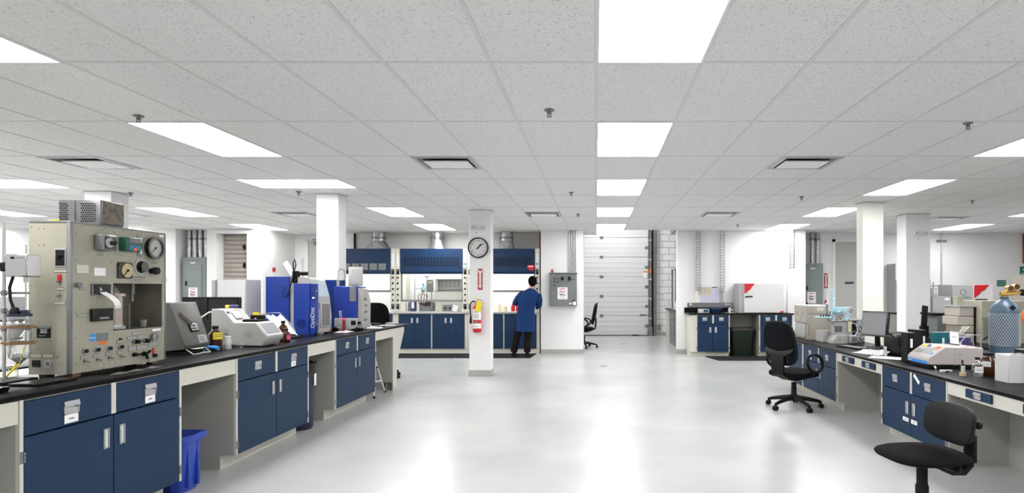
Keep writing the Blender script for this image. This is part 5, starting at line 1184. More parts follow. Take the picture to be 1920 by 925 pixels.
# body: head, neck, trunk, arms, hands, legs in one surface
b = MB()
b.sphere(V3(HX, .05, 1.575), .098, 18, .84, .98, 1.12); b.sphere(V3(HX - .01, .12, 1.525), .05, 12, .95, .9, 1.0)
b.sphere(V3(HX - .012, .160, 1.560), .016, 8, .8, 1.2, 1.1)
for s in (-1, 1): b.sphere(V3(HX + s * .079, .05, 1.560), .020, 8, .5, .9, 1.4)
limb(b, [V3(NX - .01, .0, 1.36), V3(NX, .02, 1.42), V3(HX - .005, .04, 1.50)], [.062, .056, .052])
loft(b, [(V3(-1.49, .02, .86), (.155, 0, 0), (0, .10, 0)), (V3(-1.48, .02, 1.0), (.145, 0, 0), (0, .095, 0)), (V3(-1.44, .0, 1.2), (.17, 0, 0), (0, .105, 0)), (V3(-1.40, .0, 1.33), (.17, 0, 0), (0, .09, 0)), (V3(-1.385, .01, 1.41), (.08, 0, 0), (0, .06, 0))])
LH = V3(-1.70, .48, 1.12); RH = V3(-1.30, .47, 1.08)
limb(b, [V3(-1.56, .0, 1.35), V3(-1.68, .06, 1.20), V3(-1.715, .12, 1.13)], [.05, .045, .04]); limb(b, [V3(-1.715, .12, 1.13), V3(-1.70, .28, 1.125), V3(-1.70, .42, 1.125)], [.042, .034, .027])
limb(b, [V3(-1.22, .0, 1.35), V3(-1.20, .04, 1.19), V3(-1.21, .10, 1.09)], [.05, .045, .04]); limb(b, [V3(-1.21, .10, 1.09), V3(-1.25, .26, 1.08), V3(-1.29, .40, 1.08)], [.042, .034, .027])
for H_, s in ((LH, 1), (RH, -1)):
    b.sphere(H_ - Vector((0, .01, 0)), .04, 10, .8, 1.1, .55)
    for i, ln in enumerate((.062, .072, .066, .05)):
        x = H_.x - s * .028 + s * .019 * i; limb(b, [Vector((x, H_.y + .02, H_.z)), Vector((x, H_.y + .02 + ln * .6, H_.z + .008)), Vector((x + s * .004, H_.y + .02 + ln, H_.z - .018))], [.010, .009, .0075], 8)
    limb(b, [H_ + Vector((s * .03 * -1, -.015, 0)), H_ + Vector((s * -.052, .015, .005)), H_ + Vector((s * -.048, .045, -.01))], [.012, .010, .008], 8)
for (hx, fx, kx) in ((-1.575, -1.735, -1.665), (-1.41, -1.455, -1.44)):
    limb(b, [V3(hx, .02, .88), V3((hx * .5 + kx * .5), .025, .68), V3(kx, .035, .48), V3(kx * .4 + fx * .6, .0, .28), V3(fx, .0, .09)], [.085, .075, .056, .05, .036])
    b.sphere(V3(fx, .05, .055), .045, 10, .8, 2.0, .8)
fuse(b, .009, 'skin', 'body', pe, 4)
# hair
b = MB(); b.sphere(V3(HX, .035, 1.60), .108, 20, .89, .99, 1.02); b.sphere(V3(HX, -.005, 1.56), .088, 16, .94, .75, .90)
fuse(b, .009, 'hair', 'hair', pe, 3)
# coat with collar and sleeves
b = MB()
loft(b, [(V3(-1.50, .025, .53), (.215, 0, 0), (0, .155, 0)), (V3(-1.50, .02, .70), (.205, 0, 0), (0, .15, 0)), (V3(-1.49, .02, .90), (.190, 0, 0), (0, .14, 0)), (V3(-1.475, .015, 1.02), (.178, 0, 0), (0, .13, 0)), (V3(-1.44, .0, 1.20), (.195, 0, 0), (0, .135, 0)), (V3(-1.40, .0, 1.32), (.205, 0, 0), (0, .12, 0)), (V3(-1.385, .005, 1.385), (.14, 0, 0), (0, .09, 0)), (V3(-1.378, .012, 1.425), (.075, 0, 0), (0, .068, 0))], 28)
limb(b, [V3(-1.535, .0, 1.335), V3(-1.65, .05, 1.225), V3(-1.72, .12, 1.13)], [.082, .076, .066]); limb(b, [V3(-1.72, .12, 1.13), V3(-1.705, .26, 1.125), V3(-1.70, .38, 1.125)], [.066, .056, .046])
limb(b, [V3(-1.24, .0, 1.335), V3(-1.205, .04, 1.20), V3(-1.21, .10, 1.085)], [.080, .072, .064]); limb(b, [V3(-1.21, .10, 1.085), V3(-1.25, .24, 1.08), V3(-1.28, .36, 1.08)], [.064, .054, .045])
limb(b, [V3(-1.45, -.04, 1.41), V3(-1.385, -.066, 1.425), V3(-1.32, -.04, 1.41)], [.024, .026, .024], 10)
ct_ = fuse(b, .011, 'coat', 'lab_coat', pe, 4, 'long blue lab coat')
b = MB(); b.rings([[V3(-1.475 + rx * math.cos(2 * PI * k / 28), .015 + ry * math.sin(2 * PI * k / 28), z) for k in range(28)] for rx, ry, z in ((.186, .138, 1.005), (.188, .140, 1.03))], cap=False); part('waist_belt', b, 'coat', ct_, True)
b = MB(); b.prism([(-1.497, .535), (-1.487, .535), (-1.485, .80), (-1.499, .80)], 'y', PYc - .128, PYc - .135); part('back_vent', b, 'coat', ct_, True)
# trousers
b = MB()
for (hx, fx, kx) in ((-1.575, -1.735, -1.665), (-1.42, -1.455, -1.44)):
    limb(b, [V3(hx, .02, .86), V3((hx * .5 + kx * .5), .025, .68), V3(kx, .035, .48), V3(kx * .4 + fx * .6, .0, .28), V3(fx, -.005, .10)], [.105, .098, .083, .076, .072], 16)
b.sphere(V3(-1.50, .02, .86), .14, 14, 1.2, .9, .8)
fuse(b, .011, 'trouser', 'trousers', pe, 4)
for fx in (-1.735, -1.455):
    b = MB(); loft(b, [(V3(fx, -.075, .055), (.04, 0, 0), (0, .0, .042)), (V3(fx, -.04, .06), (.048, 0, 0), (0, 0, .052)), (V3(fx, .04, .055), (.048, 0, 0), (0, 0, .05)), (V3(fx, .13, .045), (.052, 0, 0), (0, 0, .035)), (V3(fx, .19, .04), (.035, 0, 0), (0, 0, .025))], 14)
    part('shoe', b, 'black', pe, True)
# ================================================================== RIGHT BENCH EQUIPMENT
ZR = .7065
t = thing('chromatograph', 'beige two-door chromatograph stack at the far end of the right bench', 'instrument', (3.12, 8.75, ZR))
X0, X1, Y0, Y1 = 2.955, 3.31, 8.50, 9.02
b = MB(); b.box(X0 + .02, X1, Y0, Y1, ZR, 1.19, .006); part('cabinet', b, 'putty', t, True)
b = MB(); b.box(X0 + .02, X1 + .002, Y0 - .002, Y1 + .002, 1.175, 1.195, .004); part('lid', b, 'white', t, True)
for y0, y1 in ((Y0 + .003, (Y0 + Y1) / 2 - .003), ((Y0 + Y1) / 2 + .003, Y1)):
    b = MB(); b.box(X0, X0 + .02, y0, y1, .945, 1.185, .004); d_ = part('upper_door', b, 'putty', t, True)
    b = MB(); b.box(X0 - .004, X0, (y0 + y1) / 2 - .006, (y0 + y1) / 2 + .006, 1.04, 1.10); part('door_slot', b, 'print', d_, True)
b = MB(); b.prism([(X0 - .01, ZR + .03), (X0 + .02, ZR + .02), (X0 + .02, .935), (X0 + .005, .935)], 'y', Y0 + .05, Y1 - .03, .003); part('lower_drawer', b, 'offwhite', t, True)
b = MB()
for i in range(9): b.box(X0 + .03, X0 + .045, Y0 - .002, Y0, ZR + .06 + .018 * i, ZR + .07 + .018 * i)
part('side_vent', b, 'midgrey', t, True)
b = MB(); b.box(X0 + .15, X0 + .24, Y0 - .002, Y0, 1.12, 1.165); part('data_plate', b, 'cream', t, True)
b = MB(); b.cyl((X0 + .08, Y0 - .003, 1.125), (X0 + .08, Y0, 1.125), .006, n=10); part('pilot_lamp', b, 'red', t, True)
b = MB(); b.box(X0 + .03, X1 - .01, Y0 - .003, Y0, 1.075, 1.083); part('panel_seam', b, 'midgrey', t, True)
M = Matrix.Translation((3.33, 8.6, 1.25)) @ Matrix.Rotation(.75, 4, 'Y'); b = MB(M); b.box(-.012, .012, -.06, .06, -.07, .07, .004); part('flip_panel', b, 'white', t, True)
b = MB(); b.box(3.30, 3.36, 8.66, 8.75, 1.195, 1.27, .006); part('valve_block', b, 'darkred', t, True)
# autosampler
t = thing('autosampler', 'light grey autosampler with a tall pale blue arm on the right bench', 'instrument', (3.15, 8.0, ZR))
Y = 8.0
b = MB(); b.box(3.04, 3.20, Y + .1, Y + .38, ZR, .86, .006); part('pump_block', b, 'offwhite', t, True)
b = MB(); b.prism([(3.08, ZR + .0), (3.36, ZR), (3.36, .83), (3.14, .83), (3.08, .75)], 'y', Y - .12, Y + .09, .006); part('base_unit', b, 'offwhite', t, True)
b = MB(); b.box(3.16, 3.19, Y - .122, Y - .119, .755, .775); b.box(3.13, 3.16, Y - .122, Y - .119, .735, .74); part('badge', b, 'print', t, True)
b = MB(); b.box(3.14, 3.36, Y - .06, Y + .1, .83, 1.0, .006); part('mid_housing', b, 'lightgrey', t, True)
b = MB(); b.cyl((3.18, Y - .062, .90), (3.18, Y - .08, .90), .028, n=14); b.box(3.13, 3.23, Y - .064, Y - .06, .86, .94); part('injection_valve', b, 'greymetal', t, True)
b = MB(); b.box(3.30, 3.34, Y - .09, Y - .06, .86, 1.0, .004); part('filter_tube', b, 'liquid', t, True)
b = MB(); b.box(3.02, 3.36, Y - .10, Y + .12, 1.0, 1.02, .003); part('tray_deck', b, 'acrylic', t, True)
b = MB(); b.box(2.92, 3.10, Y - .06, Y + .10, 1.045, 1.06, .004); tr = part('sample_tray', b, 'cyan', t, True)
for i in range(4): b = MB(); b.cyl((2.96 + .035 * i, Y - .03, 1.06), (2.96 + .035 * i, Y - .03, 1.085), .01, n=8); part('vial', b, 'bindark', tr, True)
b = MB(); b.box(3.10, 3.28, Y - .04, Y + .08, 1.02, 1.13, .003); part('vial_cover', b, 'acrylic', t, True)
b = MB(); b.box(3.095, 3.165, Y + .06, Y + .12, 1.02, 1.425, .004); part('tower', b, 'white', t, True)
b = MB(); b.box(3.128, 3.16, Y + .055, Y + .06, 1.03, 1.42); part('tower_strip', b, 'cyan', t, True)
b = MB(); b.box(3.075, 3.094, Y + .06, Y + .10, 1.05, 1.22, .003); part('needle_carriage', b, 'midgrey', t, True)
b = MB(); b.box(3.17, 3.40, Y + .12, Y + .2, 1.08, 1.18, .004); part('rear_bridge', b, 'cyan', t, True)
M = Matrix.Translation((3.315, Y - .05, 1.09)) @ Matrix.Rotation(.52, 4, 'Y'); b = MB(M); b.box(-.035, .035, -.02, .02, -.10, .10, .005); kp = part('keypad', b, 'offwhite', t, True)
b = MB(M); b.box(-.022, .022, -.022, -.02, .03, .085); part('keypad_screen', b, 'lcd', kp, True)
b = MB(M); b.box(-.022, .022, -.022, -.02, -.0, .02); b.box(-.022, .022, -.022, -.02, -.08, -.01); part('keypad_keys', b, 'cyan', kp, True)
b = MB(); b.tube([(3.34, Y - .08, .98), (3.40, Y - .1, .97), (3.42, Y - .1, .87), (3.36, Y - .12, .80)], .006, 6); part('transfer_hose', b, 'white', t, True)
b = MB(); b.box(3.29, 3.38, Y - .20, Y - .13, ZR + .02, .82, .005); b.mi = 1; b.box(3.30, 3.37, Y - .203, Y - .2, ZR + .04, .80); part('fan_module', b, ['lightgrey', 'midgrey'], t, True)
# computers
for i, (z0, z1) in enumerate(((.7065, .86), (.865, 1.015))):
    t = thing('computer_case', ['desktop computer seen from behind, lower of the stacked pair', 'desktop computer seen from behind, upper of the stacked pair'][i], 'computer', (3.50, 8.3, z0), 0, 'stacked computers')
    b = MB(); b.box(3.42, 3.60, 8.1, 8.5, z0, z1, .005); part('case', b, 'midgrey', t, True)
    b = MB(); b.ring_flat((3.545, 8.097, (z0 + z1) / 2 + .02), .022, .045, 'y', .004, 20); b.cyl((3.545, 8.1, (z0 + z1) / 2 + .02), (3.545, 8.096, (z0 + z1) / 2 + .02), .016, n=12); part('fan_grille', b, 'pull', t, True)
    b = MB(); b.box(3.43, 3.48, 8.095, 8.1, z0 + .01, z1 - .02); part('port_panel', b, 'black', t, True)
    for k in range(3): b = MB(); b.tube([(3.45 + .02 * k, 8.09, z1 - .05 - .03 * k), (3.44 + .03 * k, 8.02, z1 - .08), (3.46 + .03 * k, 8.0, z0 + .02), (3.55, 8.05 - .03 * k, z0 + .0 + (.01 if i == 0 else -.04))], .005, 6); part('cable', b, 'black' if k != 1 else 'lightgrey', t, True)
# monitor
t = thing('computer_monitor', 'black flat monitor showing a grey document on the right bench', 'monitor', (3.42, 7.42, ZR), -1.15)
b = MB(Matrix.Translation((0, 0, .29)) @ Matrix.Rotation(-.12, 4, 'X')); b.box(-.19, .19, -.015, .03, -.155, .155, .006); part('bezel', b, 'gloss_black', t)
b = MB(Matrix.Translation((0, 0, .29)) @ Matrix.Rotation(-.12, 4, 'X')); b.box(-.174, .174, -.018, -.0145, -.13, .138); scn = part('screen', b, 'screendark', t)
b = MB(Matrix.Translation((0, 0, .29)) @ Matrix.Rotation(-.12, 4, 'X')); b.box(-.17, .12, -.019, -.0178, -.01, -.004); b.box(-.17, .17, -.019, -.0178, .12, .134)
for i in range(3): b.box(.14, .165, -.019, -.0178, .04 + .03 * i, .055 + .03 * i)
part('screen_lines', b, 'midgrey', scn)
b = MB(); b.tube([(0, .05, .02), (0, .04, .2)], [.035, .028], 10); b.lathe([(.11, 0), (.11, .01), (.04, .02)], (0, .03, 0), 20); part('stand', b, 'black', t)
t = thing('keyboard', 'black keyboard lying before the computer monitor', 'keyboard', (3.12, 7.36, ZR), -1.35)
b = MB(); b.box(-.21, .21, -.075, .075, 0, .014, .004); part('tray', b, 'black', t)
for r in range(4): b = MB(); b.box(-.2, .2, -.062 + .033 * r, -.034 + .033 * r, .014, .021, .003); part('key_row', b, 'boxgrey', t)
def sheet(label, x, y, w_, h_, rz, curl=.0, z=ZR):
    b = MB(Matrix.Translation((x, y, z)) @ Matrix.Rotation(rz, 4, 'Z')); b.grid(lambda u, v: ((u - .5) * w_, (v - .5) * h_, .002 + curl * (u ** 3)), 8, 2)
    o = solo('paper_sheet', b, 'paper', label, 'paper'); return o
sheet('white sheet with a curled corner behind the glass vials', 3.05, 6.72, .21, .34, .5, .03)
sheet('white sheet in front of the black printer', 3.03, 6.26, .21, .36, .9, .004)
sheet('white sheet beside the keyboard', 3.34, 6.98, .2, .2, .2, .012)
for i in range(3):
    bottle('glass_vial', ['leftmost of three glass tubes on the right bench', 'middle of three glass tubes on the right bench', 'rightmost of three glass tubes on the right bench'][i], 'vial', 2.915 + .022 * i, 6.43 - .04 * i, ZR, .014, .10, 'glass', 'glass', neck=.85, group='three glass tubes')
bottle('plastic_tube', 'white capped plastic tube standing on a sheet before the printer', 'bottle', 3.05, 6.38, ZR + .003, .02, .105, 'offwhite', 'white', neck=.7)
t = thing('printer', 'black desktop printer with white paper on top', 'printer', (3.42, 6.65, ZR))
b = MB(); b.box(3.24, 3.62, 6.48, 6.82, ZR, .90, .02, 2); part('body', b, 'black', t, True)
b = MB(); b.prism([(3.25, .90), (3.58, .90), (3.55, .93), (3.30, .915)], 'y', 6.5, 6.8); part('output_tray', b, 'gloss_black', t, True)
b = MB(); b.grid(lambda u, v: (3.22 + .3 * u, 6.48 + .24 * v, .935 + .02 * math.cos(4 * u) + .015 * (1 - u)), 8, 4); part('paper', b, 'paper', t, True)
b = MB(); b.box(3.24, 3.30, 6.474, 6.48, .74, .80); part('front_slot', b, 'bindark', t, True)
bottle('amber_vial', 'dark vial left of the cork box beside the printer', 'vial', 3.165, 6.22, ZR, .016, .07, 'amber', 'black')
bottle('amber_vial', 'dark vial right of its twin beside the printer', 'vial', 3.205, 6.19, ZR, .016, .07, 'amber', 'black')
b = MB(); b.box(3.17, 3.25, 6.02, 6.09, ZR, .775, .003); b.mi = 1; b.box(3.165, 3.255, 6.015, 6.095, .765, .778); solo('specimen_box', b, ['cream_dial', 'acrylic'], 'small tan specimen box between the printer and the black binder', 'box')
def binder(label, x, y, w_, d_, h_, m, rz, spine=True, z=ZR, slot=True):
    t = thing('ring_binder', label, 'binder', (x, y, z), rz)
    b = MB(); b.box(-w_ / 2, w_ / 2, -d_ / 2, d_ / 2, 0, h_, .004); part('cover', b, m, t)
    if spine: b = MB(); b.box(-.012, .012, -d_ / 2 - .001, -d_ / 2, h_ * .5, h_ * .8); part('spine_label', b, 'paper', t)
    b = MB(); b.box(-w_ / 2 + .005, w_ / 2 - .005, -d_ / 2 + .005, d_ / 2 - .006, h_, h_ + .001); part('page_block', b, 'paper' if m != 'black' else 'midgrey', t)
    return t
binder('tall black binder standing left of the white analyser', 3.07, 5.95, .075, .13, .29, 'black', 0)
binder('black binder lying upright behind the tall black binder', 3.30, 6.22, .06, .20, .30, 'black', .2)
binder('teal folder standing behind the white analyser', 3.47, 6.06, .24, .03, .285, 'teal', .15)
binder('dark purple folder standing behind the white analyser', 3.52, 5.86, .22, .03, .25, 'purple', .1)
b = MB()
for k in range(2): b.tube([(3.40 + .05 * k, 5.80 - .06 * k, ZR + .2), (3.45 + .06 * k, 5.78 - .06 * k, .985), (3.60 + .04 * k, 5.78 - .06 * k, .99), (3.62 + .02 * k, 5.78 - .06 * k, .71)], .006, 6)
solo('wire_rack', b, 'pull', 'bent wire rack standing behind the white analyser', 'rack')
# white analyser with blue strip
t = thing('white_analyser', 'low white analyser with blue stripe and small screen on the right bench', 'instrument', (3.25, 5.6, ZR))
Y0, Y1 = 5.43, 5.80
b = MB(); b.prism([(2.985, .74), (3.48, .735), (3.48, .895), (3.14, .905), (3.0, .81), (2.985, .79)], 'y', Y0, Y1, .008); part('housing', b, 'pinkwhite', t, True)
b = MB(); b.box(3.0, 3.47, Y0 + .01, Y1 - .01, ZR + .004, .738); part('base', b, 'black', t, True)
for x in (3.03, 3.44):
    for y in (Y0 + .03, Y1 - .03): b = MB(); b.cyl((x, y, ZR), (x, y, .712), .015, n=10); part('foot', b, 'rubber', t, True)
b = MB(); b.box(2.982, 2.986, Y0 + .02, Y1 - .02, .742, .772, .001); bs = part('blue_stripe', b, 'skyblue', t, True)
b = MB(); b.box(2.9805, 2.9825, Y1 - .09, Y1 - .03, .753, .762); part('stripe_lettering', b, 'white', bs, True)
d = Vector((.14, 0, .095)); nn = Vector((-.095, 0, .14)).normalized()
def kq(y, s, e): return Vector((3.0, y, .812)) + d * s + nn * e
def kslab(y0, y1, s0, s1, e0, e1, m, nm):
    b = MB(); b.rings([[kq(y0, s0, e), kq(y1, s0, e), kq(y1, s1, e), kq(y0, s1, e)] for e in (e0, e1)]); return part(nm, b, m, t, True)
kslab(Y1 - .15, Y1 - .04, .22, .66, 0, .003, 'lcd', 'screen'); kslab(Y1 - .10, Y1 - .03, .75, .93, 0, .002, 'yellow', 'yellow_label'); kslab(Y0 + .04, Y0 + .10, .70, .92, 0, .002, 'orange', 'orange_label'); kslab(Y0 + .04, Y0 + .07, .22, .36, 0, .003, 'skyblue', 'start_key')
kslab(Y0 + .12, Y0 + .20, .75, .92, 0, .002, 'white', 'label'); kslab(Y0 + .20, Y0 + .24, .78, .92, 0, .008, 'purple', 'clip')
for i in range(3):
    for j in range(3): kslab(Y0 + .10 + .035 * j, Y0 + .125 + .035 * j, .26 + .15 * i, .36 + .15 * i, 0, .003, 'lightgrey', 'key')
b = MB(); b.box(3.22, 3.226, Y0 - .001, Y0 + .001, .735, .895); part('panel_seam', b, 'lightgrey', t, True)
b = MB(); b.box(3.26, 3.275, Y0 - .002, Y0, .83, .835); part('side_latch', b, 'black', t, True)
b = MB(); b.box(3.36, 3.39, 5.48, 5.52, .897, .901); part('red_button', b, 'red', t, True)
b = MB(); b.tube([(3.03, Y0 - .01, .72), (3.025, Y0 - .03, .73), (3.03, Y0 - .04, .712)], .009, 8); part('drain_fitting', b, 'steel', t, True)
M = Matrix.Translation((3.33, 5.62, .905)) @ Matrix.Rotation(-.35, 4, 'X'); b = MB(M @ Matrix.Rotation(.15, 4, 'Y')); b.box(-.045, .045, -.004, .004, 0, .13, .002); b.mi = 1; b.box(-.04, .04, -.0055, -.004, .008, .125); b.mi = 2; b.box(-.02, .02, -.006, -.005, .07, .078); solo('tilted_card', b, ['bindark', 'paper', 'print'], 'white card in a dark holder propped on the white analyser', 'card')
b = MB(); b.box(2.96, 3.06, 5.19, 5.215, ZR, .727, .003); b.mi = 1; b.box(3.0, 3.03, 5.188, 5.19, .708, .72); solo('white_clip', b, ['white', 'bindark'], 'small white plastic clip at the bench edge before the white analyser', 'clip')
b = MB(); b.lathe([(.024, 0), (.024, .03)], (3.02, 4.98, ZR), 16); solo('cork_ring', b, 'cream_dial', 'small cork coloured ring near the clear bottle', 'stopper')
bottle('clear_bottle', 'clear glass bottle with white label and dark cap on the right bench', 'bottle', 3.135, 4.97, ZR, .042, .155, 'glass', 'black', lab=(-2.6, -.5, .2, .52))
bottle('dark_bottle', 'small dark bottle with white label left of the clear bottle', 'bottle', 3.09, 5.10, ZR, .02, .115, 'gloss_black', 'black', lab=(-2.6, -.5, .2, .6))
bottle('amber_jug', 'large dark amber bottle with white label right of the clear bottle', 'bottle', 3.255, 5.02, ZR, .058, .19, 'amber', 'black', lab=(-2.9, -1.8, .40, .62), neck=.55)
b = MB(); b.box(3.34, 3.42, 5.05, 5.15, ZR, .82, .003); solo('wood_block', b, 'cream_dial', 'tan block behind the amber bottle on the right bench', 'block')
t = thing('white_carton', 'plain white open carton at the right edge of the bench', 'box', (3.19, 4.66, ZR))
b = MB(); b.box(3.125, 3.265, 4.58, 4.74, ZR, .92, .003); part('carton', b, 'white', t, True)
b = MB(); b.grid(lambda u, v: (3.125 + .14 * u, 4.578 - .006 * v, .92 + .02 * v * math.sin(PI * u)), 8, 3); part('torn_flap', b, 'paper', t, True)
binder('black binder at the right frame edge beside the white carton', 3.30, 4.62, .06, .22, .25, 'black', 0)
# ------------------------------------------------------------------ gas cylinder
t = thing('gas_cylinder', 'blue gas cylinder with plastic net sleeve and brass regulator behind the right bench', 'gas cylinder', (3.93, 5.82, 0))
b = MB(); b.lathe([(.11, 0), (.126, .02), (.126, 1.19), (.118, 1.24), (.09, 1.285), (.05, 1.315), (.036, 1.325), (.036, 1.35)], n=32); part('body', b, 'gasblue', t)
b = MB(); r = .1285; n = 34
for sgn in (1, -1):
    for k in range(n):
        a0 = 2 * PI * k / n; b.tube([(r * math.cos(a0 + sgn * q * .10), r * math.sin(a0 + sgn * q * .10), .88 + .021 * q) for q in range(16)], .0016, 4, cap=False)
part('net_sleeve', b, 'net', t)
b = MB(); b.lathe([(.03, 1.35), (.03, 1.39), (.018, 1.40)], n=14); b.cyl((-.05, -.02, 1.375), (.10, -.02, 1.385), .022, n=12); b.cyl((.10, -.02, 1.385), (.15, -.02, 1.39), .014, n=10); b.cyl((.03, -.02, 1.385), (.035, -.02, 1.43), .012, n=10); b.cyl((.085, -.02, 1.385), (.09, -.02, 1.44), .012, n=10); rg = part('regulator', b, 'brass', t)
for x, z in ((.03, 1.43), (.09, 1.445)):
    b = MB(); b.cyl((x, .0, z), (x, -.05, z), .029, n=20); g = part('regulator_gauge', b, 'brass', rg)
    b = MB(); b.cyl((x, -.05, z), (x, -.052, z), .024, n=18); b.box(x - .002, x + .002, -.054, -.0515, z, z + .018); part('gauge_face', b, 'darkbrown', rg)
b = MB(); b.cyl((.15, -.02, 1.39), (.19, -.02, 1.39), .032, n=9); part('adjusting_knob', b, 'black', rg)
b = MB(); b.prism([(-.03, 1.245), (0, 1.22), (.03, 1.245), (0, 1.27)], 'y', -.124, -.105); part('hazard_diamond', b, 'black', t)
b = MB(); b.tube([(4.03 + .08 * math.cos(.4 * k), 5.60, 1.17 + .08 * math.sin(.4 * k)) for k in range(15)], .012, 8); b.tube([(4.11, 5.60, 1.17), (4.25, 5.62, 1.22), (4.5, 5.7, 1.2)], .012, 8); solo('orange_hose', b, 'orange', 'coiled orange hose right of the gas cylinder', 'hose')
# ------------------------------------------------------------------ instruments on the second bench and beyond
Z2 = .711
t = thing('beige_gc_unit', 'large beige louvred instrument left of the gas cylinder', 'instrument', (5.3, 8.0, Z2))
b = MB(); b.box(5.03, 5.75, 7.90, 8.4, Z2, 1.27, .006); part('cabinet', b, 'beige', t, True)
b = MB(); b.box(5.03, 5.75, 7.895, 7.90, 1.04, 1.05); part('seam', b, 'boxgrey', t, True)
for c in range(2):
    for i in range(14):
        b = MB(); b.box(5.06 + .11 * c, 5.15 + .11 * c, 7.895, 7.90, Z2 + .05 + .02 * i, Z2 + .058 + .02 * i); part('louvre', b, 'boxgrey', t, True)
b = MB(); b.box(5.12, 5.14, 7.87, 7.90, .86, 1.0, .004); part('handle', b, 'black', t, True)
b = MB(); b.tube([(5.02, 7.85, .76), (5.10, 7.8, .84), (5.17, 7.8, .90), (5.23, 7.85, .98)], .009, 6); b.tube([(5.05 + .02 * k, 7.83 + .02 * math.sin(2 * k), .80 - .015 * math.cos(2 * k)) for k in range(12)], .005, 6); part('tubing', b, 'black', t, True)
t = thing('stacked_pump_unit', 'cream stacked instrument modules left of the louvred unit', 'instrument', (4.9, 8.6, Z2))
for i, (z0, z1, dx) in enumerate(((Z2, .84, .0), (.845, .94, .03), (.945, 1.06, -.02), (1.065, 1.19, .01))):
    b = MB(); b.box(4.80 + dx, 5.0, 8.0, 8.35, z0, z1, .005); part('module', b, 'putty', t, True)
b = MB(); b.box(4.80, 5.01, 7.98, 8.36, 1.19, 1.205); part('top_plate', b, 'offwhite', t, True)
b = MB(); b.box(5.002, 5.028, 8.0, 8.3, Z2, 1.185); part('side_panel', b, 'black', t, True)
b = MB(); b.box(4.84, 4.92, 8.1, 8.2, 1.205, 1.33, .004); part('upper_box', b, 'beige', t, True)
for k in range(3): b = MB(); b.tube([(4.82 + .05 * k, 7.98, .92), (4.80 + .03 * k, 7.88, .93), (4.70 + .03 * k, 7.85, .85), (4.75 + .04 * k, 7.9, .72)], .007, 6); part('hose', b, 'cream', t, True)
t = thing('dark_screen', 'black monitor seen edge-on before the grey column on the right', 'monitor', (4.95, 9.3, Z2))
b = MB(Matrix.Translation((5.05, 9.3, 1.0)) @ Matrix.Rotation(.5, 4, 'Z') @ Matrix.Rotation(.1, 4, 'Y')); b.box(-.06, .06, -.015, .015, -.16, .17, .005); part('panel', b, 'black', t, True)
b = MB(); b.box(5.0, 5.1, 9.26, 9.36, Z2, .86, .004); part('stand', b, 'black', t, True)
t = thing('grey_cooling_bath', 'dark grey bath with black lid behind the folders', 'instrument', (5.5, 9.4, Z2))
b = MB(); b.box(5.25, 5.62, 9.3, 9.7, Z2, 1.02, .005); part('tank', b, 'boxgrey', t, True)
b = MB(); b.box(5.20, 5.72, 9.28, 9.72, 1.02, 1.055, .01); part('lid', b, 'black', t, True)
b = MB(); b.box(5.31, 5.37, 9.296, 9.30, .92, .99, .002); part('socket', b, 'midgrey', t, True)
t = thing('beige_tower', 'tall beige cabinet instrument at the right frame edge', 'instrument', (6.2, 8.6, Z2))
b = MB(); b.box(6.04, 6.56, 8.3, 8.8, Z2, 1.63, .006); part('cabinet', b, 'putty', t, True)
b = MB(); b.box(6.045, 6.55, 8.296, 8.30, 1.23, 1.36); part('dark_band', b, 'black', t, True)
for i in range(6): b = MB(); b.box(6.07 + .05 * i, 6.10 + .05 * i, 8.296, 8.30, 1.57, 1.60); part('louvre', b, 'beige', t, True)
# far right worktop things
Z3 = .911
t = thing('lab_oven', 'white lab oven with red corner panel on the far right worktop', 'oven', (7.8, 13.0, Z3))
b = MB(); b.box(7.14, 7.58, 12.75, 13.3, Z3, 1.52, .005); part('casing', b, 'lightgrey', t, True)
b = MB(); b.box(7.58, 7.98, 12.74, 13.28, Z3, 1.52, .004); part('door', b, 'white', t, True)
b = MB(); b.prism([(7.585, 1.515), (7.585, 1.24), (7.70, 1.32), (7.72, 1.36), (7.80, 1.40), (7.90, 1.515)], 'y', 12.728, 12.74); part('red_corner', b, 'red', t, True)
b = MB(); b.tube([(7.62, 12.73, 1.20), (7.62, 12.69, 1.20), (7.82, 12.68, 1.20)], .018, 8); part('handle', b, 'black', t, True)
b = MB(); b.ring_flat((7.36, 12.746, 1.36), .05, .07, 'y', .004, 18); b.tube([(7.22, 12.74, 1.26), (7.50, 12.72, 1.26)], .012, 6); part('wall_fitting', b, 'print', t, True)
t = thing('grey_muffle_box', 'blue grey box furnace with glassware on top at the far right wall', 'instrument', (6.85, 13.0, Z3))
b = MB(); b.box(6.62, 7.12, 12.76, 13.2, Z3, 1.28, .005); part('casing', b, 'midgrey', t, True)
b = MB(); b.box(6.72, 7.11, 12.75, 12.76, Z3 + .02, 1.265, .003); fd = part('front_plate', b, 'lightgrey', t, True)
b = MB(); b.box(6.97, 7.07, 12.745, 12.75, 1.19, 1.24); part('data_label', b, 'paper', fd, True)
t = thing('wire_basket', 'small wire rack with glass jar on top of the blue grey furnace', 'rack', (6.85, 12.95, 1.281))
b = MB(); b.box(6.66, 6.90, 12.85, 13.05, 1.30, 1.31); b.box(6.66, 6.86, 12.85, 13.05, 1.44, 1.45)
for x in (6.67, 6.85):
    for y in (12.86, 13.04): b.cyl((x, y, 1.281), (x, y, 1.44), .006, n=6)
part('frame', b, 'print', t, True)
b = MB(); b.lathe([(.05, 1.31), (.05, 1.43)], (6.76, 12.95, 0), 12); part('jar', b, 'lightgrey', t, True)
t = thing('clamp_stand', 'thin dark clamp stand behind the far right furnace', 'lab stand', (7.05, 13.3, Z3))
b = MB(); b.cyl((7.08, 13.38, Z3), (7.08, 13.38, 1.58), .010, n=8); part('rod', b, 'brown', t, True)
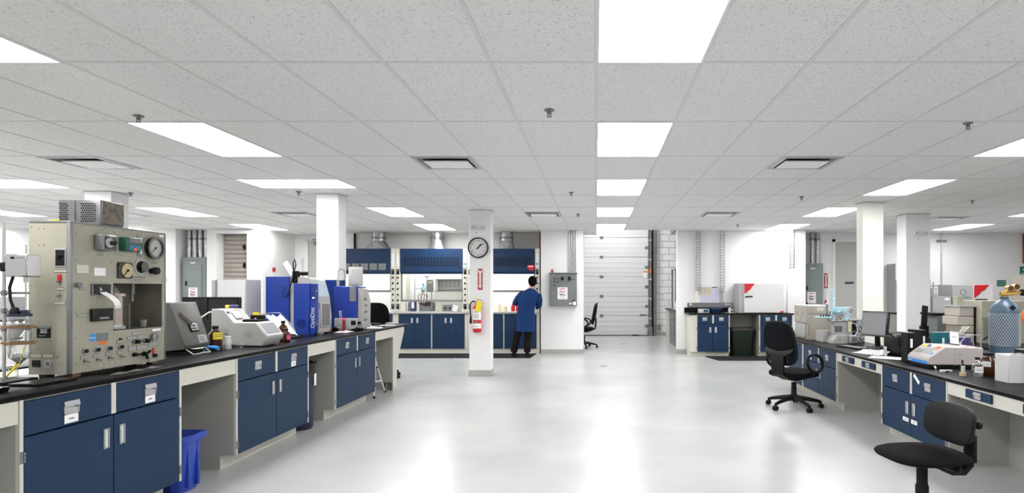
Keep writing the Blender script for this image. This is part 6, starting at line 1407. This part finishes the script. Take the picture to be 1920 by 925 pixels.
b = MB(); b.cyl((6.92, 13.38, 1.50), (7.28, 13.38, 1.50), .010, n=8); b.cyl((7.0, 13.36, 1.62), (7.0, 13.36, 1.36), .010, n=8); b.sphere((7.0, 13.36, 1.36), .025, 8); part('clamp', b, 'print', t, True)
b = MB(); b.box(7.0, 7.13, 13.33, 13.48, Z3, .925); part('base', b, 'black', t, True)
for o in list(C.objects):
    if o.parent is None and o.name in ('lab_oven', 'grey_muffle_box', 'wire_basket', 'clamp_stand'): o.location.x += .38
t = thing('white_cooler', 'white laboratory refrigerator beside the grey column on the right', 'refrigerator', (7.0, 13.75, 0))
b = MB(); b.box(6.72, 7.42, 13.56, 13.98, 0, 2.0, .01); part('cabinet', b, 'lightgrey', t, True)
b = MB(); b.box(6.70, 7.44, 13.53, 13.56, 1.62, 2.0, .008); part('header', b, 'doorwhite', t, True)
b = MB(); b.box(6.72, 7.42, 13.53, 13.56, .1, 1.60, .006); dr = part('door', b, 'doorwhite', t, True)
b = MB(); b.box(6.72, 6.79, 13.505, 13.53, .2, 1.58, .01); part('door_handle', b, 'greymetal', dr, True)
b = MB(); b.cyl((6.84, 13.525, 1.67), (6.84, 13.53, 1.67), .03, n=16); part('badge', b, 'print', t, True)
b = MB(); b.box(6.88, 7.0, 13.52, 13.53, .85, 1.13, .004); part('notice', b, 'paper', dr, True)
b = MB(); b.box(4.98, 5.32, 11.0, 11.5, .80, .83); b.mi = 1; b.box(5.0, 5.3, 11.03, 11.47, 0, .80); solo('small_counter', b, ['black_top', 'greyside'], 'small dark counter between the cream and grey columns', 'counter')
b = MB(); b.box(5.07, 5.31, 11.06, 11.26, .831, 1.0, .008); solo('blue_case', b, 'optiblue', 'blue plastic case on the small counter between the right columns', 'case')
bottle('red_bottle', 'small red topped bottle beside the blue case', 'bottle', 5.03, 11.1, .831, .02, .14, 'offwhite', 'red')
# ================================================================== BACK WALL FITTINGS
# white oven on the counter
t = thing('lab_oven', 'white lab oven with red corner panel on the black counter by the calendar', 'oven', (3.55, 12.95, .916))
b = MB(); b.box(3.02, 3.97, 12.80, 13.30, .918, 1.55, .006); part('casing', b, 'lightgrey', t, True)
b = MB(); b.box(3.125, 3.965, 12.765, 12.80, .925, 1.545, .008); od = part('door', b, 'white', t, True)
b = MB(); b.prism([(3.13, 1.543), (3.13, 1.33), (3.20, 1.37), (3.22, 1.40), (3.26, 1.42), (3.28, 1.46), (3.31, 1.50), (3.355, 1.543)], 'y', 12.757, 12.765); part('red_corner', b, 'red', od, True)
b = MB(); b.tube([(3.15, 12.765, 1.255), (3.16, 12.72, 1.27), (3.29, 12.715, 1.272)], .013, 8); part('handle', b, 'black', od, True)
b = MB(); b.box(3.885, 3.955, 12.76, 12.765, .935, .962); part('badge', b, 'red', od, True)
b = MB(); b.tube([(3.975, 13.1, 1.10), (4.02, 13.1, 1.06), (4.06, 13.15, .96), (4.05, 13.2, .92)], .007, 6); part('power_cord', b, 'black', t, True)
# calendar and schedules on the wall
WY = 13.342
t = thing('wall_calendar', 'white month calendar with purple header on the back wall', 'calendar', (2.44, WY, 1.1))
b = MB(); b.box(2.30, 2.80, WY - .004, WY, 1.13, 1.475); part('sheet', b, 'lavender', t, True)
b = MB(); b.box(2.50, 2.69, WY - .006, WY - .004, 1.455, 1.475); part('header', b, 'purple', t, True)
b = MB()
for i in range(7): b.box(2.30 + .068 * i, 2.303 + .068 * i, WY - .0055, WY - .004, 1.15, 1.40)
for j in range(6): b.box(2.30, 2.71, WY - .0055, WY - .004, 1.15 + .05 * j, 1.152 + .05 * j)
b.box(2.715, 2.80, WY - .0055, WY - .004, 1.13, 1.40); part('date_grid', b, 'lightgrey', t, True)
b = MB(); b.box(2.66, 2.79, WY - .0075, WY - .0055, 1.39, 1.47); part('mini_months', b, 'cream', t, True)
t = thing('wall_schedule', 'yellow and white schedule sheets left of the calendar', 'notice', (2.3, WY, 1.28))
b = MB(); b.box(2.26, 2.545, WY - .010, WY - .007, 1.29, 1.475); part('sheet', b, 'cream', t, True)
b = MB()
for i in range(3):
    for j in range(4): b.box(2.275 + .09 * i, 2.345 + .09 * i, WY - .0115, WY - .010, 1.325 + .038 * j, 1.345 + .038 * j)
part('print_blocks', b, 'cream_dial', t, True)
t = thing('outlet_strip', 'long stainless service panel with outlets above the counter', 'panel', (2.6, WY, 1.022))
b = MB(); b.box(2.01, 3.015, WY - .02, WY, 1.022, 1.128, .002); part('plate', b, 'greymetal', t, True)
for x in (2.08, 2.86): b = MB(); b.cyl((x, WY - .02, 1.09), (x, WY - .024, 1.09), .03, n=16); b.box(x - .004, x + .004, WY - .026, WY - .024, 1.07, 1.11); part('outlet', b, 'white', t, True)
b = MB(); b.box(2.90, 2.99, WY - .028, WY - .02, 1.07, 1.11, .004); part('outlet', b, 'white', t, True)
# counter clutter
b = MB(); b.box(2.20, 2.42, 12.95, 13.1, .916, 1.0, .004); b.mi = 1; b.box(2.30, 2.40, 12.947, 12.95, .93, .99); b.box(2.42, 2.45, 12.98, 13.08, .92, .99, .01); solo('glove_box', b, ['white', 'teal'], 'white and teal glove box on the oven counter', 'box')
t, _ = bin_rect('blue_tub', 'small dark blue tub on the oven counter', 2.57, 12.95, .17, .14, .21, .18, .125, 'hoodblue', 'hoodblue'); t.location.z = .915; t['category'] = 'tub'
b = MB(); b.box(2.74, 3.0, 12.86, 13.1, .916, .925, .003); solo('steel_tray', b, 'steel', 'thin steel tray on the oven counter', 'tray')
bottle('wash_bottle', 'white cone-topped bottle on the steel tray', 'bottle', 2.86, 12.95, .926, .035, .12, 'white', 'white', neck=.3)
bottle('glass_jar', 'clear jar beside the white oven', 'jar', 2.965, 13.19, .916, .035, .14, 'glass', 'lightgrey', neck=.7, lab=(-2.4, -.7, .3, .55))
t, rr = bin_rect('green_bin', 'dark green waste bin with black liner under the oven counter', 3.11, 12.98, .38, .26, .48, .34, .58, 'bingreen', 'bag'); t.location.z = .012
b = MB(); b.rings([rr(.49, .35, .52), rr(.50, .36, .60), rr(.40, .26, .60), rr(.36, .2, .45)], cap=False); part('liner', b, 'bag', t)
# hanging cable ladders
def ladder(label, x, z0, y):
    t = thing('cable_ladder', label, 'cable tray', (x, y, z0))
    for s in (-1, 1): b = MB(); b.box(x + s * .045 - .006, x + s * .045 + .006, y - .02, y + .02, z0, 2.719); part('side_rail', b, 'galv', t, True)
    n = int((2.70 - z0) / .062)
    for i in range(n):
        b = MB(); b.tube([(x - .045, y - .015, z0 + .01 + .062 * i), (x + .045, y - .015, z0 + .035 + .062 * i)], .006, 6); part('rung', b, 'greymetal', t, True)
ladder('hanging wire cable ladder above the schedule sheets', 2.235 + .01, 1.39, 13.29)
ladder('hanging wire cable ladder left of the white oven', 2.775, 1.34, 13.29)
ladder('hanging wire cable ladder on the pilaster above the beige chromatograph', 4.27, 1.88, 13.19)
# grey control cabinet on the pier
PY = 13.298
t = thing('control_cabinet', 'grey wall control cabinet with black knobs and prohibition notice', 'control cabinet', (-.73, PY, 1.05))
b = MB(); b.box(-1.02, -.425, PY - .16, PY, 1.06, 1.765, .004); part('box', b, 'boxgrey', t, True)
b = MB(); b.box(-1.035, -.41, PY - .19, PY, 1.765, 1.785, .002); part('rain_lip', b, 'boxgrey', t, True)
b = MB(); b.box(-1.012, -.433, PY - .172, PY - .16, 1.068, 1.752, .003); cd = part('door', b, 'boxgrey', t, True)
F_ = PY - .172
for x, z in ((-.90, 1.655), (-.83, 1.65), (-.90, 1.585), (-.83, 1.585), (-.90, 1.51)): b = MB(); b.cyl((x, F_, z), (x, F_ - .02, z), .015, n=12); part('push_button', b, 'black', cd, True)
for x in (-.735, -.58): b = MB(); b.box(x - .033, x + .033, F_ - .03, F_, 1.62, 1.70, .006); b.box(x - .012, x + .012, F_ - .045, F_ - .03, 1.63, 1.70, .004); part('rotary_switch', b, 'gloss_black', cd, True)
b = MB(); b.cyl((-.495, F_, 1.64), (-.495, F_ - .015, 1.64), .014, n=12); b.cyl((-.495, F_, 1.18), (-.495, F_ - .025, 1.18), .018, n=12); part('lock', b, 'black', cd, True)
def notice(parent, x0, x1, z0, z1, y):
    b = MB(); b.box(x0, x1, y - .002, y, z0, z1); b.mi = 1; cx_, cz_ = (x0 + x1) / 2, (z0 + z1) / 2 + .005; r_ = (x1 - x0) * .38
    b.ring_flat((cx_, y - .003, cz_), r_ * .90, r_, 'y', .001, 28); b.tube([(cx_ - r_ * .66, y - .0028, cz_ + r_ * .66), (cx_ + r_ * .66, y - .0028, cz_ - r_ * .66)], .003, 4); b.box(x0 + .03, x1 - .03, y - .003, y - .002, z1 - .035, z1 - .022)
    b.mi = 2
    for dx, dz in ((-.35, .35), (.3, .3), (-.4, -.25), (.3, -.45), (-.3, -.5)): b.box(cx_ + r_ * dx - .022, cx_ + r_ * dx + .022, y - .0028, y - .002, cz_ + r_ * dz - .014, cz_ + r_ * dz + .014)
    for i in range(2): b.box(x0 + .02, x1 - .02, y - .003, y - .002, z0 + .016 + .014 * i, z0 + .02 + .014 * i)
    return part('prohibition_notice', b, ['paper', 'signred', 'print'], parent, True, 'white notice with a red ring and slash')
notice(cd, -.84, -.625, 1.205, 1.465, F_)
b = MB(); b.box(-.59, -.53, F_ - .002, F_, 1.10, 1.122); b.box(-.505, -.44, F_ - .002, F_, 1.08, 1.15); part('sticker', b, 'paper', cd, True)
b = MB(); b.box(-.95, -.83, F_ - .001, F_, 1.717, 1.732); part('nameplate', b, 'print', cd, True)
b = MB(); b.lathe([(.026, 1.785), (.026, 1.83), (.02, 1.855)], (-.965, PY - .09, 0), 14); part('alarm_lamp', b, 'darkred', t, True)
for i, x in enumerate((-.595, -.54, -.495, -.45)):
    b = MB(); b.cyl((x, PY - .02, 1.787), (x, PY - .02, 2.719), .013, n=10); solo('wall_conduit', b, 'galv', ['first', 'second', 'third', 'fourth'][i] + ' thin conduit from the left above the grey control cabinet', 'conduit', 'conduits above the control cabinet')
# electrical panels
def epanel(label, x0, x1, y, z0, z1, nx0):
    t = thing('electrical_panel', label, 'electrical panel', ((x0 + x1) / 2, y + .1, z0))
    b = MB(); b.box(x0, x1, y, y + .22, z0, z1, .004); part('tub', b, 'panelgrey', t, True)
    b = MB(); b.box(x0 + .05, x1 - .09, y - .012, y, z0 + .06, z1 - .16, .003); d_ = part('door', b, 'panelgrey', t, True)
    b = MB()
    for i in range(9): b.box(x0 + .07 + .033 * i, x0 + .09 + .033 * i, y - .003, y, z1 - .09, z1 - .04)
    part('louvres', b, 'boxgrey', t, True)
    b = MB(); b.prism([(x0 + .16, z1 - .11), (x0 + .29, z1 - .11), (x0 + .26, z1 - .14), (x0 + .19, z1 - .14)], 'y', y - .004, y - .001); part('crest', b, 'white', t, True)
    for z in (z1 - .62, z1 - 1.0): b = MB(); b.box(x0 + .075, x0 + .105, y - .03, y - .012, z, z + .1, .004); part('latch', b, 'black', d_, True)
    notice(d_, nx0, nx0 + .19, z1 - .92, z1 - .66, y - .012)
    return t
epanel('grey electrical panel with red ring notice behind the beige chromatograph', 4.70, 5.16, 13.75, .25, 2.02, 4.80)
epanel('grey electrical panel with red ring notice on the left back wall', -8.97, -8.46, 13.10, .25, 2.12, -8.83)
for i, (x, r_) in enumerate(((4.75, .035), (4.96, .045), (5.08, .045))):
    b = MB(); b.cyl((x, 13.88, 2.021), (x, 13.88, 2.719), r_, n=14); b.mi = 1; b.cyl((x, 13.88, 2.55), (x, 13.88, 2.60), r_ + .012, n=14); solo('steel_conduit', b, ['galv', 'greymetal'], ['left', 'middle', 'right'][i] + ' steel conduit above the right electrical panel', 'conduit', 'conduits above the right panel')
for i in range(4):
    x = -8.90 + .125 * i
    b = MB(); b.cyl((x, 13.22, 2.121), (x, 13.22, 2.719), .045, n=14); b.mi = 1; b.cyl((x, 13.22, 2.50), (x, 13.22, 2.55), .056, n=14); solo('steel_conduit', b, ['galv', 'greymetal'], ['first', 'second', 'third', 'fourth'][i] + ' thick steel conduit from the left above the left electrical panel', 'conduit', 'conduits above the left panel')
b = MB(); b.box(-9.32, -9.24, 12.975, 12.999, 1.60, 1.70, .006); b.mi = 1; b.box(-9.30, -9.26, 12.973, 12.976, 1.65, 1.68); solo('thermostat', b, ['white', 'midgrey'], 'small white thermostat on the left back wall', 'thermostat')
# signs
def ext_sign(label, x, y, z, w_=.075, h_=.33):
    t = thing('fire_sign', label, 'sign', (x, y, z - h_ / 2))
    b = MB(); b.box(x - w_ / 2, x + w_ / 2, y - .004, y, z - h_ / 2, z + h_ / 2, .002); part('plate', b, 'signred', t, True)
    b = MB(); a, bt = z + h_ * .46, z - h_ * .46; q = w_ * .38
    b.prism([(x - q, a), (x, a - .035), (x + q, a), (x + q, a - .02), (x + q * .55, a - .07), (x + q * .55, bt + .06), (x + q, bt + .06), (x, bt), (x - q, bt + .06), (x - q * .55, bt + .06), (x - q * .55, a - .07), (x - q, a - .02)], 'y', y - .0055, y - .004); part('arrow', b, 'paper', t, True)
    b = MB(); b.text('FIRE', .026, frame_front(x, y - .0062, z + h_ * .27)); b.text('EXTINGUISHER', .028, frame_front(x, y - .0062, z - h_ * .08, -PI / 2)); part('lettering', b, 'signred', t, True)
ext_sign('red fire extinguisher arrow sign on the clock column', -1.895, 9.868, 1.585, .078, .345)
ext_sign('red fire extinguisher arrow sign right of the right electrical panel', 5.32, 13.998, 1.62, .085, .34)
def green_sign(label, x0, x1, z0, z1, y, lines):
    t = thing('safety_sign', label, 'sign', ((x0 + x1) / 2, y, z0))
    b = MB(); b.box(x0, x1, y - .006, y, z0, z1, .002); part('plate', b, 'signgreen', t, True)
    for i, s in enumerate(lines):
        b = MB(); b.text(s, (z1 - z0) * .27, frame_front((x0 + x1) / 2, y - .0068, z1 - (z1 - z0) * (.30 + .40 * i))); part('lettering', b, 'white', t, True)
green_sign('green eye wash station sign on the far right wall', 9.28, 9.49, 1.49, 1.635, 13.998, ['EYE WASH', 'STATION'])
t = thing('safety_sign', 'larger green sign with white symbol at the right frame edge', 'sign', (9.92, 13.99, 1.70))
b = MB(); b.box(9.81, 10.05, 13.99, 13.998, 1.70, 1.95, .002); part('plate', b, 'signgreen', t, True)
b = MB(); b.cyl((9.91, 13.988, 1.88), (9.91, 13.99, 1.88), .035, n=14); b.box(9.84, 9.98, 13.988, 13.99, 1.74, 1.76); b.box(9.84, 9.98, 13.988, 13.99, 1.78, 1.80); part('symbol', b, 'white', t, True)
b = MB(); b.box(9.87, 9.97, 13.90, 13.998, 2.02, 2.70, .003); b.mi = 1; b.box(9.87, 9.97, 13.895, 13.90, 2.02, 2.10); solo('red_pipe_box', b, ['copper', 'yellow'], 'red brown pipe casing above the green sign at the right edge', 'pipe')
t = thing('wall_pipe', 'thin pipe with dark bracket on the far right wall', 'pipe', (8.2, 13.95, .911))
xw = 7.98
b = MB(); b.cyl((xw, 13.96, .912), (xw, 13.96, 2.719), .012, n=8); part('pipe', b, 'pull', t, True)
b = MB(); b.box(xw - .10, xw + .10, 13.92, 13.998, 2.52, 2.56); part('bracket', b, 'print', t, True)
# clock on the column
t = thing('wall_clock', 'round white wall clock with dark rim on the column', 'clock', (-1.925, 9.868, 1.92))
cx_, cz_, cy_ = -1.925, 2.10, 9.868
b = MB(); b.ring_flat((cx_, cy_ - .04, cz_), .150, .166, 'y', .04, 40); part('rim', b, 'rubber', t, True)
b = MB(); b.cyl((cx_, cy_ - .001, cz_), (cx_, cy_ - .02, cz_), .152, n=40); part('face', b, 'white', t, True)
for h in range(1, 13):
    a = h * PI / 6; b = MB(); b.text(str(h), .042, frame_front(cx_ + .118 * math.sin(a), cy_ - .0208, cz_ + .118 * math.cos(a))); part('numeral', b, 'black', t, True)
for a, ln, w_, nm in ((1.22 * PI / 6, .075, .007, 'hour_hand'), (8 * PI / 30, .11, .005, 'minute_hand')):
    b = MB(); b.tube([(cx_ - .03 * math.sin(a), cy_ - .025, cz_ - .03 * math.cos(a)), (cx_ + ln * math.sin(a), cy_ - .025, cz_ + ln * math.cos(a))], w_, 6); part(nm, b, 'black', t, True)
b = MB(); b.cyl((cx_, cy_ - .02, cz_), (cx_, cy_ - .032, cz_), .012, n=12); part('hub', b, 'black', t, True)
# emergency lamps
def emlamp(label, x, y, z):
    t = thing('emergency_lamp', label, 'emergency lamp', (x, y, z))
    for dx in (-.07, .08): b = MB(); b.cyl((x + dx, y, z + .02), (x + dx, y - .05, z + .015), .045 if dx < 0 else .035, n=18); b.mi = 1; b.cyl((x + dx, y - .05, z + .015), (x + dx, y - .052, z + .015), .032, n=16); part('lamp_head', b, ['white', 'pull'], t, True)
    b = MB(); b.box(x - .11, x + .11, y - .02, y, z - .02, z + .04, .006); part('back_box', b, 'white', t, True)
    b = MB(); b.cyl((x - .03, y - .01, z - .07), (x - .03, y, z - .07), .012, n=10); part('test_button', b, 'lightgrey', t, True)
emlamp('white twin emergency lamp above the clock', -1.93, 9.868, 2.42); emlamp('white twin emergency lamp on the grey right column', 5.57, 10.398, 2.37)
# fire extinguisher
t = thing('fire_extinguisher', 'red fire extinguisher with yellow tag hung on the clock column', 'fire extinguisher', (-1.935, 9.80, .70))
ex, ey = -1.93, 9.79
b = MB(); b.lathe([(.055, .725), (.068, .735), (.068, 1.10), (.06, 1.14), (.03, 1.17), (.022, 1.20)], (ex, ey, 0), 22); part('cylinder', b, 'red', t, True)
b = MB(); b.rings([[(ex + .0685 * math.cos(a), ey + .0685 * math.sin(a), z) for a in [-PI * .95 + PI * .9 * k / 12 for k in range(13)]] for z in (.93, 1.10)], cap=False); b.rings([[(ex + .0685 * math.cos(a), ey + .0685 * math.sin(a), z) for a in [-PI * .95 + PI * .9 * k / 12 for k in range(13)]] for z in (.79, .87)], cap=False); b.mi = 1
b.prism([(ex - .05, .895), (ex, .875), (ex + .05, .895), (ex, .915)], 'y', ey - .068, ey - .071)
for z in (.96, .985, 1.01, 1.05, 1.075, .82): b.box(ex - .045, ex + .04, ey - .0705, ey - .066, z, z + .008)
part('label_wrap', b, ['paper', 'print'], t, True)
b = MB(); b.box(ex - .02, ex + .02, ey - .02, ey + .02, 1.20, 1.24, .004); b.tube([(ex, ey, 1.24), (ex + .03, ey - .02, 1.26), (ex + .09, ey - .04, 1.235)], .009, 6); b.tube([(ex, ey, 1.22), (ex + .08, ey - .035, 1.20)], .008, 6); part('valve', b, 'pull', t, True)
b = MB(); b.tube([(ex - .02, ey, 1.215), (ex - .07, ey - .01, 1.23), (ex - .105, ey - .02, 1.19), (ex - .11, ey - .02, 1.08), (ex - .10, ey - .02, .98)], .011, 8); b.tube([(ex - .10, ey - .02, .98), (ex - .10, ey - .02, .87)], [.014, .022], 10); part('hose', b, 'black', t, True)
b = MB(Matrix.Translation((ex + .035, ey - .075, 1.13)) @ Matrix.Rotation(.15, 4, 'Y')); b.box(-.04, .045, -.002, .002, -.07, .10); part('inspection_tag', b, 'yellow', t, True)
b = MB(); b.cyl((ex - .005, ey - .02, 1.25), (ex - .005, ey - .02, 1.29), .012, n=8); part('safety_pin', b, 'yellow', t, True)
b = MB(); b.box(ex - .03, ex + .03, ey + .062, 9.868, .9, 1.2); part('wall_bracket', b, 'midgrey', t, True)
# floor drains
for x, y, lab in ((1131, 687, 'small dark floor drain in the aisle before the bay'), (1168, 645, 'small floor drain beyond the bay opening')):
    p = on_z(0, x, y); b = MB(); b.lathe([(.075, 0), (.075, .003), (.06, .004)], p, 20); solo('floor_drain', b, 'greymetal', lab, 'drain')
# bench seen through the bay opening
t = thing('bay_bench', 'white bench with black top inside the loading bay', 'bench', (2.3, 15.8, 0))
b = MB(); b.box(1.92, 2.6, 14.0, 16.9, .87, .90, .004); part('top', b, 'black_top', t, True)
b = MB(); b.box(1.95, 2.6, 16.25, 16.85, .0, .869); part('end_cabinet', b, 'cream', t, True)
b = MB(); b.box(1.95, 2.6, 14.4, 16.0, .0, .869); bc = part('drawer_cabinet', b, 'midgrey', t, True)
for i in range(4): b = MB(); b.box(1.935, 1.95, 15.0, 15.9, .12 + .18 * i, .28 + .18 * i, .003); part('drawer', b, 'boxgrey', bc, True)
t = thing('glass_cabinet', 'tall clear fronted instrument on the bay bench', 'instrument', (2.2, 15.5, .901))
for x in (2.0, 2.4):
    for y in (15.2, 15.9): b = MB(); b.box(x - .02, x + .02, y - .02, y + .02, .901, 1.93); part('post', b, 'midgrey', t, True)
b = MB(); b.box(1.98, 2.42, 15.18, 15.92, 1.93, 1.96); b.box(1.98, 2.42, 15.18, 15.92, .901, .93); part('frame_plate', b, 'lightgrey', t, True)
b = MB(); b.box(2.1, 2.35, 15.3, 15.8, .93, 1.85); part('inner_unit', b, 'greymetal', t, True)
b = MB(); b.lathe([(.09, 0), (.09, .16), (.04, .26)], (2.03, 14.95, .901), 14); solo('white_jug', b, 'white', 'white plastic jug on the bay bench', 'jug')
b = MB(); b.tube([(1.83 + .10, 18.55, .15), (1.93, 18.55, 4.1)], .012, 6); b.mi = 1; b.box(1.89, 1.98, 18.50, 18.585, .15, .34, .006); solo('wall_outlet', b, ['lightgrey', 'midgrey'], 'grey outlet box with riser conduit beside the overhead door', 'outlet')
# far left bench with a few things
t = thing('far_bench', 'white bench with black top along the far left', 'bench', (-9.5, 10.0, 0))
b = MB(); b.box(-11.6, -8.2, 10.0, 10.75, .87, .90, .004); part('top', b, 'black_top', t, True)
b = MB(); b.box(-11.5, -8.25, 10.05, 10.7, 0, .869); part('cabinet', b, 'cream', t, True)
b = MB(); b.box(-10.9, -10.35, 10.2, 10.5, .901, 1.12, .01); solo('blue_case', b, 'optiblue', 'blue case on the far left bench behind the glass vessel', 'case')
b = MB(); b.box(-10.2, -9.9, 10.2, 10.5, .901, 1.30, .01); solo('grey_unit', b, 'lightgrey', 'grey box unit on the far left bench', 'instrument')
